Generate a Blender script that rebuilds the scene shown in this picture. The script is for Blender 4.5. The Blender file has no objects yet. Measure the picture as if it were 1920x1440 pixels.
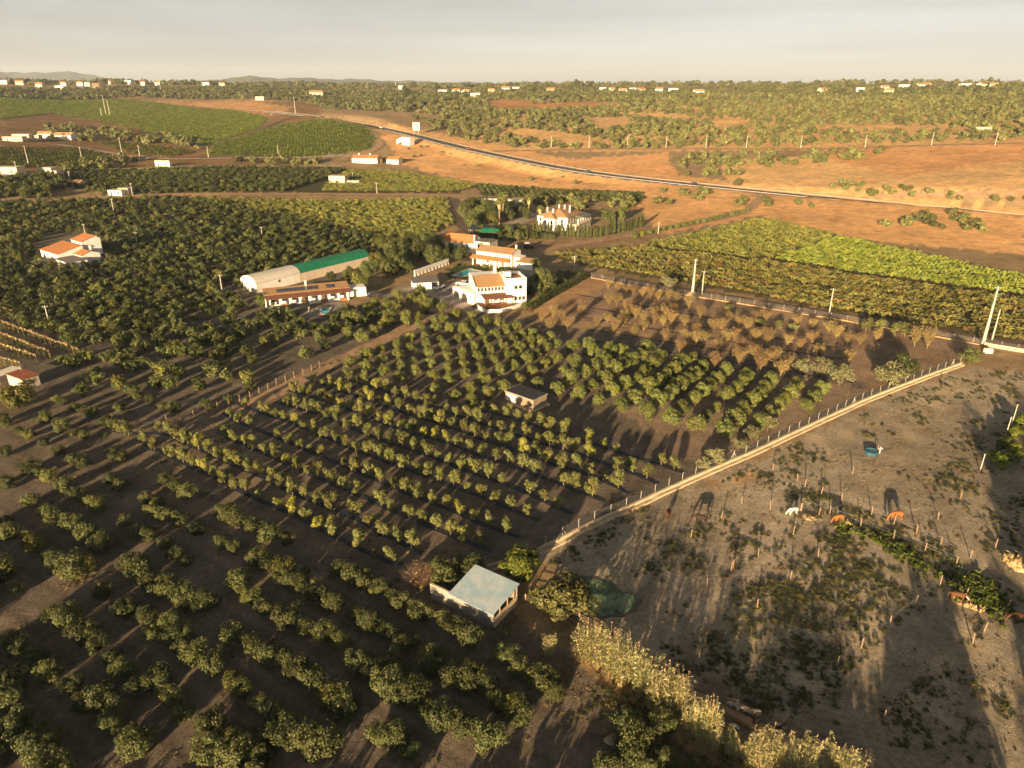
import bpy, math, random
import numpy as np
from mathutils import Vector, Euler

rng = np.random.default_rng(7)
random.seed(7)
SC = bpy.context.scene
COL = SC.collection
R = math.radians

# ------------------------------------------------------------------ camera
CAM_H = 56.0
FPX = 1333.0                       # focal length in pixels of a 1920 px wide frame
PITCH = math.atan((720 - 163) / FPX)
cam_d = bpy.data.cameras.new('camera')
cam_d.sensor_fit = 'HORIZONTAL'
cam_d.sensor_width = 36.0
cam_d.lens = 36.0 * FPX / 1920.0
cam_d.clip_start = 0.5
cam_d.clip_end = 60000
cam = bpy.data.objects.new('camera', cam_d)
COL.objects.link(cam)
cam.location = (0, 0, CAM_H)
cam.rotation_euler = (math.pi / 2 - PITCH, 0, 0)
SC.camera = cam

# ------------------------------------------------------------------ sky, sun, exposure
SUN_EL, SUN_AZ = 9.0, 22.0         # light travels forward and 22 degrees to the right
world = bpy.data.worlds.new('World')
SC.world = world
world.use_nodes = True
wn, wl = world.node_tree.nodes, world.node_tree.links
wn.clear()
w_out = wn.new('ShaderNodeOutputWorld')
w_bg = wn.new('ShaderNodeBackground')
w_bg.inputs['Strength'].default_value = 0.0335
sky = wn.new('ShaderNodeTexSky')
sky.sky_type = 'NISHITA'
sky.sun_disc = False
sky.sun_elevation = R(SUN_EL)
sky.sun_rotation = R(180 + SUN_AZ)
sky.altitude = 50
sky.air_density = 1.0
sky.dust_density = 1.0
sky.ozone_density = 1.0
# a thin milky veil of high cloud over the whole sky
w_tc = wn.new('ShaderNodeTexCoord')
w_map = wn.new('ShaderNodeMapping')
w_map.inputs['Scale'].default_value = (1.2, 1.2, 9.0)
w_noi = wn.new('ShaderNodeTexNoise')
w_noi.inputs['Scale'].default_value = 1.6
w_noi.inputs['Detail'].default_value = 5
w_noi.inputs['Roughness'].default_value = 0.55
w_mr = wn.new('ShaderNodeMapRange')
w_mr.inputs['From Min'].default_value = 0.35
w_mr.inputs['From Max'].default_value = 0.75
w_mr.inputs['To Min'].default_value = 0.82
w_mr.inputs['To Max'].default_value = 0.96
w_bw = wn.new('ShaderNodeRGBToBW')
w_tint = wn.new('ShaderNodeMix'); w_tint.data_type = 'RGBA'; w_tint.blend_type = 'MULTIPLY'
w_tint.inputs[0].default_value = 1.0
w_tint.inputs[7].default_value = (0.985, 1.0, 1.0, 1)
w_mix = wn.new('ShaderNodeMix'); w_mix.data_type = 'RGBA'
wl.new(w_tc.outputs['Generated'], w_map.inputs['Vector'])
wl.new(w_map.outputs['Vector'], w_noi.inputs['Vector'])
wl.new(w_noi.outputs['Fac'], w_mr.inputs['Value'])
wl.new(sky.outputs['Color'], w_bw.inputs['Color'])
wl.new(w_bw.outputs['Val'], w_tint.inputs[6])
wl.new(w_mr.outputs['Result'], w_mix.inputs[0])
wl.new(sky.outputs['Color'], w_mix.inputs[6])
wl.new(w_tint.outputs[2], w_mix.inputs[7])
w_map2 = wn.new('ShaderNodeMapping'); w_map2.inputs['Scale'].default_value = (.8, 1.6, 14.0); w_map2.inputs['Rotation'].default_value = (.1, .06, .4)
w_noi2 = wn.new('ShaderNodeTexNoise'); w_noi2.inputs['Scale'].default_value = 1.3; w_noi2.inputs['Detail'].default_value = 6; w_noi2.inputs['Roughness'].default_value = .6
w_mr2 = wn.new('ShaderNodeMapRange'); w_mr2.inputs['From Min'].default_value = .32; w_mr2.inputs['From Max'].default_value = .68; w_mr2.inputs['To Min'].default_value = .74; w_mr2.inputs['To Max'].default_value = 1.08
w_cl = wn.new('ShaderNodeMix'); w_cl.data_type = 'RGBA'; w_cl.blend_type = 'MULTIPLY'; w_cl.inputs[0].default_value = 1.0
wl.new(w_tc.outputs['Generated'], w_map2.inputs['Vector']); wl.new(w_map2.outputs['Vector'], w_noi2.inputs['Vector']); wl.new(w_noi2.outputs['Fac'], w_mr2.inputs['Value'])
wl.new(w_mix.outputs[2], w_cl.inputs[6]); wl.new(w_mr2.outputs['Result'], w_cl.inputs[7])
wl.new(w_cl.outputs[2], w_bg.inputs['Color'])
wl.new(w_bg.outputs['Background'], w_out.inputs['Surface'])

sun_d = bpy.data.lights.new('sun', 'SUN')
sun_d.energy = 4.4
sun_d.angle = R(0.55)
sun_d.color = (1.0, 0.71, 0.40)
sun = bpy.data.objects.new('sun', sun_d)
COL.objects.link(sun)
sun.location = (-60, -150, 120)
L_DIR = Vector((math.sin(R(SUN_AZ)) * math.cos(R(SUN_EL)), math.cos(R(SUN_AZ)) * math.cos(R(SUN_EL)), -math.sin(R(SUN_EL))))
sun.rotation_euler = L_DIR.to_track_quat('-Z', 'Y').to_euler()

SC.view_settings.view_transform = 'Standard'
SC.view_settings.look = 'None'
SC.view_settings.gamma = 1.0
SC.view_settings.use_curve_mapping = False
SC.view_settings.exposure = 2.0
SC.render.engine = 'CYCLES'
SC.cycles.use_adaptive_sampling = True
SC.cycles.adaptive_threshold = 0.03
SC.cycles.max_bounces = 4
SC.cycles.diffuse_bounces = 2
SC.cycles.glossy_bounces = 2
SC.cycles.transparent_max_bounces = 8
SC.cycles.volume_bounces = 0
SC.cycles.use_denoising = True

# ------------------------------------------------------------------ ground shape
def ray(px, py):
    x = (px - 960) / FPX; v = (720 - py) / FPX
    return np.array([x, math.cos(PITCH) + v * math.sin(PITCH), -math.sin(PITCH) + v * math.cos(PITCH)])

def flat(px, py, z=0.0):
    d = ray(px, py); t = (z - CAM_H) / d[2]
    return np.array([d[0] * t, d[1] * t, z])

_ctl = []
def ctl(px, py, D):
    d = ray(px, py); h = math.hypot(d[0], d[1])
    _ctl.append((math.atan2(d[0], d[1]), math.log(D), CAM_H + d[2] / h * D))
for a in (-60, -40, -20, 0, 20, 40, 60):
    for D in (8, 20, 45, 90, 160, 240, 320):
        _ctl.append((R(a), math.log(D), 0.0))
    for D, z in ((2600, 54), (4500, 50), (8000, 46), (15000, 40)):
        _ctl.append((R(a), math.log(D), z))
for px, py, D in [(-500, 330, 460), (-500, 230, 850), (-500, 157, 1700), (0, 330, 460), (0, 280, 600), (0, 230, 850), (0, 184, 1250), (0, 157, 1750),
                  (200, 300, 560), (200, 245, 800), (200, 200, 1130), (200, 158, 1750), (400, 330, 460), (400, 295, 560), (400, 270, 640), (400, 235, 830), (400, 200, 1100), (400, 162, 1650),
                  (560, 300, 545), (600, 226, 770), (600, 212, 960), (600, 190, 1150), (600, 165, 1600), (700, 345, 445), (850, 345, 440), (820, 300, 540),
                  (780, 230, 760), (780, 200, 950), (780, 172, 1400), (900, 262, 640), (1000, 345, 445), (1000, 282, 585), (1000, 250, 680), (1000, 220, 820), (1000, 190, 1010), (1000, 167, 1350),
                  (1300, 345, 445), (1300, 282, 585), (1300, 250, 680), (1300, 220, 820), (1300, 190, 1010), (1300, 166, 1350),
                  (1600, 345, 445), (1600, 282, 585), (1600, 250, 670), (1600, 220, 800), (1600, 188, 980), (1600, 162.5, 1350),
                  (1900, 345, 445), (1900, 282, 580), (1900, 250, 660), (1900, 215, 780), (1900, 182, 960), (1900, 159, 1350), (2400, 250, 660), (2400, 182, 960), (2400, 159, 1350)]:
    ctl(px, py, D)
_C = np.array(_ctl)
_CP = np.stack([_C[:, 0] * 2.2, _C[:, 1]], 1)
def _phi(r2):
    return np.where(r2 > 1e-12, 0.5 * r2 * np.log(np.maximum(r2, 1e-12)), 0.0)
_n = len(_CP)
_K = _phi(((_CP[:, None] - _CP[None]) ** 2).sum(-1)) + np.eye(_n) * 0.004
_P = np.concatenate([np.ones((_n, 1)), _CP], 1)
_W = np.linalg.solve(np.block([[_K, _P], [_P.T, np.zeros((3, 3))]]), np.concatenate([_C[:, 2], np.zeros(3)]))

# the main road on its embankment: (px, py, height)
ROAD_PX = [(2300, 446, .8), (2100, 428, .8), (1920, 408, 1.0), (1650, 382, 1.5), (1400, 357, 2.5), (1250, 342, 3.5), (1100, 325, 5.5), (1000, 306, 8), (940, 293.5, 10), (880, 281, 12), (820, 266, 15),
           (780, 255, 17), (740, 246, 18.5), (690, 235.5, 20), (640, 227, 22), (600, 221, 24), (550, 214, 27), (500, 209, 29)]
def resample(P, step):
    P = np.asarray(P, float)
    s = np.concatenate([[0], np.cumsum(np.linalg.norm(np.diff(P[:, :2], axis=0), axis=1))])
    n = max(2, int(s[-1] / step) + 1)
    q = np.linspace(0, s[-1], n)
    return np.stack([np.interp(q, s, P[:, k]) for k in range(P.shape[1])], 1)
def smooth(P, it=6):
    P = P.copy()
    for _ in range(it):
        P[1:-1] = (P[:-2] + 2 * P[1:-1] + P[2:]) / 4
    return P
ROAD = smooth(resample([flat(*p) for p in ROAD_PX], 6.0), 25)

def zbase(x, y):
    x = np.asarray(x, float); y = np.asarray(y, float)
    D = np.maximum(np.hypot(x, y), 6.0)
    az = np.clip(np.arctan2(x, y), -R(60), R(60))
    q = np.stack([az * 2.2, np.log(np.minimum(D, 15000))], -1).reshape(-1, 2)
    z = np.zeros(len(q))
    for i in range(0, len(q), 40000):
        b = q[i:i + 40000]
        z[i:i + 40000] = _phi(((b[:, None] - _CP[None]) ** 2).sum(-1)) @ _W[:_n] + _W[_n] + b @ _W[_n + 1:]
    z = z.reshape(D.shape)
    f = np.clip((D - 280) / 160, 0, 1); f = f * f * (3 - 2 * f)
    z = z * f
    und = 1.6 * np.sin(x * .013 + 1.3) * np.sin(y * .011 + .4) + .9 * np.sin(x * .031 + y * .017)
    return z + und * np.clip((D - 500) / 500, 0, 1)

def ground(x, y):
    x = np.asarray(x, float); y = np.asarray(y, float)
    z = zbase(x, y)
    sh = z.shape; xf, yf, zf = x.ravel(), y.ravel(), z.ravel().copy()
    D = np.hypot(xf, yf)
    m = np.where((D > 300) & (D < 1050) & (yf > 0))[0]
    for i in range(0, len(m), 20000):
        k = m[i:i + 20000]
        d2 = (xf[k, None] - ROAD[None, :, 0]) ** 2 + (yf[k, None] - ROAD[None, :, 1]) ** 2
        j = d2.argmin(1); d = np.sqrt(d2[np.arange(len(k)), j]); rz = ROAD[j, 2]
        e = np.clip(d - 7.5, 0, None)
        zz = np.maximum(zf[k], rz - .15 - e * .5)
        zz = np.minimum(zz, rz - .15 + e * .45)
        zf[k] = zz
    return zf.reshape(sh)

def at(px, py, dz=0.0):
    """point where the line of sight through a picture point meets the ground (raised by dz)"""
    d = ray(px, py); h = math.hypot(d[0], d[1])
    if d[2] < -0.16 * h:
        return flat(px, py, dz)
    t = np.exp(np.linspace(math.log(150), math.log(9000), 900))
    X, Y = d[0] / h * t, d[1] / h * t
    g = ground(X, Y) + dz
    zr = CAM_H + d[2] / h * t
    k = np.where(zr < g)[0]
    i = k[0] if len(k) else 560
    if i > 0 and len(k):
        a = (zr[i - 1] - g[i - 1]) / ((zr[i - 1] - g[i - 1]) - (zr[i] - g[i]))
        tt = t[i - 1] + a * (t[i] - t[i - 1])
    else:
        tt = t[i]
    x, y = d[0] / h * tt, d[1] / h * tt
    return np.array([x, y, float(ground(np.array([x]), np.array([y]))[0]) + dz])

def poly(pts):
    return np.array([at(*p)[:2] for p in pts])
def inside(P, x, y):
    x = np.asarray(x); y = np.asarray(y)
    r = np.zeros(x.shape, bool); n = len(P)
    for i in range(n):
        x1, y1 = P[i]; x2, y2 = P[(i + 1) % n]
        if y1 == y2: continue
        c = ((y1 > y) != (y2 > y)) & (x < (x2 - x1) * (y - y1) / (y2 - y1) + x1)
        r ^= c
    return r

# ------------------------------------------------------------------ materials
MATS = {}
def _new(name):
    m = bpy.data.materials.new(name); m.use_nodes = True
    nt = m.node_tree; nt.nodes.clear()
    o = nt.nodes.new('ShaderNodeOutputMaterial'); b = nt.nodes.new('ShaderNodeBsdfPrincipled')
    nt.links.new(b.outputs[0], o.inputs['Surface'])
    b.inputs['Specular IOR Level'].default_value = .2
    MATS[name] = m
    return m, nt, b
def N(nt, t, **kw):
    n = nt.nodes.new(t)
    for k, v in kw.items():
        if k.startswith('_'): setattr(n, k[1:], v)
        else: n.inputs[k].default_value = v
    return n
def mixc(nt, fac, a, b, mode='MIX'):
    m = nt.nodes.new('ShaderNodeMix'); m.data_type = 'RGBA'; m.blend_type = mode
    for s, v in ((0, fac), (6, a), (7, b)):
        if hasattr(v, 'is_output') or isinstance(v, bpy.types.NodeSocket): nt.links.new(v, m.inputs[s])
        elif s == 0: m.inputs[0].default_value = v
        else: m.inputs[s].default_value = (*v[:3], 1)
    return m.outputs[2]
def rampv(nt, src, lo, hi, a=0., b=1.):
    m = N(nt, 'ShaderNodeMapRange'); m.inputs[1].default_value = lo; m.inputs[2].default_value = hi
    m.inputs[3].default_value = a; m.inputs[4].default_value = b
    nt.links.new(src, m.inputs[0]); return m.outputs[0]
def noise(nt, scale, detail=4, rough=.55, vec=None, co='Object'):
    n = N(nt, 'ShaderNodeTexNoise', Scale=scale, Detail=detail, Roughness=rough)
    if vec is None:
        tc = nt.nodes.new('ShaderNodeTexCoord'); vec = tc.outputs[co]
    nt.links.new(vec, n.inputs['Vector']); return n.outputs['Fac']

def plain(name, c, rough=.8, metal=0., var=.25, scale=2.0, dirt=None, bump=0., spec=.2):
    """painted, plastered or concrete surface with blotches and grime"""
    m, nt, b = _new(name)
    n1 = noise(nt, scale, 6, .65)
    v = rampv(nt, n1, .3, .7, 1 - var, 1 + var * .6)
    vm = nt.nodes.new('ShaderNodeMix'); vm.data_type = 'RGBA'; vm.blend_type = 'MULTIPLY'; vm.inputs[0].default_value = 1
    vm.inputs[6].default_value = (*c, 1); nt.links.new(v, vm.inputs[7])
    out = vm.outputs[2]
    if dirt:
        n2 = noise(nt, scale * .35, 5, .7)
        out = mixc(nt, rampv(nt, n2, .52, .75, 0, .75), out, dirt)
    nt.links.new(out, b.inputs['Base Color'])
    b.inputs['Roughness'].default_value = rough; b.inputs['Metallic'].default_value = metal
    b.inputs['Specular IOR Level'].default_value = spec
    if bump:
        bp = N(nt, 'ShaderNodeBump', Strength=bump, Distance=.05); nt.links.new(noise(nt, scale * 6, 3), bp.inputs['Height'])
        nt.links.new(bp.outputs[0], b.inputs['Normal'])
    return m

def tiles(name, c, c2, period=.26):
    """barrel tiled roof: ridges run up the slope"""
    m, nt, b = _new(name)
    tc = nt.nodes.new('ShaderNodeTexCoord')
    n1 = noise(nt, .9, 6, .7, tc.outputs['Object'])
    n2 = noise(nt, 7, 3, .6, tc.outputs['Object'])
    col = mixc(nt, rampv(nt, n1, .35, .7), c, c2)
    col = mixc(nt, rampv(nt, n2, .3, .75, 0, .55), col, [k * .55 for k in c])
    w = N(nt, 'ShaderNodeTexWave', Scale=1 / period / 1.0 * .159 * 6.283 * .32, Distortion=.4)
    w.bands_direction = 'X'; nt.links.new(tc.outputs['Object'], w.inputs['Vector'])
    col = mixc(nt, rampv(nt, w.outputs['Fac'], .0, .5, .35, 0), col, [k * .4 for k in c])
    nt.links.new(col, b.inputs['Base Color']); b.inputs['Roughness'].default_value = .85
    bp = N(nt, 'ShaderNodeBump', Strength=.7, Distance=.08); nt.links.new(w.outputs['Fac'], bp.inputs['Height'])
    nt.links.new(bp.outputs[0], b.inputs['Normal'])
    return m

def leafmat(name, c, c2, var=.35, trans=.25, yellow=None, yfrac=0.):
    """leaf colour: varies leaf by leaf (face attribute) and tree by tree"""
    m, nt, b = _new(name)
    at_ = N(nt, 'ShaderNodeAttribute', _attribute_name='leaf')
    oi = nt.nodes.new('ShaderNodeObjectInfo')
    col = mixc(nt, at_.outputs['Fac'], c, c2)
    if yellow:
        col = mixc(nt, rampv(nt, oi.outputs['Random'], 1 - yfrac, 1, 0, .8), col, yellow)
    hs = N(nt, 'ShaderNodeHueSaturation')
    mm = N(nt, 'ShaderNodeMath', _operation='MULTIPLY'); nt.links.new(oi.outputs['Random'], mm.inputs[0]); mm.inputs[1].default_value = 7.31
    fr = N(nt, 'ShaderNodeMath', _operation='FRACT'); nt.links.new(mm.outputs[0], fr.inputs[0])
    nt.links.new(rampv(nt, fr.outputs[0], 0, 1, 1 - var, 1 + var), hs.inputs['Value'])
    nt.links.new(rampv(nt, oi.outputs['Random'], 0, 1, .485, .515), hs.inputs['Hue'])
    nt.links.new(col, hs.inputs['Color'])
    nt.links.new(hs.outputs[0], b.inputs['Base Color'])
    b.inputs['Roughness'].default_value = .5; b.inputs['Specular IOR Level'].default_value = .2
    if trans:
        t = nt.nodes.new('ShaderNodeBsdfTranslucent'); nt.links.new(hs.outputs[0], t.inputs['Color'])
        ms = nt.nodes.new('ShaderNodeMixShader'); ms.inputs[0].default_value = trans
        nt.links.new(b.outputs[0], ms.inputs[1]); nt.links.new(t.outputs[0], ms.inputs[2])
        o = [n for n in nt.nodes if n.type == 'OUTPUT_MATERIAL'][0]; nt.links.new(ms.outputs[0], o.inputs['Surface'])
    return m

# ------------------------------------------------------------------ mesh and object helpers
class MB:
    """collects boxes, prisms, tubes and sheets into one mesh"""
    def __init__(s): s.v = []; s.f = []; s.m = []
    def add(s, V, F, mi=0):
        o = len(s.v); s.v += [tuple(float(c) for c in p) for p in V]
        s.f += [tuple(i + o for i in f) for f in F]; s.m += [mi] * len(F); return s
    def box(s, x0, x1, y0, y1, z0, z1, mi=0):
        V = [(x, y, z) for z in (z0, z1) for y in (y0, y1) for x in (x0, x1)]
        return s.add(V, [(0, 2, 3, 1), (4, 5, 7, 6), (0, 1, 5, 4), (2, 6, 7, 3), (0, 4, 6, 2), (1, 3, 7, 5)], mi)
    def slab(s, quad, t, mi=0):
        """quad of four 3-D points thickened downwards by t"""
        q = [np.array(p, float) for p in quad]; V = q + [p - np.array([0, 0, t]) for p in q]
        return s.add(V, [(0, 1, 2, 3), (7, 6, 5, 4), (0, 4, 5, 1), (1, 5, 6, 2), (2, 6, 7, 3), (3, 7, 4, 0)], mi)
    def prism(s, pts, y0, y1, mi=0):
        """outline in the x-z plane extruded along y"""
        n = len(pts); V = [(x, y0, z) for x, z in pts] + [(x, y1, z) for x, z in pts]
        F = [tuple(range(n)), tuple(range(2 * n - 1, n - 1, -1))] + [(i, n + i, n + (i + 1) % n, (i + 1) % n) for i in range(n)]
        return s.add(V, F, mi)
    def column(s, pts, z0, z1, mi=0):
        n = len(pts); V = [(p[0], p[1], z0) for p in pts] + [(p[0], p[1], z1) for p in pts]
        F = [tuple(range(n - 1, -1, -1)), tuple(range(n, 2 * n))] + [(i, (i + 1) % n, n + (i + 1) % n, n + i) for i in range(n)]
        return s.add(V, F, mi)
    def tube(s, P, rad, k=6, mi=0):
        P = [Vector(p) for p in P]; n = len(P)
        if not hasattr(rad, '__len__'): rad = [rad] * n
        V = []; F = []
        for i, p in enumerate(P):
            d = (P[min(i + 1, n - 1)] - P[max(i - 1, 0)]).normalized()
            a = d.orthogonal().normalized(); b = d.cross(a)
            for j in range(k):
                t = 2 * math.pi * j / k; V.append(p + (a * math.cos(t) + b * math.sin(t)) * rad[i])
        for i in range(n - 1):
            for j in range(k):
                F.append((i * k + j, i * k + (j + 1) % k, (i + 1) * k + (j + 1) % k, (i + 1) * k + j))
        F += [tuple(range(k - 1, -1, -1)), tuple(range((n - 1) * k, n * k))]
        return s.add(V, F, mi)
    def mesh(s, name, mats, smooth=False):
        me = bpy.data.meshes.new(name); me.from_pydata(s.v, [], s.f)
        for m in (mats if isinstance(mats, (list, tuple)) else [mats]): me.materials.append(MATS[m] if isinstance(m, str) else m)
        me.polygons.foreach_set('material_index', s.m)
        if smooth: me.polygons.foreach_set('use_smooth', [True] * len(s.f))
        me.update(); return me

def obj(name, me, parent=None, loc=None, rot=None):
    o = bpy.data.objects.new(name, me); COL.objects.link(o)
    if parent is not None: o.parent = parent
    if loc is not None: o.location = [float(c) for c in loc]
    if rot is not None: o.rotation_euler = (0, 0, float(rot))
    return o
def tag(o, label=None, cat=None, group=None, kind=None):
    for k, v in (('label', label), ('category', cat), ('group', group), ('kind', kind)):
        if v: o[k] = v
    return o
def thing(name, label, cat, loc=(0, 0, 0), rot=0., group=None):
    return tag(obj(name, None, None, loc, rot), label, cat, group)
def part(name, mb, mats, parent, smooth=False):
    return obj(name, mb.mesh(name, mats, smooth) if isinstance(mb, MB) else mb, parent)

def big_mesh(name, V, F, mat, attr=None):
    """fast mesh from arrays; F is (n,4) or (n,3); attr = (name, per-face values)"""
    V = np.asarray(V, np.float32); F = np.asarray(F, np.int32); k = F.shape[1]
    me = bpy.data.meshes.new(name)
    me.vertices.add(len(V)); me.vertices.foreach_set('co', V.ravel())
    me.loops.add(F.size); me.loops.foreach_set('vertex_index', F.ravel())
    me.polygons.add(len(F)); me.polygons.foreach_set('loop_start', np.arange(0, F.size, k, dtype=np.int32))
    for m in (mat if isinstance(mat, (list, tuple)) else [mat]): me.materials.append(MATS[m])
    me.update(calc_edges=True)
    if attr:
        a = me.attributes.new(attr[0], 'FLOAT', 'FACE'); a.data.foreach_set('value', np.asarray(attr[1], np.float32))
    return me

# ------------------------------------------------------------------ foliage
def leaves(P, Nrm, size, r, aspect=1.7):
    """one folded-flat quad per leaf at P facing Nrm"""
    n = len(P); Nrm = Nrm / np.maximum(np.linalg.norm(Nrm, axis=1, keepdims=True), 1e-6)
    t = r.normal(size=(n, 3)); t -= (t * Nrm).sum(1, keepdims=True) * Nrm
    t /= np.maximum(np.linalg.norm(t, axis=1, keepdims=True), 1e-6)
    b = np.cross(Nrm, t); s = (size * r.uniform(.65, 1.35, n))[:, None]
    a = t * s * .5 * aspect; c = b * s * .5
    V = np.stack([P - a, P + c * .9, P + a, P - c * .9], 1).reshape(-1, 3)
    return V, np.arange(4 * n).reshape(n, 4)

def crown_arrays(seed, rad, h0, h1, n, leaf, clumps=18, egg=0., gap=.25, up=.35, jit=.55):
    """uneven crown: clumps round an ellipsoid, leaves spread through the shell of every clump"""
    r = np.random.default_rng(seed)
    zc, hz = (h0 + h1) / 2, (h1 - h0) / 2
    d = r.normal(size=(clumps, 3)); d /= np.linalg.norm(d, axis=1, keepdims=True)
    cr = r.uniform(.20, .50, clumps) * rad
    k = r.uniform(.5, 1.0, clumps)[:, None]
    C = d * k * np.array([rad, rad, hz]) + np.array([0, 0, zc])
    C[:, :2] *= (1 - egg * (C[:, 2:3] - zc) / hz)
    C = np.concatenate([C, [[0, 0, zc]]]); cr = np.append(cr, rad * .55)
    w = cr ** 2; w /= w.sum()
    i = r.choice(len(C), n, p=w)
    u = r.normal(size=(n, 3)); u /= np.linalg.norm(u, axis=1, keepdims=True)
    P = C[i] + u * (cr[i] * (1 - gap * r.random(n) ** 1.5))[:, None] * np.array([1, 1, min(1.15, hz / rad + .15)])
    ctr = np.array([0, 0, zc])
    nr = u * .8 + (P - ctr) / rad * .5 + r.normal(size=(n, 3)) * jit + np.array([0, 0, up])
    m = P[:, 2] > h0 * .6
    P, nr = P[m], nr[m]
    V, F = leaves(P, nr, np.full(len(P), leaf), r)
    return V, F, r.random(len(F))

def trunk_mb(h, r0, limbs=4, spread=.5, seed=0, top=None, k=6):
    rr = random.Random(seed); m = MB(); top = top or h * 1.6
    m.tube([(0, 0, -.15), (rr.uniform(-.04, .04), rr.uniform(-.04, .04), h * .55), (rr.uniform(-.08, .08), rr.uniform(-.08, .08), h)], [r0 * 1.25, r0, r0 * .8], k)
    for i in range(limbs):
        a = 2 * math.pi * (i + rr.random() * .6) / limbs
        m.tube([(0, 0, h * .9), (math.cos(a) * spread * .5, math.sin(a) * spread * .5, h + (top - h) * .45), (math.cos(a) * spread, math.sin(a) * spread, top)], [r0 * .6, r0 * .4, r0 * .15], 5)
    return m

HID = bpy.data.collections.new('prototypes')          # never linked to the scene
def merged(name, V, F, A, mb, leafm, barkm):
    """crown and trunk as one mesh (for trees too small in the picture to show parts)"""
    tv = np.array(mb.v); tf = [f for f in mb.f if len(f) == 4]
    F2 = np.array(tf) + len(V)
    me = big_mesh(name, np.concatenate([V, tv]), np.concatenate([F, F2]), [leafm, barkm], ('leaf', np.concatenate([A, np.full(len(F2), .5)])))
    mi = np.zeros(len(F) + len(F2), np.int32); mi[len(F):] = 1
    me.polygons.foreach_set('material_index', mi); return me

_groups = {}
def scatter(name, meshes, P, scale, rot, label, cat, seed=0, kind='stuff'):
    """uncountable growth: points with instances of a few small meshes"""
    key = tuple(m.name for m in meshes)
    if key not in _groups:
        c = bpy.data.collections.new('proto_' + meshes[0].name)
        for m in meshes: c.objects.link(bpy.data.objects.new(m.name, m))
        g = bpy.data.node_groups.new('scatter_' + meshes[0].name, 'GeometryNodeTree')
        g.interface.new_socket('Geometry', in_out='INPUT', socket_type='NodeSocketGeometry')
        g.interface.new_socket('Geometry', in_out='OUTPUT', socket_type='NodeSocketGeometry')
        n = g.nodes; gi, go = n.new('NodeGroupInput'), n.new('NodeGroupOutput')
        ci = n.new('GeometryNodeCollectionInfo'); ci.inputs['Collection'].default_value = c
        ci.inputs['Separate Children'].default_value = True; ci.inputs['Reset Children'].default_value = True
        ip = n.new('GeometryNodeInstanceOnPoints'); ip.inputs['Pick Instance'].default_value = True
        def na(nm, t):
            a = n.new('GeometryNodeInputNamedAttribute'); a.data_type = t; a.inputs['Name'].default_value = nm
            return [s for s in a.outputs if s.enabled and s.name == 'Attribute'][0]
        er = n.new('FunctionNodeEulerToRotation')
        g.links.new(na('rot', 'FLOAT_VECTOR'), er.inputs[0])
        g.links.new(gi.outputs[0], ip.inputs['Points']); g.links.new(ci.outputs[0], ip.inputs['Instance'])
        g.links.new(na('idx', 'INT'), ip.inputs['Instance Index']); g.links.new(er.outputs[0], ip.inputs['Rotation'])
        g.links.new(na('scl', 'FLOAT_VECTOR'), ip.inputs['Scale']); g.links.new(ip.outputs[0], go.inputs[0])
        _groups[key] = g
    P = np.asarray(P, np.float32); n = len(P); r = np.random.default_rng(seed)
    me = bpy.data.meshes.new(name); me.vertices.add(n); me.vertices.foreach_set('co', P.ravel())
    scale = np.asarray(scale, np.float32)
    if scale.ndim == 1: scale = np.repeat(scale[:, None], 3, 1)
    for nm, t, arr, key2 in (('rot', 'FLOAT_VECTOR', np.stack([np.zeros(n), np.zeros(n), rot], 1), 'vector'), ('scl', 'FLOAT_VECTOR', scale, 'vector'), ('idx', 'INT', r.integers(0, len(meshes), n), 'value')):
        a = me.attributes.new(nm, t, 'POINT'); a.data.foreach_set(key2, np.asarray(arr, np.int32 if t == 'INT' else np.float32).ravel())
    for m in meshes[0].materials: me.materials.append(m)
    o = obj(name, me); md = o.modifiers.new('scatter', 'NODES'); md.node_group = _groups[key]
    return tag(o, label, cat, None, kind)

ORD = ['first', 'second', 'third', 'fourth', 'fifth', 'sixth', 'seventh', 'eighth', 'ninth', 'tenth', 'eleventh', 'twelfth', 'thirteenth', 'fourteenth', 'fifteenth', 'sixteenth', 'seventeenth', 'eighteenth', 'nineteenth', 'twentieth']
def ordn(i):
    if i < 20: return ORD[i]
    n = i + 1; return '%d%s' % (n, {1: 'st', 2: 'nd', 3: 'rd'}.get(n % 10, 'th'))
# ------------------------------------------------------------------ ground sheet
m, nt, b = _new('ground')
tc = nt.nodes.new('ShaderNodeTexCoord'); OB = tc.outputs['Object']
za = N(nt, 'ShaderNodeAttribute', _attribute_name='zone')
n_big = noise(nt, .035, 4, .6, OB); n_mid = noise(nt, .22, 5, .65, OB); n_fine = noise(nt, 1.7, 5, .7, OB); n_grit = noise(nt, 9, 3, .7, OB)
col = mixc(nt, 1, za.outputs['Color'], rampv(nt, n_big, .3, .7, .78, 1.22), 'MULTIPLY')
col = mixc(nt, 1, col, rampv(nt, n_mid, .3, .72, .70, 1.30), 'MULTIPLY')
col = mixc(nt, 1, col, rampv(nt, n_fine, .3, .7, .68, 1.30), 'MULTIPLY')
col = mixc(nt, 1, col, rampv(nt, n_grit, .3, .7, .68, 1.32), 'MULTIPLY')
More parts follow.
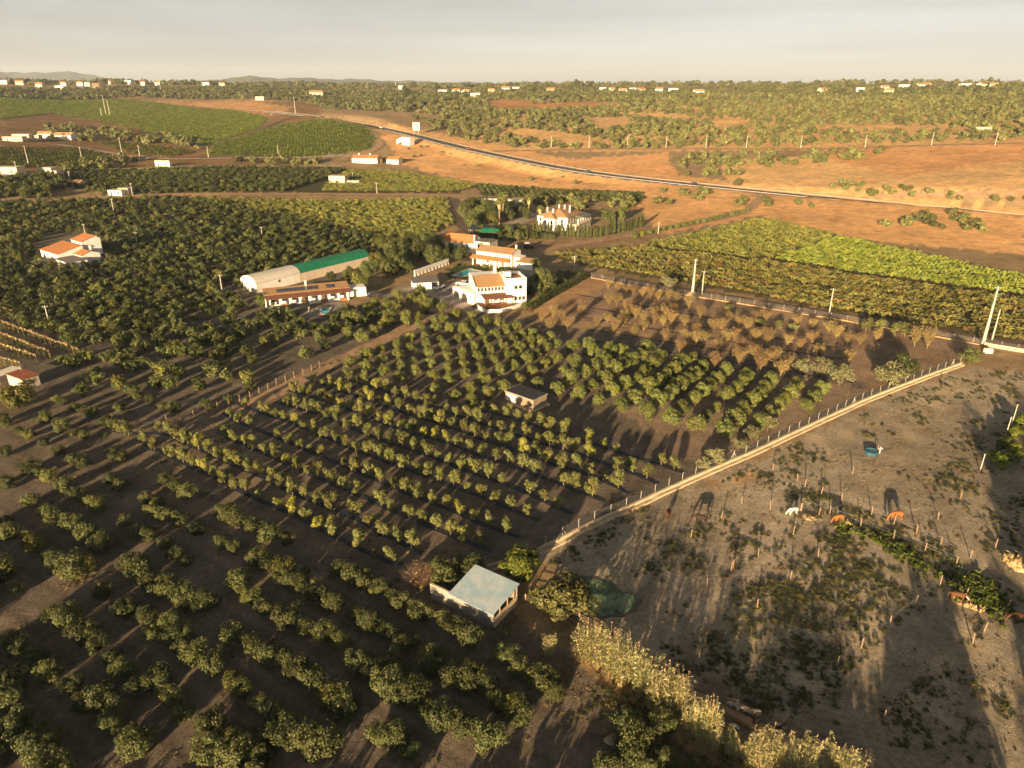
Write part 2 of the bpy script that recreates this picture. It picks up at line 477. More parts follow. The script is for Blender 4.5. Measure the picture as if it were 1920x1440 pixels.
# dry straw and bare patches
straw = mixc(nt, rampv(nt, noise(nt, .5, 6, .75, OB), .56, .70, 0, .55), col, mixc(nt, .5, col, (.34, .25, .12)))
weed = mixc(nt, rampv(nt, noise(nt, .33, 6, .8, OB), .60, .72, 0, .55), straw, (.055, .06, .022))
nt.links.new(weed, b.inputs['Base Color']); b.inputs['Roughness'].default_value = .95
b.inputs['Specular IOR Level'].default_value = .05
ad = N(nt, 'ShaderNodeMath', _operation='ADD'); nt.links.new(n_fine, ad.inputs[0]); nt.links.new(n_grit, ad.inputs[1])
bp = N(nt, 'ShaderNodeBump', Strength=.9, Distance=.25); nt.links.new(ad.outputs[0], bp.inputs['Height']); nt.links.new(bp.outputs[0], b.inputs['Normal'])

az_f = np.radians(np.concatenate([np.arange(-180, -46, 4.0), np.arange(-46, 46, .17), np.arange(46, 180, 4.0)]))
rr_ = np.exp(np.arange(math.log(9), math.log(15500), .0138))
AZ, RR = np.meshgrid(az_f, rr_)
GX, GY = np.sin(AZ) * RR, np.cos(AZ) * RR
GZ = ground(GX, GY)
GZ = np.where(RR > 300, GZ, GZ + .05 * np.sin(GX * 1.1 + 2 * np.sin(GY * .7)) * np.sin(GY * .9))
nr_, na_ = GX.shape
idx = np.arange(nr_ * na_).reshape(nr_, na_)
nx = np.roll(idx, -1, 1)
GF = np.stack([idx[:-1], nx[:-1], nx[1:], idx[1:]], -1).reshape(-1, 4)
ZONES = [
    # (colour, outline in the picture)
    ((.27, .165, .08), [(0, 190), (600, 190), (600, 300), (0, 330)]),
    ((.70, .40, .175), [(700, 235), (1000, 285), (1420, 345), (1930, 395), (1930, 480), (1560, 445), (1420, 405), (1240, 440), (1180, 372), (900, 352), (740, 300)]),
    ((.70, .38, .165), [(960, 296), (1250, 285), (1280, 340), (1100, 322)]),
    ((.70, .44, .20), [(1350, 300), (1600, 290), (1700, 270), (1930, 262), (1930, 358), (1480, 362), (1370, 345)]),
    ((.66, .35, .15), [(1540, 282), (1930, 268), (1930, 300), (1700, 330), (1560, 300)]),
    ((.55, .31, .14), [(240, 186), (480, 190), (545, 200), (520, 212), (300, 193)]),
    ((.62, .39, .175), [(860, 262), (950, 200), (1930, 170), (1930, 262), (1500, 280), (950, 282)]),
    ((.46, .235, .10), [(905, 190), (960, 185), (1000, 192), (990, 207), (930, 208)]),
    ((.44, .23, .10), [(990, 195), (1150, 190), (1160, 197), (1010, 207)]),
    ((.44, .235, .11), [(1550, 204), (1690, 206), (1700, 211), (1550, 209)]),
    # vineyards: grass and leaf litter between the rows
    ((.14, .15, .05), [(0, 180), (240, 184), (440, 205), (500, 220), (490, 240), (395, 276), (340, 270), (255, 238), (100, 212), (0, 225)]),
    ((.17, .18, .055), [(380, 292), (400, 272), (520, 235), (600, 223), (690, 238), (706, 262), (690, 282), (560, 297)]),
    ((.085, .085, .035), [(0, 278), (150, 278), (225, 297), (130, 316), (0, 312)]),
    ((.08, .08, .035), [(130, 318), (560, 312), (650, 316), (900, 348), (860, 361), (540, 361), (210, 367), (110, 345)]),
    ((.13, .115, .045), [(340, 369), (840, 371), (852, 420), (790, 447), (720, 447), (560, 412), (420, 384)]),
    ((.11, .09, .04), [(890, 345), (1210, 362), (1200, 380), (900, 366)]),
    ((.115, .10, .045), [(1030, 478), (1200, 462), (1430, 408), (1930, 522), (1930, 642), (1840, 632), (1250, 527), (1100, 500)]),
    # orchards
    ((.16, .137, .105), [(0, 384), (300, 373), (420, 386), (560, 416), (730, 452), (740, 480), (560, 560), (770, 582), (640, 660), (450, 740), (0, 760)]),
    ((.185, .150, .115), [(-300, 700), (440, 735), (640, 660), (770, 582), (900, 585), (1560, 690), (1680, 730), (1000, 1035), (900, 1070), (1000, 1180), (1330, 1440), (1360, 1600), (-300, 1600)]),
    ((.32, .22, .145), [(990, 590), (1120, 520), (1300, 556), (1850, 645), (1800, 690), (1660, 740), (1560, 690), (1060, 600)]),
    ((.46, .28, .15), [(985, 580), (1095, 520), (1150, 528), (1120, 545), (1030, 600)]),
    ((.31, .225, .16), [(1160, 770), (1500, 700), (1660, 740), (1420, 850), (1290, 870)]),
    # paddocks
    ((.39, .325, .235), [(1000, 1040), (1330, 890), (1420, 862), (1660, 745), (1810, 690), (1990, 700), (1990, 1600), (1700, 1600), (1180, 1200)]),
    ((.42, .345, .255), [(1180, 1080), (1340, 985), (1420, 960), (1560, 1000), (1420, 1100), (1250, 1250), (1140, 1180)]),
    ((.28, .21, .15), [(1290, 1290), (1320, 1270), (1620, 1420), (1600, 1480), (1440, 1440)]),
    # the farmyard
    ((.36, .31, .27), [(700, 552), (790, 530), (860, 528), (905, 585), (830, 572), (760, 560)]),
    ((.34, .30, .27), [(955, 505), (1010, 508), (1030, 530), (985, 560), (950, 520)]),
    ((.06, .085, .025), [(842, 498), (890, 497), (975, 512), (930, 520), (840, 524)]),
    ((.30, .20, .12), [(940, 425), (1000, 403), (1010, 412), (960, 432)]),
    ((.30, .19, .11), [(935, 462), (1030, 455), (1200, 440), (1090, 470), (1010, 470)]),
    ((.30, .27, .23), [(555, 585), (640, 568), (660, 575), (590, 598)]),
    ((.30, .20, .13), [(85, 470), (190, 478), (240, 482), (200, 492), (100, 500)]),
]
GC = np.empty((nr_, na_, 3)); GC[:] = (.34, .24, .13)
jx = GX + np.sin(GY * .9 + GX * .3) * RR * .0035 + rng.normal(size=GX.shape) * RR * .0012
jy = GY + np.sin(GX * .8) * RR * .006 + rng.normal(size=GX.shape) * RR * .003
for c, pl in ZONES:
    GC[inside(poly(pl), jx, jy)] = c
# wheel tracks in the orchard alleys, worn paths in the paddocks
def worn(P, width, col_, amt):
    P = resample(P, 1.5)[:, :2]
    sel = np.where((GX > P[:, 0].min() - 6) & (GX < P[:, 0].max() + 6) & (GY > P[:, 1].min() - 6) & (GY < P[:, 1].max() + 6))
    x, y = jx[sel], jy[sel]; d = np.full(len(x), 1e9)
    for q in P: d = np.minimum(d, (x - q[0]) ** 2 + (y - q[1]) ** 2)
    f = np.clip(1.3 - np.sqrt(d) / width, 0, 1)[:, None] * amt * (.6 + .4 * np.sin(x * .8 + y * .5))[:, None]
    GC[sel] = GC[sel] * (1 - f) + np.array(col_) * f
rowdir = np.array([math.cos(R(-34.8)), math.sin(R(-34.8))]); across = np.array([-rowdir[1], rowdir[0]])
sel = inside(poly([(-300, 770), (440, 745), (640, 690), (1080, 780), (1290, 870), (1000, 1035), (900, 1070), (1000, 1180), (1330, 1440), (1360, 1600), (-300, 1600)]), GX, GY)
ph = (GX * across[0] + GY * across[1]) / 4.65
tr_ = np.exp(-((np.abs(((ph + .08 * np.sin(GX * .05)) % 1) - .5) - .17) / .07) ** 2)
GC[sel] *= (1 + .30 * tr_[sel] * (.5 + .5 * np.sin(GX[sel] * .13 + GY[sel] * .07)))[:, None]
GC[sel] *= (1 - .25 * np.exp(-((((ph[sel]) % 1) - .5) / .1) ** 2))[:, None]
for pth, wd_, c3, am in (([(1480, 965), (1300, 1080), (1180, 1220)], 1.5, (.52, .42, .31), .6), ([(1540, 1005), (1400, 1110), (1270, 1240)], 1.3, (.25, .2, .14), .7), ([(1760, 1090), (1640, 1170), (1520, 1290)], 1.4, (.55, .42, .27), .7), ([(1880, 1140), (1760, 1260), (1640, 1380)], 1.4, (.55, .42, .27), .7), ([(1540, 940), (1660, 1000), (1790, 1080), (1900, 1170)], 1.8, (.20, .19, .09), .8), ([(1100, 1010), (1260, 935), (1420, 870)], 1.2, (.2, .16, .1), .6),
        ([(1360, 985), (1240, 1060), (1140, 1180)], 1.0, (.22, .18, .12), .8), ([(1810, 690), (1720, 800), (1640, 900), (1580, 960)], 2.2, (.52, .40, .26), .6), ([(1540, 830), (1700, 770), (1850, 700)], 1.6, (.54, .40, .25), .5), ([(1680, 870), (1780, 905), (1900, 960)], 1.5, (.5, .38, .25), .6), ([(1840, 1080), (1900, 1150), (1925, 1250)], 2.0, (.45, .38, .3), .8), ([(1340, 908), (1385, 902), (1430, 890)], 1.6, (.58, .33, .15), .9)):
    worn([flat(*p) for p in pth], wd_, c3, am)
for pth in ([(1020, 300), (1250, 300)], [(1380, 330), (1600, 320), (1900, 330)], [(1400, 345), (1650, 345), (1900, 352)], [(1560, 300), (1700, 290), (1900, 285)], [(760, 290), (860, 320), (1000, 340)]):
    worn([at(*p) for p in pth], 3.5, (.66, .42, .21), .6)
GC[RR > 2500] = (.075, .075, .035)
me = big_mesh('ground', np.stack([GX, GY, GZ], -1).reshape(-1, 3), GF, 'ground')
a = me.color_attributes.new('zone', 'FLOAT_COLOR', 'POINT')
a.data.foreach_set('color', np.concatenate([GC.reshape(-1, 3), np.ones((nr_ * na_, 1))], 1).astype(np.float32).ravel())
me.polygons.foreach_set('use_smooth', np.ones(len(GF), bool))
gobj = tag(obj('ground', me), 'bare brown and orange farmland soil reaching to the horizon', None, None, 'structure')
mb = MB(); mb.add([(9 * math.sin(t), 9 * math.cos(t), -.02) for t in np.linspace(0, 2 * math.pi, 40)[:-1]], [tuple(range(38, -1, -1))])
me2 = mb.mesh('ground_under_camera', 'ground')
a = me2.color_attributes.new('zone', 'FLOAT_COLOR', 'POINT'); a.data.foreach_set('color', np.tile(np.array([.115, .078, .052, 1], np.float32), len(me2.vertices)))
tag(obj('ground_patch', me2), 'bare orchard soil below the viewpoint', None, None, 'structure')

# distant hills: ridges with real depth
m, nt, b = _new('hill')
nt.links.new(mixc(nt, rampv(nt, noise(nt, .004, 6, .7), .35, .65), (.05, .062, .03), (.12, .105, .05)), b.inputs['Base Color']); b.inputs['Roughness'].default_value = 1
def hills(label, D, prof, depth, seed):
    r = np.random.default_rng(seed)
    px = np.linspace(prof[0][0], prof[-1][0], 150); py = np.interp(px, [p[0] for p in prof], [p[1] for p in prof])
    py = py + 1.1 * np.sin(px * .06 + seed) + .7 * np.sin(px * .17) + .35 * np.sin(px * .41 + 2)
    V = []
    for k in range(15):
        t = k / 14; Dk = D + (t - .5) * depth; bell = math.sin(math.pi * t) ** .8
        for x, y in zip(px, py):
            d = ray(x, y); h = math.hypot(d[0], d[1]); zt = max(CAM_H + d[2] / h * D, 30)
            w = .75 + .25 * math.sin(x * .05 + k * 1.7 + seed)
            V.append((d[0] / h * Dk, d[1] / h * Dk, 25 + (zt - 25) * bell * (w if k != 7 else 1)))
    F = [(k * 150 + i, k * 150 + i + 1, (k + 1) * 150 + i + 1, (k + 1) * 150 + i) for k in range(14) for i in range(149)]
    mb = MB(); mb.add(V, F)
    return tag(obj('hills', mb.mesh('hills', 'hill', True)), label, None, None, 'structure')
hills('hazy blue ridge on the horizon at far left', 9500, [(-700, 150), (-300, 138), (-60, 134), (0, 133), (50, 137), (90, 136), (125, 132), (150, 138), (200, 146), (270, 156), (330, 164)], 3000, 1)
hills('long low hazy ridge behind the middle of the view', 6500, [(300, 163), (360, 153), (430, 146), (470, 143), (520, 146), (600, 147), (700, 150), (800, 153), (900, 155), (1000, 157), (1100, 159), (1300, 162)], 2600, 2)
hills('faint far mountain on the horizon at right', 13500, [(1180, 164), (1290, 157), (1345, 156), (1395, 153.5), (1450, 156), (1600, 157), (2000, 159), (2600, 163)], 3000, 3)

# ------------------------------------------------------------------ roads, tracks
plain('asphalt', (.085, .08, .075), .9, var=.25, scale=.4, bump=.2)
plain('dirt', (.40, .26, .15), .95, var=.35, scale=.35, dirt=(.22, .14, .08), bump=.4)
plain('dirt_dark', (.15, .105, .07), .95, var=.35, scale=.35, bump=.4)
plain('pale_lane', (.40, .33, .26), .95, var=.3, scale=.3, bump=.3)
plain('white_paint', (.75, .73, .68), .8, var=.2, scale=1.5)
plain('rail_steel', (.24, .23, .21), .7, .1, .2)
plain('galvanised', (.40, .39, .37), .6, .2, .2)
def drape(P2, width, lift=None, cross=4, zs=None):
    """sheet that follows a line over the ground"""
    P2 = np.asarray(P2, float)
    T = np.gradient(P2[:, :2], axis=0); T /= np.linalg.norm(T, axis=1, keepdims=True)
    Nn = np.stack([-T[:, 1], T[:, 0]], 1)
    w = np.linspace(-.5, .5, cross + 1)
    wd = np.broadcast_to(np.asarray(width, float), (len(P2),))
    X = P2[:, 0, None] + Nn[:, 0, None] * w * wd[:, None]; Y = P2[:, 1, None] + Nn[:, 1, None] * w * wd[:, None]
    D = np.hypot(X, Y)
    L = (.03 + np.maximum(D - 250, 0) * .0008) if lift is None else lift
    Z = ground(X, Y) + L if zs is None else np.repeat(zs[:, None], cross + 1, 1)
    n, c = X.shape; i = np.arange(n * c).reshape(n, c)
    F = np.stack([i[:-1, :-1], i[:-1, 1:], i[1:, 1:], i[1:, :-1]], -1).reshape(-1, 4)[:, ::-1]
    return np.stack([X, Y, Z], -1).reshape(-1, 3), F
def lane(name, label, px, width, mat, step=4., jag=.0):
    P = smooth(resample([at(*p) for p in px], step), 4)
    w = width * (1 + jag * rng.normal(size=len(P)))
    V, F = drape(P[:, :2], w)
    return tag(obj(name, big_mesh(name, V, F, mat)), label, None, None, 'structure')

rd = ROAD
V, F = drape(rd, 11.5, cross=3, zs=rd[:, 2])
V2, F2 = drape(rd, 13.5, cross=3, zs=rd[:, 2] - .9)
hw = MB(); hw.add(V, F)
c = 4; n = len(rd)
for s in (0, 3):
    hw.add(np.concatenate([V.reshape(n, c, 3)[:, s], V2.reshape(n, c, 3)[:, s]]), [((i, i + 1, n + i + 1, n + i) if s else (i + 1, i, n + i, n + i + 1)) for i in range(n - 1)])
road = tag(obj('road', hw.mesh('road', 'asphalt')), 'two-lane asphalt road curving along its embankment', None, None, 'structure')
T = np.gradient(rd[:, :2], axis=0); T /= np.linalg.norm(T, axis=1, keepdims=True); RN = np.stack([-T[:, 1], T[:, 0]], 1)
for off, w in ((-4.6, .2), (4.6, .2), (0, .14)):
    V, F = drape(np.concatenate([rd[:, :2] + RN * off, rd[:, 2:]], 1), w, cross=1, zs=rd[:, 2] + .02)
    part('road_marking', big_mesh('road_marking', V, F, 'white_paint'), None, road)
for off, side in ((-6.2, 'near'), (6.2, 'far')):
    t = thing('guard_rail', 'galvanised crash barrier along the %s edge of the embankment road' % ('field-side' if off > 0 else 'hill-side'), 'guard rail', (0, 0, 0))
    L = np.concatenate([rd[:, :2] + RN * off, rd[:, 2:]], 1)
    mb = MB(); mp = MB()
    for i in range(len(L) - 1):
        p, q = L[i], L[i + 1]
        mb.add([p + [0, 0, .35], q + [0, 0, .35], q + [0, 0, .8], p + [0, 0, .8]], [(0, 1, 2, 3)])
        mp.box(p[0] - .07, p[0] + .07, p[1] - .07, p[1] + .07, p[2] - 1.0, p[2] + .75)
    part('rail', mb, 'rail_steel', t)
    part('posts', mp, 'galvanised', t)['kind'] = 'stuff'

lane('track', 'pale dirt track climbing from the farm between the orchards', [(440, 772), (520, 735), (600, 690), (680, 655), (755, 620), (800, 590)], 4.2, 'dirt', 2., .12)
lane('track', 'dusty orange farm track along the villa cypresses', [(1000, 470), (1090, 455), (1180, 442), (1300, 420), (1400, 398), (1425, 372), (1430, 362)], 5, 'dirt', 4., .1)
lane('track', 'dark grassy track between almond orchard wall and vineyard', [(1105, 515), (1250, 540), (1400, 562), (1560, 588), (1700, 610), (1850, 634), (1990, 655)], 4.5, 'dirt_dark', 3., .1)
lane('track', 'straight pale lane between the yellow vineyard and the dark one', [(60, 383), (110, 375), (200, 370), (300, 365), (400, 364), (600, 363), (760, 364), (880, 368), (1000, 372), (1120, 376)], 5, 'dirt', 5., .1)
lane('track', 'pale lane below the small railway bank at left', [(-40, 334), (120, 321), (180, 317), (320, 314), (560, 312), (640, 312)], 5.5, 'pale_lane', 5., .08)
lane('track', 'pale country lane passing a white van at left', [(105, 271), (160, 279), (215, 288), (262, 296), (330, 299), (440, 297), (540, 296), (620, 293), (700, 290)], 6, 'pale_lane', 5., .05)
lane('track', 'dirt track running along foot of the olive hillside', [(915, 284), (960, 283), (1100, 280), (1300, 279), (1500, 279), (1700, 274), (1930, 268)], 6, 'dirt', 6., .1)
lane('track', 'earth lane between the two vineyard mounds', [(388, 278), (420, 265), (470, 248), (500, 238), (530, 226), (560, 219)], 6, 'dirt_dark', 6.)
lane('track', 'pale track along top of the left hillside vineyard', [(240, 188), (290, 192), (400, 203), (480, 211), (545, 214)], 7, 'dirt', 8.)
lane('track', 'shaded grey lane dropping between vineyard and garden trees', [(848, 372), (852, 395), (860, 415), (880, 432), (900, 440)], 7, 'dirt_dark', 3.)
lane('track', 'curved earth bank track at end of the bright vineyard', [(708, 262), (715, 272), (690, 288), (640, 297)], 6, 'dirt', 5.)
lane('track', 'paved drive leading up to the cream villa', [(930, 433), (960, 422), (1000, 406), (1012, 402)], 6.5, 'pale_lane', 3.)
lane('track', 'pale dirt lane at lower edge of the right-hand field', [(1500, 372), (1620, 368), (1720, 366), (1930, 360)], 4, 'dirt', 6.)

# ------------------------------------------------------------------ haze
m = bpy.data.materials.new('haze'); m.use_nodes = True; m.node_tree.nodes.clear(); MATS['haze'] = m
o_ = m.node_tree.nodes.new('ShaderNodeOutputMaterial'); pv = m.node_tree.nodes.new('ShaderNodeVolumePrincipled')
pv.inputs['Color'].default_value = (.72, .84, 1.0, 1); pv.inputs['Density'].default_value = 6.5e-5; pv.inputs['Anisotropy'].default_value = .0
m.node_tree.links.new(pv.outputs[0], o_.inputs['Volume'])
mb = MB(); mb.box(-17500, 17500, -16500, 16800, -60, 420)
tag(obj('haze', mb.mesh('haze', 'haze')), 'thin warm evening haze over the whole valley', None, None, 'stuff')
# ------------------------------------------------------------------ foliage materials
plain('bark', (.12, .085, .06), .95, var=.4, scale=6, bump=.6)
plain('bark_pale', (.26, .20, .14), .95, var=.35, scale=6, bump=.5)
leafmat('leaf_citrus', (.042, .057, .016), (.130, .138, .052), .36, .22, (.18, .16, .04), .12)
leafmat('leaf_young', (.082, .102, .026), (.215, .215, .075), .22, .25, (.36, .32, .06), .14)
leafmat('leaf_round', (.080, .104, .026), (.215, .225, .070), .2, .22, (.28, .24, .05), .06)
leafmat('leaf_grove', (.045, .064, .018), (.135, .148, .050), .42, .22, (.22, .19, .05), .14)
leafmat('leaf_almond', (.18, .13, .055), (.34, .25, .105), .25, .2)
leafmat('leaf_olive', (.11, .115, .055), (.25, .24, .12), .22, .15)
leafmat('leaf_scrub', (.085, .098, .032), (.22, .215, .080), .38, .15)
leafmat('leaf_far', (.065, .078, .028), (.17, .168, .065), .42, .1)
leafmat('leaf_vine', (.095, .12, .026), (.27, .275, .07), .4, .25, (.30, .22, .05), .2)
leafmat('leaf_vine_red', (.085, .098, .026), (.26, .24, .07), .45, .25, (.24, .11, .045), .2)
leafmat('leaf_vine_lime', (.13, .18, .028), (.33, .37, .07), .25, .25)
leafmat('leaf_mulberry', (.06, .085, .012), (.16, .185, .03), .1, .25)
leafmat('leaf_fig', (.055, .060, .018), (.145, .125, .045), .1, .2)
leafmat('leaf_hedge', (.028, .038, .010), (.07, .08, .022), .2, .1)
leafmat('leaf_cypress', (.045, .055, .018), (.10, .11, .035), .2, .1)
leafmat('leaf_reed', (.25, .26, .11), (.45, .43, .22), .15, .3)
leafmat('plume', (.42, .30, .15), (.60, .46, .26), .15, .2)
leafmat('leaf_weed', (.042, .056, .018), (.115, .120, .042), .45, .15, (.21, .14, .055), .3)
leafmat('leaf_bright', (.065, .09, .016), (.15, .18, .035), .2, .25)
leafmat('dry', (.16, .115, .06), (.28, .20, .10), .3, .1)
leafmat('straw', (.36, .27, .12), (.55, .43, .22), .15, .1)

def two_part(base, crowns, trunks, leafm, barkm):
    """prepared crown meshes and trunk meshes of one kind"""
    cm = [big_mesh('crown', *c[:2], leafm, ('leaf', c[2])) for c in crowns]
    tm = [t.mesh('trunk', barkm, True) for t in trunks]
    return cm, tm
def plant(name, kit, xyz, s, label, cat, group, rot=None, sz=None, i=None):
    cm, tm = kit
    i = random.randrange(len(cm)) if i is None else i
    t = thing(name, label, cat, xyz, random.uniform(0, 6.283) if rot is None else rot, group)
    t.scale = (s, s, sz or s)
    obj('crown', cm[i % len(cm)], t); obj('trunk', tm[i % len(tm)], t)
    return t

KIT_CITRUS = two_part('citrus', [crown_arrays(s, 1.75, .15, 2.75, 3600, .155, 28, gap=.35) for s in range(10, 18)], [trunk_mb(.7, .11, 4, .7, s) for s in range(3)], 'leaf_citrus', 'bark')
KIT_YOUNG = two_part('young', [crown_arrays(s, .86, .4, 2.3, 1300, .13, 14, egg=.18, gap=.35) for s in range(30, 37)], [trunk_mb(.7, .055, 3, .35, s) for s in range(3)], 'leaf_young', 'bark_pale')
KIT_ROUND = two_part('round', [crown_arrays(s, 1.25, .12, 2.4, 2000, .145, 22, gap=.28) for s in range(50, 57)], [trunk_mb(.6, .09, 4, .5, s) for s in range(3)], 'leaf_round', 'bark')
def vase(seed, n, leaf):
    r = np.random.default_rng(seed); mb = MB(); P = []; Q = []
    mb.tube([(0, 0, -.1), (0, 0, .7)], [.085, .07], 6)
    for i in range(9):
        a = 2 * math.pi * i / 9 + r.uniform(-.3, .3); tilt = r.uniform(.25, .62); L = r.uniform(1.7, 2.6)
        e = np.array([math.cos(a) * math.sin(tilt), math.sin(a) * math.sin(tilt), math.cos(tilt)]) * L + [0, 0, .6]
        mid = e * .5 + np.array([math.cos(a), math.sin(a), 0]) * .12 + [0, 0, .2]
        mb.tube([(0, 0, .6), mid, e], [.05, .03, .01], 4)
        k = n // 9; t = r.random(k) ** .75
        c = np.array([0, 0, .6]) * (1 - t)[:, None] + e * t[:, None]
        P.append(c + r.normal(size=(k, 3)) * (.12 + .28 * t)[:, None])
    P = np.concatenate(P); V, F = leaves(P, r.normal(size=P.shape) + [0, 0, .3], np.full(len(P), leaf), r)
    return (V, F, r.random(len(F))), mb
_v = [vase(s, 1100, .14) for s in range(70, 76)]
KIT_ALMOND = two_part('almond', [v[0] for v in _v], [v[1] for v in _v], 'leaf_almond', 'bark_pale')
KIT_OLIVE = two_part('olive', [crown_arrays(s, 2.0, .9, 3.9, 1700, .22, 18, gap=.45, jit=.8) for s in range(90, 94)], [trunk_mb(1.2, .17, 5, .9, s, 2.4) for s in range(2)], 'leaf_olive', 'bark')
KIT_GARDEN = two_part('garden', [crown_arrays(s, 2.3, .7, 5.0, 2600, .25, 26, gap=.35) for s in range(100, 105)], [trunk_mb(1.5, .18, 5, 1.0, s, 3) for s in range(2)], 'leaf_grove', 'bark')
KIT_SCRUB = two_part('scrub', [crown_arrays(s, 2.1, .1, 3.2, 700, .36, 14, gap=.35) for s in range(110, 115)], [trunk_mb(.8, .14, 4, .8, s) for s in range(2)], 'leaf_scrub', 'bark')

def lst(P, ox, oy, s): return [(ox + p[0] / s, oy + p[1] / s) for p in P]

# ------------------------------------------------------------------ small citrus trees in matted rows (nearest row first)
ROWS = [
 [(271,821),(287,832),(307,839),(324,845),(342,855),(360,865),(382,874),(399,881),(419,892),(439,904),(460,912),(482,924),(522,940),(549,951),(572,962),(595,979),(622,989),(673,1012),(701,1032),(730,1039)],
 [(224,800),(239,805),(297,797),(317,804),(332,815),(350,820),(371,831),(389,836),(405,846),(424,854),(442,862),(464,871),(484,877),(506,889),(527,899),(547,915),(571,917),(597,934),(619,940),(664,954),(691,972),(717,990),(747,1000),(771,1012)],
 [(419,806),(436,816),(457,821),(472,829),(494,839),(516,845),(535,857),(554,864),(574,877),(597,881),(619,892),(641,904),(667,912),(714,934),(736,945),(765,955),(790,965),(817,979),(844,989),(871,1001),(900,1011)],
 [(430,771),(447,784),(466,789),(521,809),(542,820),(561,827),(581,835),(602,844),(647,861),(666,874),(690,879),(712,891),(739,901),(760,911),(784,921),(812,932),(839,937),(860,949),(889,961),(917,975),(949,985)],
 [(460,753),(495,765),(514,771),(531,776),(550,784),(567,791),(589,799),(607,807),(627,815),(647,822),(666,834),(691,839),(711,849),(734,856),(755,867),(780,871),(802,880),(826,891),(850,900),(876,909),(902,916),(929,930),(956,940),(986,952)],
 [(537,749),(555,754),(574,760),(591,762),(610,771),(630,777),(649,790),(669,792),(690,806),(709,812),(730,820),(754,824),(775,832),(799,840),(820,847),(842,859),(866,866),(890,876),(915,885),(941,892),(994,912),(1021,926),(1050,939)],
 [(550,724),(566,727),(582,732),(602,740),(619,745),(637,752),(656,756),(676,764),(694,772),(712,780),(732,787),(752,795),(774,801),(794,806),(816,811),(836,817),(859,824),(881,836),(905,845),(930,851),(952,857),(979,867),(1002,877),(1057,897),(1082,906),(1111,917)],
 [(587,704),(604,711),(620,716),(637,722),(655,728),(672,733),(690,740),(707,746),(725,751),(747,760),(765,766),(786,772),(802,776),(826,784),(846,791),(867,797),(890,806),(909,816),(934,821),(955,826),(980,837),(1005,844),(1026,857),(1054,865),(1081,866),(1105,876),(1132,887),(1160,901)],
 [(652,702),(667,706),(686,710),(706,719),(724,722),(740,731),(759,735),(779,744),(797,748),(815,750),(835,759),(854,770),(876,772),(897,781),(917,787),(937,795),(962,802),(986,807),(1010,819),(1030,825),(1056,831),(1080,836),(1106,845),(1159,867),(1187,872),(1214,884)],
 [(909,760),(927,765),(951,769),(972,776),(992,784),(1015,789),(1034,800),(1062,805),(1105,817),(1134,825),(1156,835),(1241,859),(1265,867)],
]
plain('weed_mat', (.030, .037, .048), .75, var=.4, scale=.8, bump=.3, spec=.3)
for ri, row in enumerate(ROWS):
    G = [flat(p[0], p[1], 1.25) for p in row]
    for k, g in enumerate(G):
        s = 1.06 * random.uniform(.82, 1.18) * (1.0 if random.random() > .12 else .68)
        if ri == 9 and k in (9, 10): s = .7
        plant('young_citrus_tree', KIT_YOUNG, (g[0], g[1], 0), s,
              'small citrus tree, %s from the left in the %s dark-matted row above the tin-roofed shed' % (ordn(k), ordn(ri)), 'citrus tree', 'small citrus trees in the dark-matted rows', sz=s * random.uniform(.92, 1.15))
    L = resample([G[0] - (G[1] - G[0]) * .8] + G + [G[-1] + (G[-1] - G[-2]) * .8], 1.2)
    L = smooth(L, 8)
    V, F = drape(L[:, :2], (.92 + .10 * rng.normal(size=len(L))), lift=.055, cross=2)
    tag(obj('weed_mat', big_mesh('weed_mat', V, F, 'weed_mat')), 'dark plastic weed mat under the %s small citrus row above the tin-roofed shed' % ordn(ri), 'weed mat', 'weed mats under the citrus rows')

# ------------------------------------------------------------------ rounded citrus trees of the upper block
RB = lst([(60,555),(185,500),(180,590),(300,455),(305,530),(310,620),(415,420),(420,490),(440,570),(435,660),(515,365),(530,445),(540,530),(560,615),(570,215),(590,275),(625,340),(640,410),(650,475),(665,560),(685,650),(700,745),(690,235),(710,300),(740,370),(770,435),(790,510),(795,600),(815,685),(850,790),(750,145),(770,225),(815,305),(865,385),(900,470),(910,550),(930,640),(975,740),(980,835),(860,200),(910,300),(955,350),(990,430),(1020,510),(1045,590),(1070,680),(1100,780),(975,215),(985,270),(1040,320),(1075,390),(1110,465),(1145,535),(1190,620),(1215,735),(1100,250),(1155,345),(1205,425),(1255,490),(1285,575),(1330,670),(1180,255),(1235,310),(1280,380),(1335,450),(1390,530),(1425,615),(1470,710),(1310,285),(1350,340),(1415,410),(1465,490),(1525,560),(1430,330),(1485,390),(1540,445),(1605,530),(1665,600),(1715,685),(1620,755),(1570,360),(1615,415)], 640, 540, 4)
RB2 = lst([(50,170),(60,270),(30,385),(80,475),(170,205),(120,335),(165,420),(220,510),(190,300),(240,265),(290,210),(255,370),(310,455),(365,550),(310,330),(370,285),(430,260),(390,405),(455,365),(445,495),(520,595),(510,330),(560,285),(610,240),(525,440),(600,400),(645,355),(700,320),(750,275),(605,530),(675,475),(735,425),(785,385),(835,345),(890,300),(675,635),(755,570),(830,505),(890,460),(935,415),(975,375),(1025,330),(845,675),(910,605),(975,550),(1045,490),(1090,450),(1130,410),(1175,365),(1025,710),(1090,640),(1150,585),(1205,525),(1240,485),(1285,440),(1320,395),(1250,670),(1320,605),(1375,545),(1420,510),(1455,475),(1485,420),(1555,555),(1610,495),(1655,445),(495,230),(525,185),(155,155),(285,175),(355,195),(815,250)], 1060, 600, 3.4286)
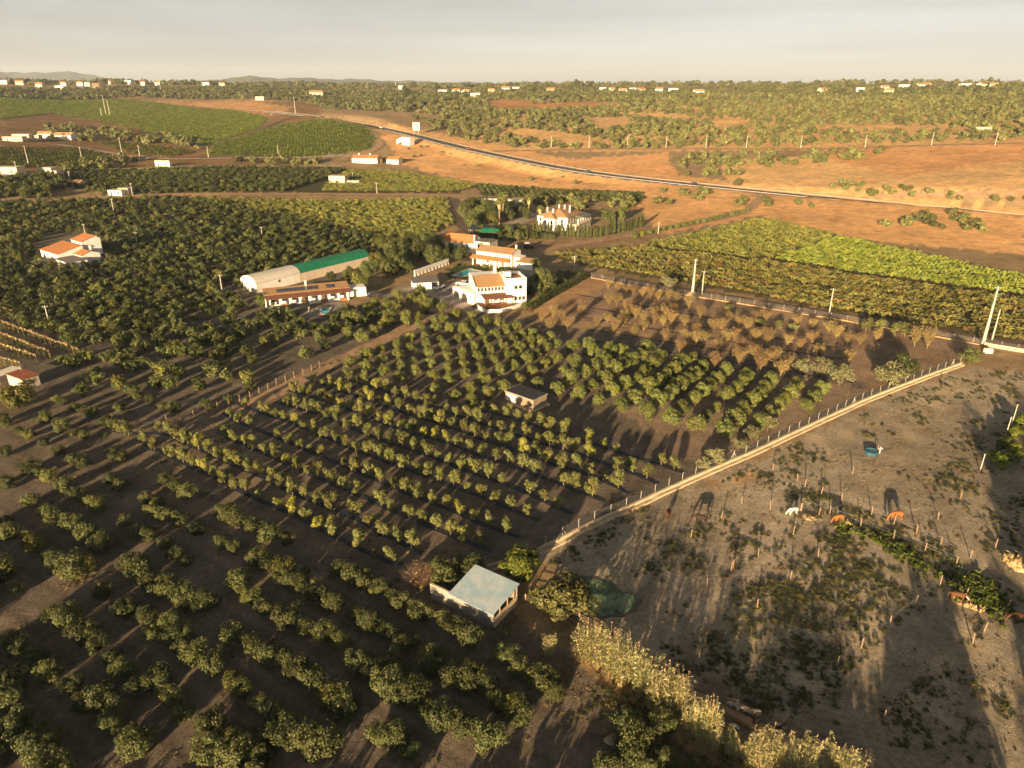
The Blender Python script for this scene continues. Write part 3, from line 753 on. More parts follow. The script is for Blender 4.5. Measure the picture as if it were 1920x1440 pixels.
# avenue of taller trees running up to the yard
RB3 = lst([(575,60),(620,95),(640,160),(600,40),(700,110),(420,60),(430,140),(360,150),(360,215),(480,240),(520,95),(255,110),(210,180),(330,265),(380,240),(250,330),(160,370),(50,340),(110,235),(40,220)], 640, 540, 4)
for grp, P, lab, sc in (('left', RB, 'rounded citrus tree in the block between dirt track and main house', 1.0), ('right', RB2, 'dense rounded citrus tree in the block beside the almond trees', 1.2), ('top', RB3, 'taller leafy fruit tree above the citrus block', 1.35)):
    for pk, p in enumerate(sorted(P)):
        g = flat(p[0], p[1], 1.2)
        s = 1.02 * random.uniform(.84, 1.12) * sc * (1 if random.random() > .08 else .7)
        plant('rounded_citrus_tree', KIT_ROUND, (g[0], g[1], 0), s, '%s from the left, %s' % (ordn(pk), lab), 'citrus tree', 'rounded citrus trees, %s of the block' % grp, sz=s * random.uniform(.95, 1.15))

# ------------------------------------------------------------------ mature citrus trees of the foreground
A2 = lst([(390,160),(470,190),(530,215),(670,290),(760,60),(850,105),(1010,50),(1270,70),(960,145),(1040,185),(1110,210),(760,205),(285,270),(30,300),(110,350),(175,370),(390,330),(470,360),(530,380),(270,420),(360,475),(30,480),(450,530),(520,555),(700,480),(760,520),(240,610),(310,640),(400,700),(470,740),(700,650),(760,690),(1060,650),(1120,700),(1200,745),(50,690),(20,660),(190,790),(270,850),(330,890),(560,800),(620,830),(790,930),(930,780),(1050,880),(1150,910),(1260,980),(1000,810),(1420,850),(1530,920),(1640,960),(470,970),(560,1010),(620,1080),(680,1050),(30,920),(60,1000),(180,1030),(310,1140),(960,1020),(1060,1080),(1120,1140),(1420,1060),(1500,1100),(1620,1160),(1720,1200),(1830,1240),(1740,1020),(1840,1050),(1600,70),(1350,190),(1470,140)], 0, 700, 3.4286)
A3 = lst([(20,70),(350,70),(410,50),(80,140),(640,30),(690,70),(750,120),(520,160),(900,190),(960,220),(1030,220),(1190,130),(1250,190),(1320,240),(1360,40),(1420,90),(270,280),(340,300),(420,380),(90,450),(190,490),(230,560),(620,260),(720,290),(760,370),(850,390),(910,370),(960,480),(1060,530),(1150,610),(1250,420),(1340,480),(1430,300),(1520,350),(1620,380),(1690,410),(1580,170),(1660,220),(1740,80),(1840,310),(620,560),(690,640),(780,600),(850,690),(910,760),(350,640),(420,720),(500,700),(550,830),(640,880),(690,930),(40,400),(100,790),(60,880),(170,930),(250,900),(200,1000),(30,700),(1480,560),(1570,620),(1620,690),(1700,720),(1290,720),(1360,770),(1430,830),(1390,870),(1110,880),(1050,950),(1180,990),(1200,900),(1630,930)], 0, 1040, 2.667)
A4 = lst([(50,340),(130,370),(210,410),(310,470),(450,540),(560,570),(640,640),(720,680),(150,590),(250,650),(400,680),(350,720),(480,770),(560,780),(640,830),(620,900),(720,930),(820,940),(880,1030),(950,1060),(1000,1130),(160,880),(240,930),(320,970),(350,890),(420,1010),(480,1080),(550,1130),(640,1120),(720,1190),(210,1230),(290,1240),(30,1070),(930,770),(1000,850),(1070,890),(1150,930),(1190,980),(1620,1180),(1680,1140),(1640,1370),(1800,1340),(1500,1410),(1720,1410),(1850,1370)], 640, 960, 3)
def big_or_small(s): return 'big' if s > .85 else ('middling' if s > .68 else 'small')
def fill(P, seed, f):
    # the rows are nearly continuous: put a smaller neighbour along the row beside some trees
    r = random.Random(seed); Q = list(P); G = [flat(p[0], p[1], 1.35)[:2] for p in P]
    for p, g in zip(P, list(G)):
        if r.random() > f: continue
        a = r.choice((-1, 1)) * r.uniform(2.0, 2.7); n = g + np.array([math.cos(R(-34.8)), math.sin(R(-34.8))]) * a + np.array([r.uniform(-.3, .3)] * 2)
        if min(math.hypot(*(n - h)) for h in G) < 1.7: continue
        G.append(n); d = np.array([n[0], n[1], 1.35 - CAM_H]); fw = np.array([0, math.cos(PITCH), -math.sin(PITCH)]); up = np.array([0, math.sin(PITCH), math.cos(PITCH)])
        Q.append((960 + FPX * d[0] / (d @ fw), 720 - FPX * (d @ up) / (d @ fw)))
    return Q
A2, A3, A4 = fill(A2, 1, .45), fill(A3, 2, .8), fill(A4, 3, .7)
A4 = [p for p in A4 if not (p[0] > 905 and p[1] < 1195 and p[0] < 1010)]
for P, where, s0, cg in ((A2, 'in the left orchard below the red-roofed hut', .86, 'left'), (A3, 'in the bottom left orchard', 1.0, 'bottom left'), (A4, 'in the rows below the tin-roofed shed', .98, 'bottom middle')):
    for pk, p in enumerate(sorted(P)):
        g = flat(p[0], p[1], 1.35)
        s = .80 * s0 * random.uniform(.7, 1.2)
        if p in A2 and p[1] < 760: s *= .85
        plant('citrus_tree', KIT_CITRUS, (g[0], g[1], 0), s, '%s from the left, %s bushy citrus tree %s' % (ordn(pk), big_or_small(s), where), 'citrus tree', 'mature citrus trees, %s' % cg, sz=s * random.uniform(.9, 1.15))
        if s > .9 and random.random() < .0: pass
g = flat(28, 745, 1.8); plant('citrus_tree', KIT_CITRUS, (g[0], g[1], 0), 1.75, 'large dark round tree in front of the red-roofed hut', 'tree', None)

# the same orchard goes on behind the viewpoint
pts = []
u = flat(520, 1120) - flat(300, 1020); u = u[:2] / np.linalg.norm(u[:2]); w = np.array([-u[1], u[0]])
for i in range(-14, 15):
    for j in range(-22, 22):
        q = np.array([-15., 12.]) + w * i * 6.6 + u * j * 3.7 + rng.normal(size=2) * .7
        D = math.hypot(*q)
        if rng.random() < .22: continue
        # only ground that the picture does not show, orchard side of the reeds
        if q[1] < 38 - .12 * abs(q[0]) and q[1] > -75 and q[0] < 24 + (38 - q[1]) * .35 and D > 14: pts.append((q[0], q[1], 0))
        elif q[0] < -.80 * q[1] - 6 and q[1] < 140 and q[1] > 0: pts.append((q[0], q[1], 0))
pts = np.array(pts)
cit = [merged('citrus_bush', *crown_arrays(s, 1.75, .15, 2.75, 900, .32, 22), trunk_mb(.7, .11, 4, .7, s), 'leaf_citrus', 'bark') for s in (20, 21, 22)]
scatter('orchard_trees', cit, pts, rng.uniform(.8, 1.2, len(pts)), rng.uniform(0, 6.28, len(pts)), 'dark citrus orchard continuing beyond the lower edge of the view', 'orchard')

# ------------------------------------------------------------------ almond trees
AL = lst([(695,125),(760,150),(825,165),(875,170),(940,185),(1000,190),(1055,205),(1130,205),(1190,225),(700,235),(755,240),(1275,260),(500,310),(300,330),(355,345),(215,355),(830,290),(815,345),(890,335),(950,365),(1020,330),(1025,380),(1090,330),(1090,390),(1160,300),(1150,375),(1245,390),(615,390),(740,430),(885,460),(800,385),(950,425),(1105,485),(1250,500),(1330,510),(1390,500),(1330,450),(1455,430),(1360,330),(1490,555),(1550,505),(1510,420),(1605,480),(1650,560),(1640,650),(1760,490),(1850,490),(1750,350),(1830,360),(1740,600),(1820,670),(1890,620),(1210,575),(1460,680),(1560,360),(1640,390),(1700,420),(270,420),(400,410),(690,370)], 960, 500, 3.84) \
   + lst([(350,230),(460,240),(575,270),(625,310),(700,350),(790,350),(905,325),(65,320),(150,345),(290,360),(375,380),(460,340),(50,430),(130,470),(210,460),(290,500),(100,520),(240,560),(500,450),(715,470)], 1400, 540, 3.692)
for ak, p in enumerate(sorted(AL)):
    g = flat(p[0], p[1], 1.5); s = random.uniform(.88, 1.22)
    side = 'left half' if p[0] < 1250 else ('middle' if p[0] < 1420 else 'right part')
    plant('almond_tree', KIT_ALMOND, (g[0], g[1], 0), s, 'golden brown almond tree, %s from the left, in the %s of the orchard' % (ordn(ak), side), 'almond tree', 'almond trees, %s' % side)
for p, h in lst([(1170,355),(1260,370)], 1400, 540, 3.692) and [((1717, 636), 1.5), ((1741, 640), 1.5)]:
    g = flat(p[0], p[1], 1.8); plant('almond_tree', KIT_ALMOND, (g[0], g[1], 0), 1.25, '%s of two tall narrow golden almond trees near the wall corner' % ('left' if p[0] < 1730 else 'right'), 'almond tree', 'tall almond trees near the wall corner', sz=1.7)
for k in range(5):
    y = 552 + k * 22
    P = resample([flat(1080 + k * 8, y), flat(1330 + k * 18, y + 44), flat(1560 + 10 * k, y + 78)], 1.5)
    V, F = drape(smooth(P, 3)[:, :2], (.55 + .12 * rng.normal(size=len(P))), lift=.05, cross=2)
    tag(obj('weed_mat', big_mesh('weed_mat', V, F, 'weed_mat')), '%s dark mat strip from the top between the almond trees' % ordn(k), 'weed mat', 'weed mats in the almond orchard')

# ------------------------------------------------------------------ single trees near the walls
def one(kit, px, py, s, name, label, cat='tree', z=1.6, sz=None, group=None):
    g = at(px, py); g = flat(px, py, z) if g[2] == 0 else g
    return plant(name, kit, (g[0], g[1], 0 if g[2] == z else g[2]), s, label, cat, group, sz=sz)
for q, l in ((lst([(390,545)],1400,540,3.692)[0], 'small grey-green olive tree left of two larger ones'), (lst([(520,570)],1400,540,3.692)[0], 'left of the two joined grey-green olive trees by the citrus block'), (lst([(650,620)],1400,540,3.692)[0], 'right of the two joined grey-green olive trees by the citrus block')):
    one(KIT_OLIVE, q[0], q[1], .85 if 'small' in l else 1.05, 'olive_tree', l, 'olive tree')
one(KIT_OLIVE, 1671, 711, 1.55, 'olive_tree', 'big pale round olive tree overhanging the long boundary wall', 'olive tree', sz=1.2)
one(KIT_GARDEN, 1693, 697, 1.05, 'carob_tree', 'dark green tree behind the big pale olive at the wall')
one(KIT_GARDEN, 1820, 668, .95, 'wall_shrub', 'dense dark shrub at the corner where two walls meet', 'shrub', sz=.65)
one(KIT_OLIVE, 1252, 533, 1.35, 'olive_tree', 'lone round grey tree left of the tall utility pole', 'olive tree', sz=1.1)
for q, s in ((1440, 800), .9), ((1410, 818), .8), ((1385, 838), .75), ((1340, 862), .85), ((1318, 872), .7):
    one(KIT_OLIVE, q[0], q[1], s * .85, 'wall_bush', '%s olive-green bush from the left along the chain-link fence' % ordn([1318, 1340, 1385, 1410, 1440].index(q[0])), 'bush', .9, group='bushes along the fence')
for q, s in ((1458, 609), .6), ((1425, 606), .6), ((1490, 612), .6), ((1365, 575), .6):
    one(KIT_SCRUB, q[0], q[1], s, 'green_bush', '%s low green bush from the left beside the vineyard track' % ordn([1365, 1425, 1458, 1490].index(q[0])), 'bush', .9, group='bushes beside the vineyard track')
for k, q in enumerate([(1625, 612), (1650, 613), (1679, 620), (1698, 622)]):
    one(KIT_YOUNG, q[0], q[1], 1.5, 'yellow_shrub', '%s of four yellow shrubs in a row below the vineyard track' % ['leftmost', 'second', 'third', 'rightmost'][k], 'shrub', 1.2)

# mulberry, fig and the bushes round the tin-roofed shed
r_ = np.random.default_rng(5)
kit = two_part('mulberry', [crown_arrays(201, 2.35, 1.0, 4.6, 2100, .34, 24, gap=.3, up=.6, jit=.4)], [trunk_mb(1.5, .2, 5, 1.2, 3, 3)], 'leaf_mulberry', 'bark_pale')
g = flat(976, 1060, 2.4); plant('mulberry_tree', kit, (g[0], g[1], 0), 1.0, 'bright green round mulberry tree behind the tin-roofed shed', 'tree', None)
kit = two_part('fig', [crown_arrays(202, 2.9, .3, 4.4, 3000, .30, 30, gap=.35, jit=.7)], [trunk_mb(.9, .2, 6, 1.6, 4, 2.4)], 'leaf_fig', 'bark_pale')
g = flat(1060, 1126, 2.0); plant('fig_tree', kit, (g[0], g[1], 0), 1.0, 'broad brownish fig tree between the shed and the pond', 'tree', None)
def twig_bush(seed, n, rad, h):
    r = np.random.default_rng(seed); mb = MB()
    for i in range(n):
        a = r.uniform(0, 6.28); t = r.uniform(.1, 1.1); L = r.uniform(.6, 1.0)
        e = np.array([math.cos(a) * math.sin(t) * rad * L, math.sin(a) * math.sin(t) * rad * L, math.cos(t) * h * L])
        mb.tube([(0, 0, 0), e * .5 + r.normal(size=3) * .1, e], [.03, .02, .006], 3)
        for k in range(3):
            f = e + r.normal(size=3) * .4; mb.tube([e * .7, f], [.012, .004], 3)
    return mb
leafmat('twig', (.17, .12, .085), (.26, .19, .13), .1, 0)
g = flat(790, 1085, 1.2)
t = thing('bare_bush', 'greyish brown leafless bush at the left end of the shed wall', 'bush', (g[0], g[1], 0))
part('branches', twig_bush(3, 260, 2.9, 3.4), 'twig', t)
V, F, A = crown_arrays(204, 2.2, .2, 2.9, 500, .16, 14, gap=.6); part('leaves', big_mesh('leaves', V, F, 'leaf_almond', ('leaf', A)), None, t)
one(KIT_GARDEN, 835, 1072, .72, 'carob_tree', 'brown-green bushy tree left of the tin roof', z=2.0)
one(KIT_GARDEN, 862, 1050, .5, 'carob_tree', 'smaller dry-topped tree just behind the bare bush by the shed', z=2.0)
one(KIT_CITRUS, 884, 1058, .9, 'citrus_tree', 'dark bush behind the far corner of the tin roof', 'tree')
one(KIT_SCRUB, 944, 1178, .42, 'shed_bush', 'pale bush against the front corner of the tin-roofed shed', 'bush', .7)

# ------------------------------------------------------------------ dense grove left of the farm
grove = [merged('grove_tree', *crown_arrays(s, 1.9, .3, 3.3, 520, .36, 18, gap=.3), trunk_mb(.8, .12, 3, .6, s), 'leaf_grove', 'bark') for s in range(120, 126)]
GP = poly([(-260, 392), (0, 384), (300, 373), (420, 386), (560, 416), (725, 452), (738, 478), (700, 484), (560, 500), (452, 532), (470, 560), (500, 585), (580, 600), (690, 580), (735, 578), (690, 630), (600, 670), (520, 700), (430, 690), (300, 690), (190, 672), (120, 640), (0, 600), (-260, 560)])
HOLES = [poly([(60, 462), (110, 440), (170, 445), (205, 475), (250, 484), (200, 494), (120, 505), (70, 490)]), poly([(440, 548), (490, 552), (500, 586), (380, 625), (370, 612), (480, 585), (440, 558)]), poly([(395, 555), (445, 535), (455, 552), (400, 562)]), poly([(560, 575), (640, 563), (665, 573), (600, 602)])]
gd = flat(700, 500) - flat(455, 545); ang = math.atan2(gd[1], gd[0])
def grid(P, a, du, dv, jit, seed=0, skip=0.):
    r = np.random.default_rng(seed)
    c, s = math.cos(a), math.sin(a); Q = P @ np.array([[c, -s], [s, c]])
    U, Vv = np.meshgrid(np.arange(Q[:, 0].min(), Q[:, 0].max(), du), np.arange(Q[:, 1].min(), Q[:, 1].max(), dv))
    U = U.ravel() + r.normal(size=U.size) * jit; Vv = Vv.ravel() + r.normal(size=Vv.size) * jit
    X, Y = U * c - Vv * s, U * s + Vv * c
    m = inside(P, X, Y) & (r.random(len(X)) >= skip)
    return X[m], Y[m]
X, Y = grid(GP, ang + .5, 3.7, 4.7, .35, 3, .05)
m = ~np.any([inside(h, X, Y) for h in HOLES], 0)
# thinner towards the near edge
nearf = np.clip((np.hypot(X, Y) - 135) / 60, .35, 1); m &= rng.random(len(X)) < nearf
X, Y = X[m], Y[m]; D = np.hypot(X, Y); o = np.argsort(D); X, Y = X[o], Y[o]
S = rng.uniform(.66, .98, len(X))
gcount = {}
for i in range(min(300, len(X))):
    t = obj('grove_tree', grove[random.randrange(6)], None, (X[i], Y[i], 0), random.uniform(0, 6.28)); t.scale = (S[i],) * 3
    where = 'behind the trellis rows' if X[i] < -75 else ('below the long guesthouse and its pool' if X[i] > -38 else 'beside the track to the arched barn')
    gcount[where] = gcount.get(where, -1) + 1
    tag(t, '%s nearest leafy tree of the grove %s' % (ordn(gcount[where]), where), 'tree', 'near trees of the dense grove ' + where)
OP = lst([(640,190),(700,250),(800,180),(890,215),(560,330),(510,300),(630,440),(820,440),(900,480),(990,500),(1080,470),(700,560),(680,580),(1190,530),(1320,560),(1580,530),(1690,490),(1690,570),(880,630),(985,680),(1170,620),(1280,640),(1490,640),(600,680),(740,600),(1870,600),(1850,560),(1110,170),(1240,200),(1360,230),(1450,260),(1540,290),(1640,310),(1740,340),(1850,370),(1300,390),(1380,390),(1240,400),(1480,400),(1900,440),(540,470),(450,450),(1010,270),(1030,340),(860,120),(760,110),(960,130)], 0, 560, 4)
for k_, p in enumerate(sorted(OP)):
    g = flat(p[0], p[1], 1.4); t = obj('orchard_tree', grove[k_ % 6], None, (g[0], g[1], 0), random.uniform(0, 6.28)); q = random.uniform(.62, 1.0); t.scale = (q, q, q * random.uniform(.9, 1.15))
    tag(t, '%s loose orchard tree from the left on open ground above the dirt track' % ordn(k_), 'tree', 'loose trees between trellis rows and dirt track')
k = slice(300, None)
scatter('grove', grove, np.stack([X[k], Y[k], ground(X[k], Y[k])], 1), S[k], rng.uniform(0, 6.28, len(X[k])), 'dense dark green citrus grove covering the left middle distance', 'grove')

# ------------------------------------------------------------------ vineyards
def vine_seg(seed, L, h, w, n, leaf):
    r = np.random.default_rng(seed)
    P = np.stack([r.uniform(-L / 2, L / 2, n), r.normal(size=n) * w * .3, h * (.25 + .75 * r.random(n) ** .7)], 1)
    P[:, 2] += .2 * np.sin(P[:, 0] * 3 + seed)
    nr = r.normal(size=(n, 3)) * .6 + np.stack([np.zeros(n), np.sign(P[:, 1]) * .6, np.full(n, .5)], 1)
    V, F = leaves(P, nr, np.full(n, leaf), r, 1.2)
    return V, F, r.random(n)
def vine_set(nm, mat, L, n, leaf): return [big_mesh(nm, *vine_seg(s, L, 1.4, .5, n, leaf)[:2], mat, ('leaf', np.random.default_rng(s).random(n))) for s in range(5)]
VN = {m_: vine_set('vine_' + m_, 'leaf_' + m_, 2.6, 120, .24) for m_ in ('vine', 'vine_red', 'vine_lime')}
VF = {m_: vine_set('far_' + m_, 'leaf_' + m_, 5.2, 90, .46) for m_ in ('vine', 'vine_lime')}
def vineyard(px, a, spacing, protos, step, label, seed, skip=.06, s=1.0):
    P = poly(px); X, Y = grid(P, a, step, spacing, .0, seed, skip)
    X = X + rng.normal(size=len(X)) * .07; Y = Y + rng.normal(size=len(Y)) * .07
    scatter('vineyard', protos, np.stack([X, Y, ground(X, Y) - .05], 1), np.stack([np.ones(len(X)), rng.uniform(.8, 1.2, len(X)), rng.uniform(.7, 1.2, len(X))], 1) * s, np.full(len(X), a) + rng.integers(0, 2, len(X)) * math.pi, label, 'vineyard', seed)
def ang_of(p, q): d = at(*q) - at(*p); return math.atan2(d[1], d[0])
aR = ang_of((1250, 527), (1840, 632))
aR2 = ang_of((1200, 462), (1430, 408))
vineyard([(1030, 478), (1200, 465), (1440, 492), (1930, 566), (1930, 648), (1840, 628), (1250, 525), (1105, 500)], aR + .02, 2.7, VN['vine_red'], 2.1, 'reddish brown autumn vineyard rows behind the almond orchard', 11, .1)
vineyard([(1200, 462), (1430, 409), (1565, 442), (1445, 488)], aR + .05, 2.7, VN['vine'], 2.2, 'olive green vineyard block right of the villa track', 12)
vineyard([(1447, 488), (1570, 444), (1930, 524), (1930, 558)], aR + .05, 2.7, VN['vine_lime'], 2.2, 'bright lime green vineyard block at right', 13)
vineyard([(342, 370), (838, 372), (850, 420), (790, 446), (720, 446), (560, 411), (420, 384)], ang_of((420, 384), (720, 446)), 2.9, VN['vine'], 2.2, 'yellow-green vineyard beyond the dense grove', 14, .12)
vineyard([(130, 319), (560, 314), (650, 318), (590, 345), (540, 359), (210, 365), (115, 346)], ang_of((210, 365), (540, 359)) + .9, 3.2, [g_ for g_ in grove[:3]], 3.2, 'dark green orchard rows in the flat field at left', 15, .05, .62)
vineyard([(650, 318), (760, 322), (900, 348), (860, 360), (600, 358), (615, 345)], .5, 3.2, VN['vine'], 2.6, 'vineyard around the ruined cream hut', 16)
vineyard([(890, 346), (1210, 363), (1200, 379), (900, 366)], .15, 3., grove[2:5], 3.0, 'narrow green strip of fruit trees below the road embankment', 17, .1, .55)
vineyard([(384, 290), (402, 272), (520, 236), (600, 225), (688, 239), (703, 262), (688, 281), (560, 296)], 1.25, 3., VF['vine_lime'], 4.6, 'bright green vineyard on the rounded mound', 18)
vineyard([(0, 184), (240, 187), (440, 207), (500, 222), (488, 238), (395, 272), (345, 268), (255, 240), (100, 212), (0, 222)], 1.1, 3.4, VF['vine_lime'], 5., 'wide green vineyard on the slope at far left', 19)
vineyard([(-40, 279), (150, 279), (222, 297), (130, 315), (-40, 312)], 1.2, 3.2, VF['vine'], 4.6, 'flat green vineyard below the white farm at left', 20)
vineyard([(190, 265), (330, 277), (372, 288), (330, 295), (262, 292), (190, 272)], 1.3, 3.2, VF['vine'], 4.8, 'small striped vineyard beside the country lane', 21)

# ------------------------------------------------------------------ scrub, olives and far woods
def rand_in(px, n, seed=0):
    P = poly(px); r = np.random.default_rng(seed); X = []; Y = []
    while len(X) < n:
        x = r.uniform(P[:, 0].min(), P[:, 0].max(), 4000); y = r.uniform(P[:, 1].min(), P[:, 1].max(), 4000); m = inside(P, x, y)
        X += list(x[m]); Y += list(y[m])
    return np.array(X[:n]), np.array(Y[:n])
far = [merged('far_tree', *crown_arrays(s, 2.5, .1, 4.4, 210, .85, 14, gap=.3), trunk_mb(.8, .16, 3, .6, s), 'leaf_far', 'bark') for s in range(130, 135)]
scr = [merged('scrub_tree', *crown_arrays(s, 2.3, .05, 3.7, 330, .6, 16, gap=.3), trunk_mb(.8, .16, 3, .6, s), 'leaf_scrub', 'bark') for s in range(140, 145)]
def clear(X, Y, keep=11.):
    d = np.sqrt(((X[:, None] - ROAD[None, :, 0]) ** 2 + (Y[:, None] - ROAD[None, :, 1]) ** 2).min(1)); return d > keep
# olive hillside, right of the road: densely spotted, thinner where the orange soil shows
X, Y = grid(poly([(860, 262), (800, 235), (760, 215), (900, 180), (1300, 178), (1930, 172), (1930, 262), (1600, 270), (1500, 275), (960, 277)]), .6, 9.2, 10.2, 2.3, 31, .04)
nz = np.sin(X * .021 + 1) * np.sin(Y * .017) + .6 * np.sin(X * .05 + Y * .043)
m = (nz > -1.15 + .5 * rng.random(len(X))) & clear(X, Y, 14)
for h in ([(905, 190), (960, 185), (1000, 192), (990, 207), (930, 208)], [(990, 195), (1150, 190), (1160, 197), (1010, 207)], [(1090, 222), (1180, 220), (1190, 240), (1120, 245)], [(1330, 225), (1390, 222), (1400, 240), (1340, 245)]):
    m &= ~inside(poly(h), X, Y)
X, Y = X[m], Y[m]; o = np.argsort(np.hypot(X, Y)); X, Y = X[o], Y[o]
hrank = np.argsort(np.argsort(np.arctan2(X[:200], Y[:200])))
for i in range(200):
    z = float(ground(X[i:i+1], Y[i:i+1])[0]); t = obj('olive_bush', scr[i % 5], None, (X[i], Y[i], z - .1), random.uniform(0, 6.28)); s = random.uniform(.75, 1.3); t.scale = (s, s, s * random.uniform(.85, 1.2))
    tag(t, '%s olive-green tree from the left along the foot of the hillside' % ordn(int(hrank[i])), 'tree', 'trees at the foot of the hillside')
k = slice(200, None)
scatter('hillside_trees', scr, np.stack([X[k], Y[k], ground(X[k], Y[k]) - .1], 1), rng.uniform(.75, 1.5, len(X[k])), rng.uniform(0, 6.28, len(X[k])), 'olive-green carob and olive trees spotting the orange hillside', 'trees')
# terraced olives on the right slope, in rows
P = poly([(1480, 180), (1700, 182), (1930, 185), (1930, 225), (1700, 222), (1500, 200)])
X, Y = grid(P, .5, 9, 15, 1., 5, .1)
scatter('olive_rows', scr, np.stack([X, Y, ground(X, Y)], 1), rng.uniform(.9, 1.3, len(X)), rng.uniform(0, 6.28, len(X)), 'olive trees planted in rows on the upper right slope', 'trees')
# wooded plateau at the horizon
for nm, px, n, lab in (('far_wood', [(-300, 181), (-300, 166), (250, 165), (560, 167), (900, 169), (880, 182), (760, 212), (620, 205), (560, 190), (470, 186), (260, 183)], 3600, 'wooded plateau with scattered houses along the left horizon'),
                       ('far_wood', [(860, 182), (900, 169), (1300, 168), (1930, 162), (2300, 162), (2300, 178), (1930, 178), (1300, 182), (1000, 190)], 3200, 'wooded ridge with white houses along the right horizon')):
    X, Y = rand_in(px, n, n); m = clear(X, Y, 14); X, Y = X[m], Y[m]
    scatter(nm, far, np.stack([X, Y, ground(X, Y) - .2], 1), rng.uniform(.8, 1.5, len(X)), rng.uniform(0, 6.28, len(X)), lab, 'woods')
th = rng.uniform(-R(46), R(46), 6000); Dd = np.exp(rng.uniform(math.log(1650), math.log(5200), 6000)); X, Y = np.sin(th) * Dd, np.cos(th) * Dd
scatter('horizon_wood', far, np.stack([X, Y, ground(X, Y) - .2], 1), rng.uniform(1.2, 2.6, len(X)), rng.uniform(0, 6.28, len(X)), 'distant woods along the whole horizon', 'woods')
# clumps that can be picked out
def clump(px, n, s, label, group, spread=1., kit=None, seed=0):
    X, Y = rand_in(px, n, seed); o_ = np.argsort(np.arctan2(X, Y)); X, Y = X[o_], Y[o_]
    for ci, (x, y) in enumerate(zip(X, Y)):
        z = float(ground(np.array([x]), np.array([y]))[0]); t = obj('bush', (kit or scr)[random.randrange(5)], None, (x, y, z - .1), random.uniform(0, 6.28)); q = s * random.uniform(.7, 1.25); t.scale = (q, q, q * random.uniform(.8, 1.1))
        tag(t, label if n == 1 else '%s from the left, %s' % (ordn(ci), label), 'bush', group)
clump([(1270, 300), (1330, 285), (1480, 290), (1650, 285), (1640, 297), (1450, 315), (1400, 325), (1360, 340), (1300, 335), (1262, 325)], 60, 1.3, 'round bush in the thick clump between the two orange fields', 'bushes between the orange fields', seed=1)
clump([(590, 330), (600, 325), (610, 335)], 1, .8, 'lone dark bush in the left vineyard', None, seed=2)
clump([(40, 255), (120, 235), (200, 245), (330, 262), (350, 275), (240, 268), (60, 262)], 55, 1.3, 'scrubby tree on the slope behind the white farm at left', 'trees behind the white farm', seed=3)
clump([(200, 252), (300, 256), (390, 268), (385, 282), (300, 272), (210, 263)], 36, 1.4, 'dark tree in the gully between the left vineyards', 'trees in the gully', seed=33)
clump([(160, 300), (240, 296), (262, 305), (240, 314), (130, 320), (110, 312)], 24, 1.0, 'dark roadside bush below the country lane at left', 'bushes below the country lane', seed=4)
clump([(440, 302), (530, 297), (620, 300), (600, 310), (440, 308)], 20, .95, 'low bush along the verge below the bright vineyard', 'bushes below the bright vineyard', seed=5)
clump([(1570, 345), (1760, 360), (1930, 372), (1930, 380), (1700, 372), (1550, 362)], 26, .8, 'bush along the field edge above the road at right', 'bushes above the road at right', seed=6)
clump([(1655, 408), (1800, 398), (1850, 425), (1840, 450), (1780, 430), (1660, 432)], 26, .85, 'bush in the rough ground below the road at right', 'bushes below the road at right', seed=7)
clump([(870, 375), (1200, 372), (1260, 352), (1330, 362), (1320, 375), (1200, 392), (1120, 395), (960, 390)], 50, 1.0, 'bush in the rough strip behind the villa', 'bushes behind the villa', seed=8)
X, Y = rand_in([(-60, 345), (100, 330), (130, 350), (90, 375), (-60, 378)], 150, 9); scatter('small_wood', grove, np.stack([X, Y, ground(X, Y)], 1), rng.uniform(.8, 1.2, len(X)), rng.uniform(0, 6.28, len(X)), 'small dark wood at the left edge above the grove', 'woods')
for q, s, l in (((1382, 348), 1.3, 'big round dark bush beside the road at right of the clump'), ((1388, 385), 1.5, 'tall feathery tree below the road, left of a paler one'), ((1436, 386), 1.45, 'tall pale tree below the road, right of the feathery one'), ((1495, 385), 1.1, 'yellowish bush cluster below the road'),
                ((996, 338), .9, 'dark round bush on the orange embankment'), ((1078, 345), .8, 'second dark bush on the orange embankment'), ((1056, 333), .5, 'small dry bush on the orange embankment'), ((1845, 262), 1.4, 'isolated dark bush by the small ruin at far right'), ((1520, 390), .8, 'small bush right of the yellowish cluster')):
    g = at(*q); plant('tree', KIT_SCRUB, (g[0], g[1], g[2] - .1), s, l, 'bush', None)
for ek, q in enumerate(sorted(lst([(860, 480), (930, 470), (890, 525), (930, 520), (960, 470), (1045, 500), (1095, 510), (1170, 575), (1250, 575), (1640, 660)], 480, 120, 3))):
    g = at(*q); plant('tree', KIT_SCRUB, (g[0], g[1], g[2] - .1), random.uniform(.45, .7), '%s small dark shrub from the left on the orange road embankment' % ordn(ek), 'shrub', 'shrubs on the road embankment')
# ------------------------------------------------------------------ building materials
plain('whitewash', (.80, .77, .72), .9, var=.1, scale=.6, dirt=(.55, .49, .42), bump=.15)
plain('cream_wall', (.62, .52, .40), .9, var=.15, scale=.6, dirt=(.40, .32, .24), bump=.2)
plain('tan_wall', (.27, .21, .145), .9, var=.2, scale=.6, bump=.2)
plain('concrete', (.27, .25, .225), .95, var=.25, scale=.9, dirt=(.26, .22, .18), bump=.3)
plain('pale_concrete', (.56, .44, .30), .95, var=.22, scale=.8, dirt=(.40, .31, .22), bump=.3)
plain('dark_roof', (.045, .045, .05), .8, var=.3, scale=.8)
plain('grey_roof', (.20, .185, .165), .9, var=.3, scale=.6, dirt=(.11, .10, .09), bump=.3)
plain('vault_sheet', (.58, .55, .48), .6, var=.12, scale=.5, dirt=(.45, .41, .34))
plain('frame', (.40, .32, .24), .7, var=.1)
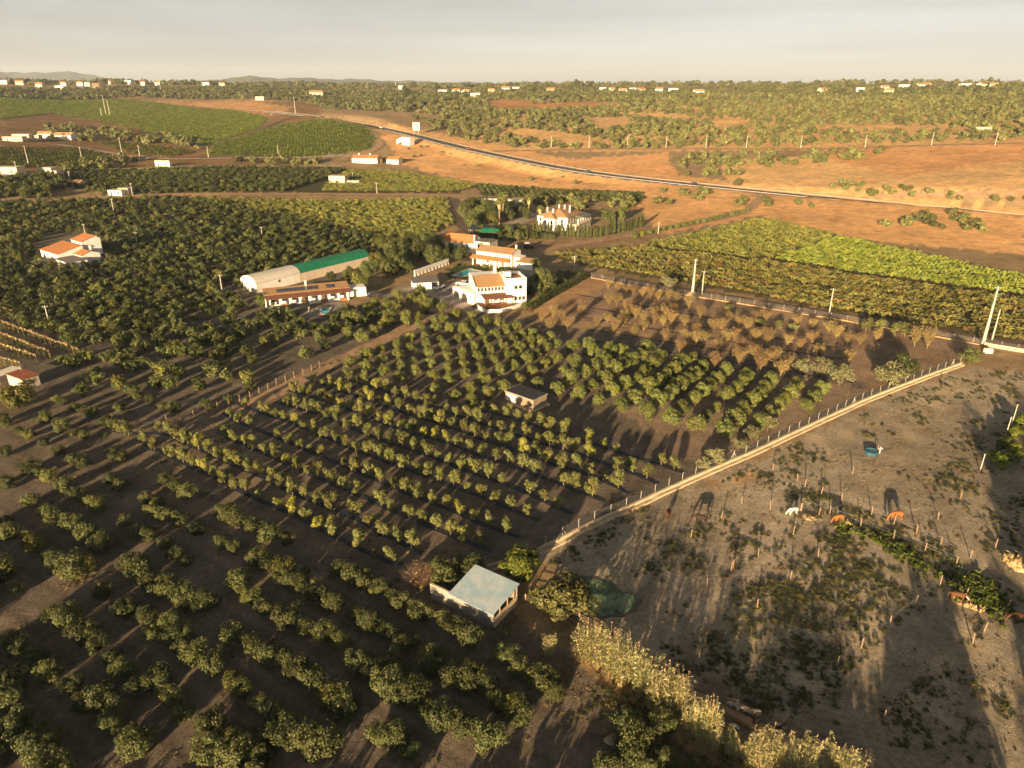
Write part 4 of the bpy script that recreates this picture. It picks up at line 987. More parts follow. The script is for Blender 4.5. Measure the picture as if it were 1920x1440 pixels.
plain('terracotta', (.36, .15, .07), .85, var=.3, scale=1.2)
plain('dark_wood', (.12, .075, .045), .85, var=.3, scale=3)
plain('wood', (.30, .215, .14), .9, var=.35, scale=3, bump=.4)
plain('pole_concrete', (.50, .46, .40), .9, var=.15, scale=1.5)
plain('dark_metal', (.08, .08, .085), .5, .6)
plain('rubber', (.02, .02, .02), .9)
plain('rock', (.42, .34, .25), .95, var=.3, scale=1, bump=.8)
tiles('tile_orange', (.52, .20, .07), (.60, .30, .13))
tiles('tile_tan', (.46, .26, .12), (.54, .36, .20))
tiles('tile_brown', (.20, .085, .05), (.25, .12, .075))
m, nt, b = _new('glass'); b.inputs['Base Color'].default_value = (.03, .035, .04, 1); b.inputs['Roughness'].default_value = .08; b.inputs['Specular IOR Level'].default_value = .6
nt.links.new(mixc(nt, rampv(nt, noise(nt, .6, 2), .4, .6), (.02, .022, .025), (.06, .055, .05)), b.inputs['Base Color'])
m, nt, b = _new('solar'); b.inputs['Roughness'].default_value = .12; b.inputs['Specular IOR Level'].default_value = .5
bk = N(nt, 'ShaderNodeTexBrick', Scale=1.0); bk.offset = 0; bk.inputs['Color1'].default_value = (.012, .018, .04, 1); bk.inputs['Color2'].default_value = (.016, .022, .045, 1); bk.inputs['Mortar'].default_value = (.2, .2, .2, 1); bk.inputs['Mortar Size'].default_value = .02
tc = nt.nodes.new('ShaderNodeTexCoord'); nt.links.new(tc.outputs['Object'], bk.inputs['Vector']); nt.links.new(bk.outputs['Color'], b.inputs['Base Color'])
m, nt, b = _new('pool_water'); b.inputs['Roughness'].default_value = .05; b.inputs['Specular IOR Level'].default_value = .5
nt.links.new(mixc(nt, rampv(nt, noise(nt, .5, 3), .4, .6), (.02, .34, .46), (.05, .50, .56)), b.inputs['Base Color'])
bp = N(nt, 'ShaderNodeBump', Strength=.2, Distance=.03); nt.links.new(noise(nt, 4, 2), bp.inputs['Height']); nt.links.new(bp.outputs[0], b.inputs['Normal'])
m, nt, b = _new('net_green'); nt.links.new(mixc(nt, rampv(nt, noise(nt, .5, 5, .7), .3, .7), (.006, .15, .075), (.012, .23, .12)), b.inputs['Base Color']); b.inputs['Roughness'].default_value = .8
plain('net_dark', (.02, .045, .045), .9, var=.3, scale=.8)
m, nt, b = _new('tin')
n1 = noise(nt, .55, 6, .7); n2 = noise(nt, 1.1, 5, .7)
c_ = mixc(nt, rampv(nt, n1, .42, .62), (.37, .42, .46), (.20, .35, .43))
c_ = mixc(nt, rampv(nt, n2, .52, .68, 0, .75), c_, (.36, .35, .33)); nt.links.new(c_, b.inputs['Base Color']); b.inputs['Roughness'].default_value = .55
m, nt, b = _new('red_felt'); nt.links.new(mixc(nt, rampv(nt, noise(nt, 1.2, 5), .35, .65), (.30, .085, .04), (.38, .15, .08)), b.inputs['Base Color']); b.inputs['Roughness'].default_value = .9
m, nt, b = _new('chain_link'); b.inputs['Base Color'].default_value = (.25, .24, .22, 1); b.inputs['Roughness'].default_value = .6
tc = nt.nodes.new('ShaderNodeTexCoord'); wv = N(nt, 'ShaderNodeTexChecker', Scale=40.); nt.links.new(tc.outputs['Generated'], wv.inputs['Vector'])
tr = nt.nodes.new('ShaderNodeBsdfTransparent'); ms = nt.nodes.new('ShaderNodeMixShader'); ms.inputs[0].default_value = .86
o_ = [n for n in nt.nodes if n.type == 'OUTPUT_MATERIAL'][0]; nt.links.new(b.outputs[0], ms.inputs[1]); nt.links.new(tr.outputs[0], ms.inputs[2]); nt.links.new(ms.outputs[0], o_.inputs['Surface'])
nt.nodes.remove(wv)

# ------------------------------------------------------------------ building helpers
def opening(parent, x, z, w, h, face='f', at0=0., name='window', fm='frame', pm='glass'):
    """window or door: a frame proud of the wall with the pane set in it. face f (-y), l (-x), r (+x)"""
    fr, pn = MB(), MB()
    e = .09
    if face == 'f':
        for a, bb, c, d in ((x - w/2, x + w/2, z, z + e), (x - w/2, x + w/2, z + h - e, z + h), (x - w/2, x - w/2 + e, z + e, z + h - e), (x + w/2 - e, x + w/2, z + e, z + h - e)): fr.box(a, bb, at0 - .06, at0 + .02, c, d)
        pn.box(x - w/2 + e, x + w/2 - e, at0 - .03, at0 + .01, z + e, z + h - e)
    else:
        s = -1 if face == 'l' else 1
        for a, bb, c, d in ((x - w/2, x + w/2, z, z + e), (x - w/2, x + w/2, z + h - e, z + h), (x - w/2, x - w/2 + e, z + e, z + h - e), (x + w/2 - e, x + w/2, z + e, z + h - e)): fr.box(min(at0 - .02 * s, at0 + .06 * s), max(at0 - .02 * s, at0 + .06 * s), a, bb, c, d)
        pn.box(min(at0 - .01 * s, at0 + .03 * s), max(at0 - .01 * s, at0 + .03 * s), x - w/2 + e, x + w/2 - e, z + e, z + h - e)
    o = part(name, fr, fm, parent); part('pane' if name == 'window' else 'leaf', pn, pm, o); return o
def gable(t, x0, x1, y0, y1, he, hr, wall='whitewash', roof='tile_orange', ov=.3, hb=None, ry=None):
    """block with the ridge along x; hb = back eave height, ry = ridge depth"""
    ry = (y0 + y1) / 2 if ry is None else ry; hb = he if hb is None else hb
    w = MB(); O = [(y0, 0), (y0, he), (ry, hr), (y1, hb), (y1, 0)]
    V = [(x0, y, z) for y, z in O] + [(x1, y, z) for y, z in O]
    w.add(V, [(4, 3, 2, 1, 0), (5, 6, 7, 8, 9)] + [(i, (i + 1) % 5, 5 + (i + 1) % 5, 5 + i) for i in range(5) if i not in (1, 2)])
    part('wall', w, wall, t)
    r = MB(); sf = (hr - he) / max(ry - y0, .01); sb = (hr - hb) / max(y1 - ry, .01)
    r.slab([(x0 - ov * .4, y0 - ov, he - ov * sf + .14), (x1 + ov * .4, y0 - ov, he - ov * sf + .14), (x1 + ov * .4, ry, hr + .14), (x0 - ov * .4, ry, hr + .14)], .13)
    r.slab([(x1 + ov * .4, y1 + ov, hb - ov * sb + .137), (x0 - ov * .4, y1 + ov, hb - ov * sb + .137), (x0 - ov * .4, ry + .003, hr + .137), (x1 + ov * .4, ry + .003, hr + .137)], .13)
    return part('roof', r, roof, t)
def chimney(t, x, y, z0, z1, w=.5, mat='whitewash'):
    c = MB(); c.box(x - w/2, x + w/2, y - w/2, y + w/2, z0, z1); c.box(x - w/2 - .08, x + w/2 + .08, y - w/2 - .08, y + w/2 + .08, z1, z1 + .15)
    return part('chimney', c, mat, t)
def arcade(L, H, arches, th=.35):
    """wall along x with round-headed openings: (centre, half width, spring height)"""
    xs = sorted(set(np.round(np.concatenate([np.linspace(0, L, 12)] + [np.concatenate([[c - w - .001, c + w + .001], c + w * np.cos(np.linspace(0, math.pi, 15))]) for c, w, s in arches]), 4)))
    def low(x):
        for c, w, s in arches:
            if abs(x - c) <= w: return min(H - .15, s + math.sqrt(max(w * w - (x - c) ** 2, 0)))
        return 0
    m = MB(); xs = [x for x in xs if 0 <= x <= L]
    for a, bb in zip(xs[:-1], xs[1:]):
        e = 1e-5; la, lb = low(a + e), low(bb - e)
        m.add([(a, 0, la), (bb, 0, lb), (bb, 0, H), (a, 0, H), (a, th, la), (bb, th, lb), (bb, th, H), (a, th, H)], [(0, 1, 2, 3), (5, 4, 7, 6), (3, 2, 6, 7), (1, 0, 4, 5)] + ([(0, 3, 7, 4)] if a == xs[0] else []) + ([(1, 5, 6, 2)] if bb == xs[-1] else []))
    for c, w, s in arches:
        for x in (c - w, c + w): m.add([(x, 0, 0), (x, th, 0), (x, th, s), (x, 0, s)], [(0, 1, 2, 3)])
    return m
def rel(t, p):
    """world point into a thing's own frame"""
    d = np.array(p, float) - np.array(t.location); c, s = math.cos(-t.rotation_euler[2]), math.sin(-t.rotation_euler[2])
    return np.array([d[0] * c - d[1] * s, d[0] * s + d[1] * c, d[2]])

# ------------------------------------------------------------------ tin-roofed shed in the foreground
F0 = flat(925, 1151, 2.1)
t = thing('shed', 'breeze-block shed with a low weathered blue-grey tin roof', 'shed', (F0[0], F0[1], 0), R(-34.5))
q = [rel(t, flat(*p)) for p in ((925, 1151, 2.1), (977, 1100, 2.9), (901, 1069, 2.9), (848, 1113, 2.1))]
Wd, Dp, LW = -6.0, 4.75, -9.2          # x runs left along the long low wall, y back
w = MB(); w.box(LW, 0, .0, .22, -.1, 2.0); part('long_wall', w, 'concrete', t)
w = MB(); w.box(LW, -6.3, -.03, .25, 2.0, 2.12); w.box(-6.28, 0, .0, .22, 2.003, 2.06); part('wall_cap', w, 'pale_concrete', t)
w = MB(); w.box(-.2, 0, .25, 4.8, -.1, 1.25); part('low_wall', w, 'pale_concrete', t)
w = MB(); w.box(-6.2, -.0, 4.6, 4.82, -.1, 2.75); part('back_wall', w, 'concrete', t)
w = MB(); w.box(-6.3, -6.1, .25, 4.6, -.1, 1.9); part('side_wall', w, 'concrete', t)
for k, y in enumerate((1.4, 2.9, 4.2)):
    w = MB(); w.box(-.16, -.04, y - .06, y + .06, 1.25, 2.1 + .16 * y); part('post', w, 'wood', t)
rf = MB(); n = 34
for i in range(n):
    a, bb = -6.3 + 6.45 * i / n, -6.3 + 6.45 * (i + 1) / n; z = .035 * (i % 2)
    rf.slab([(a, -.25, 2.1 + z), (bb, -.25, 2.1 + z), (bb, 5.0, 2.98 + z), (a, 5.0, 2.98 + z)], .05)
ro = part('roof', rf, 'tin', t)
w = MB(); w.box(.155, .19, -.2, 4.95, 1.98, 2.06); 

# ------------------------------------------------------------------ pump house in the citrus block
p0 = flat(1000, 768); t = thing('pump_house', 'small square pump house with a flat dark roof among citrus trees', 'hut', (p0[0], p0[1], 0), R(-41 + 180))
# local x runs to the far left corner, y towards the viewer's right is negative
w = MB(); w.box(0, 7.0, -4.0, 0, 0, 1.75); part('wall', w, 'tan_wall', t)
w = MB(); w.box(-.15, 7.15, -4.15, .15, 1.75, 1.95); part('parapet', w, 'concrete', t)
w = MB(); w.box(.1, 6.9, -3.9, -.1, 1.952, 1.99); part('roof', w, 'dark_roof', t)
w = MB(); w.box(4.2, 6.6, .003, .03, .1, 1.5); part('painted_panel', w, 'whitewash', t)
opening(t, 1.6, .15, 1.0, 1.4, 'f', 0, 'door') if False else None
w = MB()
for x in np.arange(-.6, 3.6, .7): w.tube([(x, .9, 0), (x, .9, .9)], .03, 5)
for y in np.arange(-3.6, 1.0, .7): w.tube([(-.7, y, 0), (-.7, y, .9)], .03, 5)
w.tube([(3.5, .9, .88), (-.7, .9, .88), (-.7, -3.6, .88)], .035, 5); part('railing', w, 'galvanised', t)
w = MB(); w.box(-.9, 3.8, .17, 1.1, 0, .12); w.box(-.9, -.17, -3.9, .16, 0, .12); part('plinth', w, 'pale_concrete', t)

# ------------------------------------------------------------------ red-roofed hut at the left edge
p0 = flat(46, 731); t = thing('hut', 'little hut with a red flat roof at the left edge', 'hut', (p0[0], p0[1], 0), R(150))
w = MB(); w.box(0, 5.6, -3.2, 0, 0, 2.2); part('wall', w, 'cream_wall', t)
w = MB(); w.slab([(-.2, .2, 2.42), (5.8, .2, 2.42), (5.8, -3.4, 2.3), (-.2, -3.4, 2.3)], .18); part('roof', w, 'red_felt', t)
chimney(t, 5.4, -2.8, 2.3, 3.0, .35, 'concrete')
w = MB(); w.slab([(5.9, 1.5, 2.1), (9.5, 1.5, 1.9), (9.5, -3.2, 2.3), (5.9, -3.2, 2.5)], .05); part('awning', w, 'vault_sheet', t)
w = MB(); [w.tube([(x, y, 0), (x, y, 2.0)], .05, 5) for x, y in ((6.1, 1.3), (9.3, 1.3), (9.3, -3))]; part('awning_posts', w, 'wood', t)
opening(t, -1.6, .9, 1.0, .8, 'l', 0)
t = thing('wooden_fence', 'rough post fence running right from the red-roofed hut', 'fence', (0, 0, 0))
P = resample([flat(60, 742), flat(95, 733), flat(135, 722)], 2.2)
for p in P: w = MB(); w.box(p[0]-.06, p[0]+.06, p[1]-.06, p[1]+.06, 0, 1.1); part('post', w, 'wood', t)
w = MB(); w.tube([p + [0, 0, .85] for p in P], .03, 4); part('rail', w, 'wood', t)

# ------------------------------------------------------------------ white farmhouse in the grove
p0 = flat(75, 467, 4.0); t = thing('farmhouse', 'white farmhouse with stepped orange roofs deep in the grove', 'house', (p0[0], p0[1], 0), R(-37))
gable(t, 0, 13.6, 0, 8.4, 3.9, 5.6, hb=5.2, ry=7.9)
gable(t, 4.6, 12.6, 8.7, 15.0, 6.6, 8.0, hb=7.0, ry=13.5)
gable(t, 13.7, 19.5, 5.0, 11.0, 3.4, 4.4)
for x in (2.2, 5.4, 8.6): opening(t, x, 1.6, .8, 1.1, 'f', 0)
opening(t, 11.8, 1.6, .8, 1.1, 'r', 12.6)
w = MB(); w.box(13.7, 23.6, -1.2, 4.9, 0, 2.6); part('wall', w, 'whitewash', t)
w = MB(); w.slab([(13.6, -1.4, 2.75), (23.8, -1.4, 2.75), (23.8, 5.0, 2.9), (13.6, 5.0, 2.9)], .14); part('flat_roof', w, 'grey_roof', t)
w = MB(); w.box(9.5, 14.6, -6.6, -1.5, 0, 2.2); part('wall', w, 'cream_wall', t)
w = MB(); w.slab([(9.3, -6.8, 2.3), (14.8, -6.8, 2.3), (14.8, -1.5, 2.55), (9.3, -1.5, 2.55)], .12); part('flat_roof', w, 'grey_roof', t)
opening(t, 15.4, .2, 1.1, 2.0, 'f', -1.2, 'door', 'frame', 'dark_wood'); opening(t, 18.5, 1.0, 1.0, 1.0, 'f', -1.2); opening(t, 21.5, 1.0, 1.0, 1.0, 'f', -1.2)
opening(t, 13.2, .3, 1.4, 1.7, 'f', -6.6, 'door', 'frame', 'glass')
chimney(t, 16.5, 9.6, 3.8, 5.6, .6)

# ------------------------------------------------------------------ barrel-vaulted barn with green net tunnel
p0 = flat(454, 543); t = thing('barn', 'long barrel-vaulted white barn continuing as a green net tunnel', 'barn', (p0[0], p0[1], 0), R(-35.5))
W_, hs, ht = 7.4, 2.7, 4.75
def vault(y0, y1, k=16, d=0., lo=0.):
    a = np.linspace(0, math.pi, k + 1); X = W_ / 2 - (W_ / 2 + d) * np.cos(a); Z = hs + (ht - hs + d) * np.sin(a)
    V = [(x, y, z) for y in (y0, y1) for x, z in zip(X, Z)]; n = k + 1
    return V, [(i, i + 1, n + i + 1, n + i) for i in range(k)], X, Z
def shell(y0, y1, d=.0, th=.08):
    V, F, X, Z = vault(y0, y1, 16, d); V2, F2, X2, Z2 = vault(y0, y1, 16, d - th); m = MB(); n = len(V); h = n // 2
    m.add(V + V2, [f[::-1] for f in F] + [tuple(n + i for i in f) for f in F2] + [(i, i + 1, n + i + 1, n + i) for i in range(h - 1)] + [(h + i + 1, h + i, n + h + i, n + h + i + 1) for i in range(h - 1)]); return m
part('vault_roof', shell(-.15, 16, .08), 'vault_sheet', t)
w = MB(); w.box(0, .18, 0, 16, 0, hs); w.box(W_ - .18, W_, 0, 16, 0, hs); part('side_wall', w, 'whitewash', t)
for y0, nm in ((0, 'front_wall'), (15.8, 'back_wall')):
    a = np.linspace(0, math.pi, 17); w = MB(); w.prism([(0.0, 0), (W_, 0)] + [(W_ / 2 + W_ / 2 * math.cos(x), hs + (ht - hs) * math.sin(x)) for x in a], y0, y0 + .15); part(nm, w, 'whitewash', t)
opening(t, W_ / 2, 0.05, 3.6, 3.3, 'f', 0, 'door', 'frame', 'vault_sheet'); opening(t, 8.0, 1.7, .8, .8, 'r', W_)
part('net', shell(16.05, 45.5, .02, .04), 'net_green', t)
for k in range(13):
    y = 16.3 + k * 2.42; a = np.linspace(0, math.pi, 13)
    w = MB(); w.tube([(W_/2 - W_/2 * 1.012 * math.cos(x), y, hs + (ht - hs) * 1.03 * math.sin(x)) for x in a], .05, 5); part('hoop', w, 'dark_metal', t)
w = MB(); w.box(0.02, .1, 16.05, 45.5, 0, hs - .05); w.box(W_ - .1, W_ - .02, 16.05, 45.5, 0, hs - .05); part('side_screen', w, 'cream_wall', t)
w = MB(); w.box(W_ - .14, W_ + .06, 16.05, 45.6, hs - .05, hs + .1); part('gutter', w, 'vault_sheet', t)
a = np.linspace(0, math.pi, 17); w = MB(); w.prism([(0.0, 0), (W_, 0)] + [(W_ / 2 + W_ / 2 * math.cos(x), hs + (ht - hs) * math.sin(x)) for x in a], 45.3, 45.45); part('end_net', w, 'net_green', t)

# ------------------------------------------------------------------ long guesthouse
p0 = flat(501, 578); t = thing('guesthouse', 'long low white guesthouse with brown veranda roof and solar panels', 'house', (p0[0], p0[1], 0), R(22))
L = 22.8
w = MB(); w.box(0, L, 2.2, 7.2, 0, 2.9); part('wall', w, 'whitewash', t)
w = MB(); w.box(-.25, 0, -.2, 7.3, 0, 2.55); part('end_wall', w, 'whitewash', t)
w = MB(); w.slab([(-.3, 2.05, 3.05), (L + .3, 2.05, 3.05), (L + .3, 7.5, 3.75), (-.3, 7.5, 3.75)], .15); rf = part('roof', w, 'tile_tan', t)
w = MB(); w.slab([(-.2, -.5, 2.42), (L + .2, -.5, 2.42), (L + .2, 2.04, 2.98), (-.2, 2.04, 2.98)], .1); part('veranda_roof', w, 'tile_brown', t)
for k in range(12):
    x = 3.2 + k * 1.12 + (1.6 if k > 9 else 0) + (.9 if k > 9 else 0); s_ = MB()
    zf = lambda y: 3.06 + (y - 2.05) * .1284
    s_.slab([(x, 3.2, zf(3.2) + .12), (x + 1.04, 3.2, zf(3.2) + .12), (x + 1.04, 5.6, zf(5.6) + .12), (x, 5.6, zf(5.6) + .12)], .05); part('solar_panel', s_, 'solar', t)
for k in range(9):
    x = .9 + k * 2.65; w = MB(); w.box(x - .22, x + .22, -.25, .15, 0, 2.4); part('pillar', w, 'whitewash', t)
for k in range(8):
    x = 2.2 + k * 2.65
    if k in (3, 5): opening(t, x, .05, 1.1, 2.1, 'f', 2.2, 'door', 'frame', 'dark_wood')
    else: opening(t, x, .9, 1.3, 1.2, 'f', 2.2)
    w = MB(); w.box(x - 1.05, x + 1.05, -.2, .0, 0, .75); part('parapet', w, 'terracotta' if k % 2 else 'whitewash', t)
chimney(t, 11.5, 6.8, 3.5, 4.9, .45)
w = MB(); w.box(L + .32, L + 5, 2.5, 7, 0, 2.6); part('side_block', w, 'whitewash', t)
def pool(px, label):
    P = [flat(*p) for p in px]; c = np.mean(P, 0); t = thing('swimming_pool', label, 'swimming pool', (c[0], c[1], 0))
    Q = [(p - c)[:2] for p in P]; w = MB(); w.column(Q, .02, .10); part('water', w, 'pool_water', t)
    w = MB(); n = len(Q)
    for i in range(n):
        a, b_ = Q[i], Q[(i + 1) % n]; a2, b2 = a + a / np.linalg.norm(a) * .7, b_ + b_ / np.linalg.norm(b_) * .7
        w.column([a, b_, b2, a2], .0, .16)
    part('coping', w, 'pale_concrete', t)
pool([(596, 580), (604, 589), (613, 588.5), (621, 577.5)][::-1][::-1], 'small turquoise pool in front of the long guesthouse')
pool([(849, 516), (866, 519.5), (902, 509), (880, 504.5)], 'long turquoise garden pool behind the main house')
p0 = flat(553, 590); t = thing('sunshade', 'dark flat sunshade standing in front of the long guesthouse', 'sunshade', (p0[0], p0[1], 0), R(22))
w = MB(); w.slab([(-4, -1.6, 2.3), (4, -1.6, 2.3), (4, 1.6, 2.5), (-4, 1.6, 2.5)], .1); part('canopy', w, 'dark_roof', t)
for x in (-3.8, 3.8):
    for y in (-1.4, 1.4): w = MB(); w.tube([(x, y, 0), (x, y, 2.25)], .07, 6); part('post', w, 'pole_concrete', t)

# ------------------------------------------------------------------ main two-storey house
p0 = flat(893, 572); t = thing('main_house', 'two-storey white house with tan tiled roof, arches and roof terrace', 'house', (p0[0], p0[1], 0), R(15))
w = MB(); O = [(0, 0), (0, 5.15), (5.0, 7.0), (9.5, 7.0), (9.5, 0)]
w.add([(0, y, z) for y, z in O] + [(8.3, y, z) for y, z in O], [(4, 3, 2, 1, 0), (5, 6, 7, 8, 9), (0, 1, 6, 5), (3, 4, 9, 8), (2, 3, 8, 7)]); part('wall', w, 'whitewash', t)
w = MB(); w.slab([(.35, -.45, 5.12), (8.35, -.45, 5.12), (8.35, 5.1, 7.16), (.35, 5.1, 7.16)], .16); part('roof', w, 'tile_tan', t)
for k in range(8): opening(t, .75 + k * .98, 3.75, .72, 1.05, 'f', 0)
opening(t, 4.6, 4.4, .9, 1.1, 'l', 0); opening(t, 1.0, 3.75, .8, 1.05, 'l', 0)
w = MB(); w.box(8.305, 14, -1.6, 6.5, 0, 6.6); part('tower_wall', w, 'whitewash', t)
w = MB()
for a_ in ((8.305, 14, -1.6, -1.35), (8.305, 14, 6.25, 6.5), (13.75, 14, -1.35, 6.25), (8.305, 8.55, -1.35, 6.25)): w.box(*a_, 6.6, 7.35)
part('parapet', w, 'whitewash', t)
w = MB(); w.box(8.6, 13.7, -1.3, 6.2, 6.6, 6.66); part('terrace_floor', w, 'terracotta', t)
w = MB(); w.box(8.56, 10.4, 1.6, 3.4, 6.67, 8.3); part('stair_head', w, 'whitewash', t)
chimney(t, 7.2, 7.6, 6.9, 8.6, .7)
for x in (11.0, 12.3): opening(t, x, 4.2, 1.0, 1.1, 'f', -1.6)
for x in (10.9, 12.1, 13.2): opening(t, x, 1.0, .9, 1.1, 'f', -1.6)
opening(t, 3.0, 4.2, 1.1, 1.2, 'r', 14)
w = MB(); w.slab([(1.6, -3.6, 2.45), (9.8, -3.6, 2.45), (9.0, -.02, 3.1), (1.2, -.02, 3.1)], .12); part('veranda_roof', w, 'tile_brown', t)
for x in (1.8, 4.4, 7.0, 9.6): w = MB(); w.box(x - .1, x + .1, -3.5, -3.3, 0, 2.4); part('post', w, 'dark_wood', t)
opening(t, 3.2, .05, 1.2, 2.1, 'f', 0, 'door', 'frame', 'dark_wood'); opening(t, 5.6, .9, 1.0, 1.2, 'f', 0); opening(t, 7.3, .9, 1.0, 1.2, 'f', 0)
# arcade wing leaving the near left corner
A_ = rel(t, flat(893, 572)); B_ = rel(t, flat(851, 557)); LA = np.linalg.norm((B_ - A_)[:2])
ar = part('arcade', arcade(LA, 3.3, [(LA - 2.1, 1.55, .9), (LA - 5.9, 1.55, .9)], .35), 'whitewash', t); ar.rotation_euler = (0, 0, math.atan2((B_ - A_)[1], (B_ - A_)[0])); ar.location = (A_[0] - .25, A_[1] + .1, 0)
w = MB(); w.slab([(-.2, .4, 3.32), (-.2, 9.4, 3.32), (B_[0] + .3, B_[1] + .1, 3.32)] + [(B_[0] * .5, B_[1] * .5 + .15, 3.32)], .15); part('porch_roof', w, 'whitewash', t)
tw = [rel(t, flat(*p)) for p in ((892, 574), (900, 581), (912, 587), (936, 586), (960, 580.5), (982, 572))]
w = MB(); P = resample(tw, .6)
for a, b_ in zip(P[:-1], P[1:]):
    d = (b_ - a)[:2]; n_ = np.array([-d[1], d[0]]) / np.linalg.norm(d) * .14; w.column([a[:2] - n_, b_[:2] - n_, b_[:2] + n_, a[:2] + n_], 0, .95)
part('terrace_wall', w, 'whitewash', t)
w = MB(); w.column([p[:2] for p in tw] + [(8.2, -.05), (.1, -.05)], .01, .35); part('terrace', w, 'terracotta', t)

# ------------------------------------------------------------------ red-roofed and veranda houses behind
p0 = flat(831.5, 467.5); t = thing('cottage', 'white cottage with a bright red-orange gabled roof behind the pool garden', 'house', (p0[0], p0[1], 0), R(-28))
gable(t, 0, 12.8, 0, 6.6, 3.5, 5.7)
for x in (2.0, 5.6, 8.2, 10.6): opening(t, x, .9 if x != 8.2 else .1, .8, 1.3 if x != 8.2 else 2.1, 'f', 0)
w = MB(); w.box(13.0, 19, 1.5, 7.5, 0, 4.0); part('side_block', w, 'cream_wall', t)
w = MB(); w.box(12.95, 19.1, 1.4, 7.6, 4.0, 4.15); part('flat_roof', w, 'grey_roof', t)
opening(t, 14.4, 1.6, 1.0, 1.6, 'f', 1.5); opening(t, 17.4, .1, 1.6, 2.4, 'f', 1.5, 'door', 'frame', 'glass')
chimney(t, 12.9, 1.1, 0, 6.2, .4)
p0 = flat(887, 495.6); t = thing('veranda_house', 'white house with tan roof and long red tiled veranda by the pool', 'house', (p0[0], p0[1], 0), R(-30))
gable(t, .3, 14.2, 1.7, 8.0, 4.5, 5.7, roof='tile_tan', hb=4.8, ry=5.6)
w = MB(); w.slab([(-1.0, -.7, 2.35), (14.0, -.7, 2.35), (14.0, 1.66, 3.25), (-1.0, 1.66, 3.25)], .12); part('veranda_roof', w, 'tile_orange', t)
for x in (.2, 3.5, 6.9, 10.4, 13.6): w = MB(); w.box(x - .17, x + .17, -.5, -.16, 0, 2.3); part('pillar', w, 'whitewash', t)
for x in (2, 5, 8.8): opening(t, x, .8, 1.0, 1.2, 'f', 1.7)
for x in (10.9, 12.4): opening(t, x, .05, .9, 2.0, 'f', 1.7, 'door', 'frame', 'terracotta')
opening(t, 4.2, 3.0, 1.2, .5, 'r', 14.2)
chimney(t, 13.2, 6.8, 4.8, 6.7, .5)
w = MB(); w.box(14.25, 16.2, 3.6, 8, 0, 3.4); part('side_block', w, 'whitewash', t)
p0 = flat(967, 503); t = thing('annex', 'small white annex with an orange lean-to roof at the paved yard', 'outbuilding', (p0[0], p0[1], 0), R(-31))
w = MB(); w.add([(0, 0, 0), (6.2, 0, 0), (6.2, 4, 0), (0, 4, 0), (0, 0, 2.2), (6.2, 0, 2.2), (6.2, 4, 2.9), (0, 4, 2.9)], [(0, 1, 5, 4), (1, 2, 6, 5), (2, 3, 7, 6), (3, 0, 4, 7)]); part('wall', w, 'whitewash', t)
w = MB(); w.slab([(-.2, -.3, 2.3), (6.5, -.3, 2.3), (6.5, 4.2, 3.08), (-.2, 4.2, 3.08)], .12); part('roof', w, 'tile_tan', t)
opening(t, 1.4, 1.3, .9, .5, 'f', 0)
p0 = flat(905, 446); t = thing('shade_canopy', 'dark green shade-net canopy behind the red-roofed cottage', 'canopy', (p0[0], p0[1], 0), R(-12))
w = MB(); w.slab([(-6, 0, 3.2), (4, 0, 3.4), (4, 6, 4.2), (-6, 6, 4.0)], .06); part('net', w, 'net_dark', t); w = MB(); w.slab([(0, -3.5, 3.0), (7, -3, 3.0), (7, 0, 3.9), (0, 0, 3.9)], .06); part('net', w, 'net_green', t)
for x, y in ((-5.8, .2), (3.8, .2), (6.8, -2.8), (-5.8, 5.8), (3.8, 5.8)): w = MB(); w.tube([(x, y, 0), (x, y, 3.4)], .06, 6); part('post', w, 'galvanised', t)

# ------------------------------------------------------------------ villa
p0 = flat(1007, 428); t = thing('villa', 'cream villa with hipped tan roof, many chimneys and a columned terrace', 'house', (p0[0], p0[1], 0), R(-27))
LX, LY, he, hr = 14.0, 17.0, 5.4, 7.4
w = MB(); w.box(0, LX, 0, LY, 0, he); part('wall', w, 'whitewash', t)
w = MB(); o_ = .5
w.add([(-o_, -o_, he), (LX + o_, -o_, he), (LX + o_, LY + o_, he), (-o_, LY + o_, he), (LX / 2, LX / 2, hr + .6), (LX / 2, LY - LX / 2, hr + .6)], [(0, 1, 4), (1, 2, 5, 4), (2, 3, 5), (3, 0, 4, 5), (3, 2, 1, 0)]); part('roof', w, 'tile_tan', t)
w = MB(); o_ = .4; xa, xb, ya, yb = 3.5, 9.5, -3.0, 3.0
w.box(xa, xb, ya, -.003, 0, he - .3); part('bay_wall', w, 'whitewash', t)
w = MB(); w.add([(xa - o_, ya - o_, he - .3), (xb + o_, ya - o_, he - .3), (xb + o_, 4, he - .3), (xa - o_, 4, he - .3), ((xa + xb) / 2, ya + 3, he + 1.4), ((xa + xb) / 2, 5.5, he + 1.4)], [(0, 1, 4), (1, 2, 5, 4), (3, 0, 4, 5)]); part('bay_roof', w, 'tile_tan', t)
for x, y, z in ((3, 4, 8.4), (6.5, 2.2, 8.2), (8.6, 9.5, 9.0), (10.4, 11, 8.8), (11.6, 8, 8.6), (5, 12, 8.6)): chimney(t, x, y, 5.6, z, .5)
for x in (1.6, 11.5): opening(t, x, 3.2, 1.1, 1.5, 'f', 0); opening(t, x, .6, 1.1, 1.6, 'f', 0)
for x in (5, 8): opening(t, x, 2.9, 1.1, 1.5, 'f', -3); opening(t, x, .5, 1.1, 1.6, 'f', -3)
for y in (1.5, 4.5, 7.5, 10.5, 13.5): opening(t, y, 3.0, 1.3, 2.0, 'r', LX)
w = MB(); w.box(LX + .003, LX + 4.6, 1, 16, 2.5, 2.75); w.box(LX + .1, LX + 4.4, 1.2, 15.8, 0, 2.5); part('terrace', w, 'cream_wall', t)
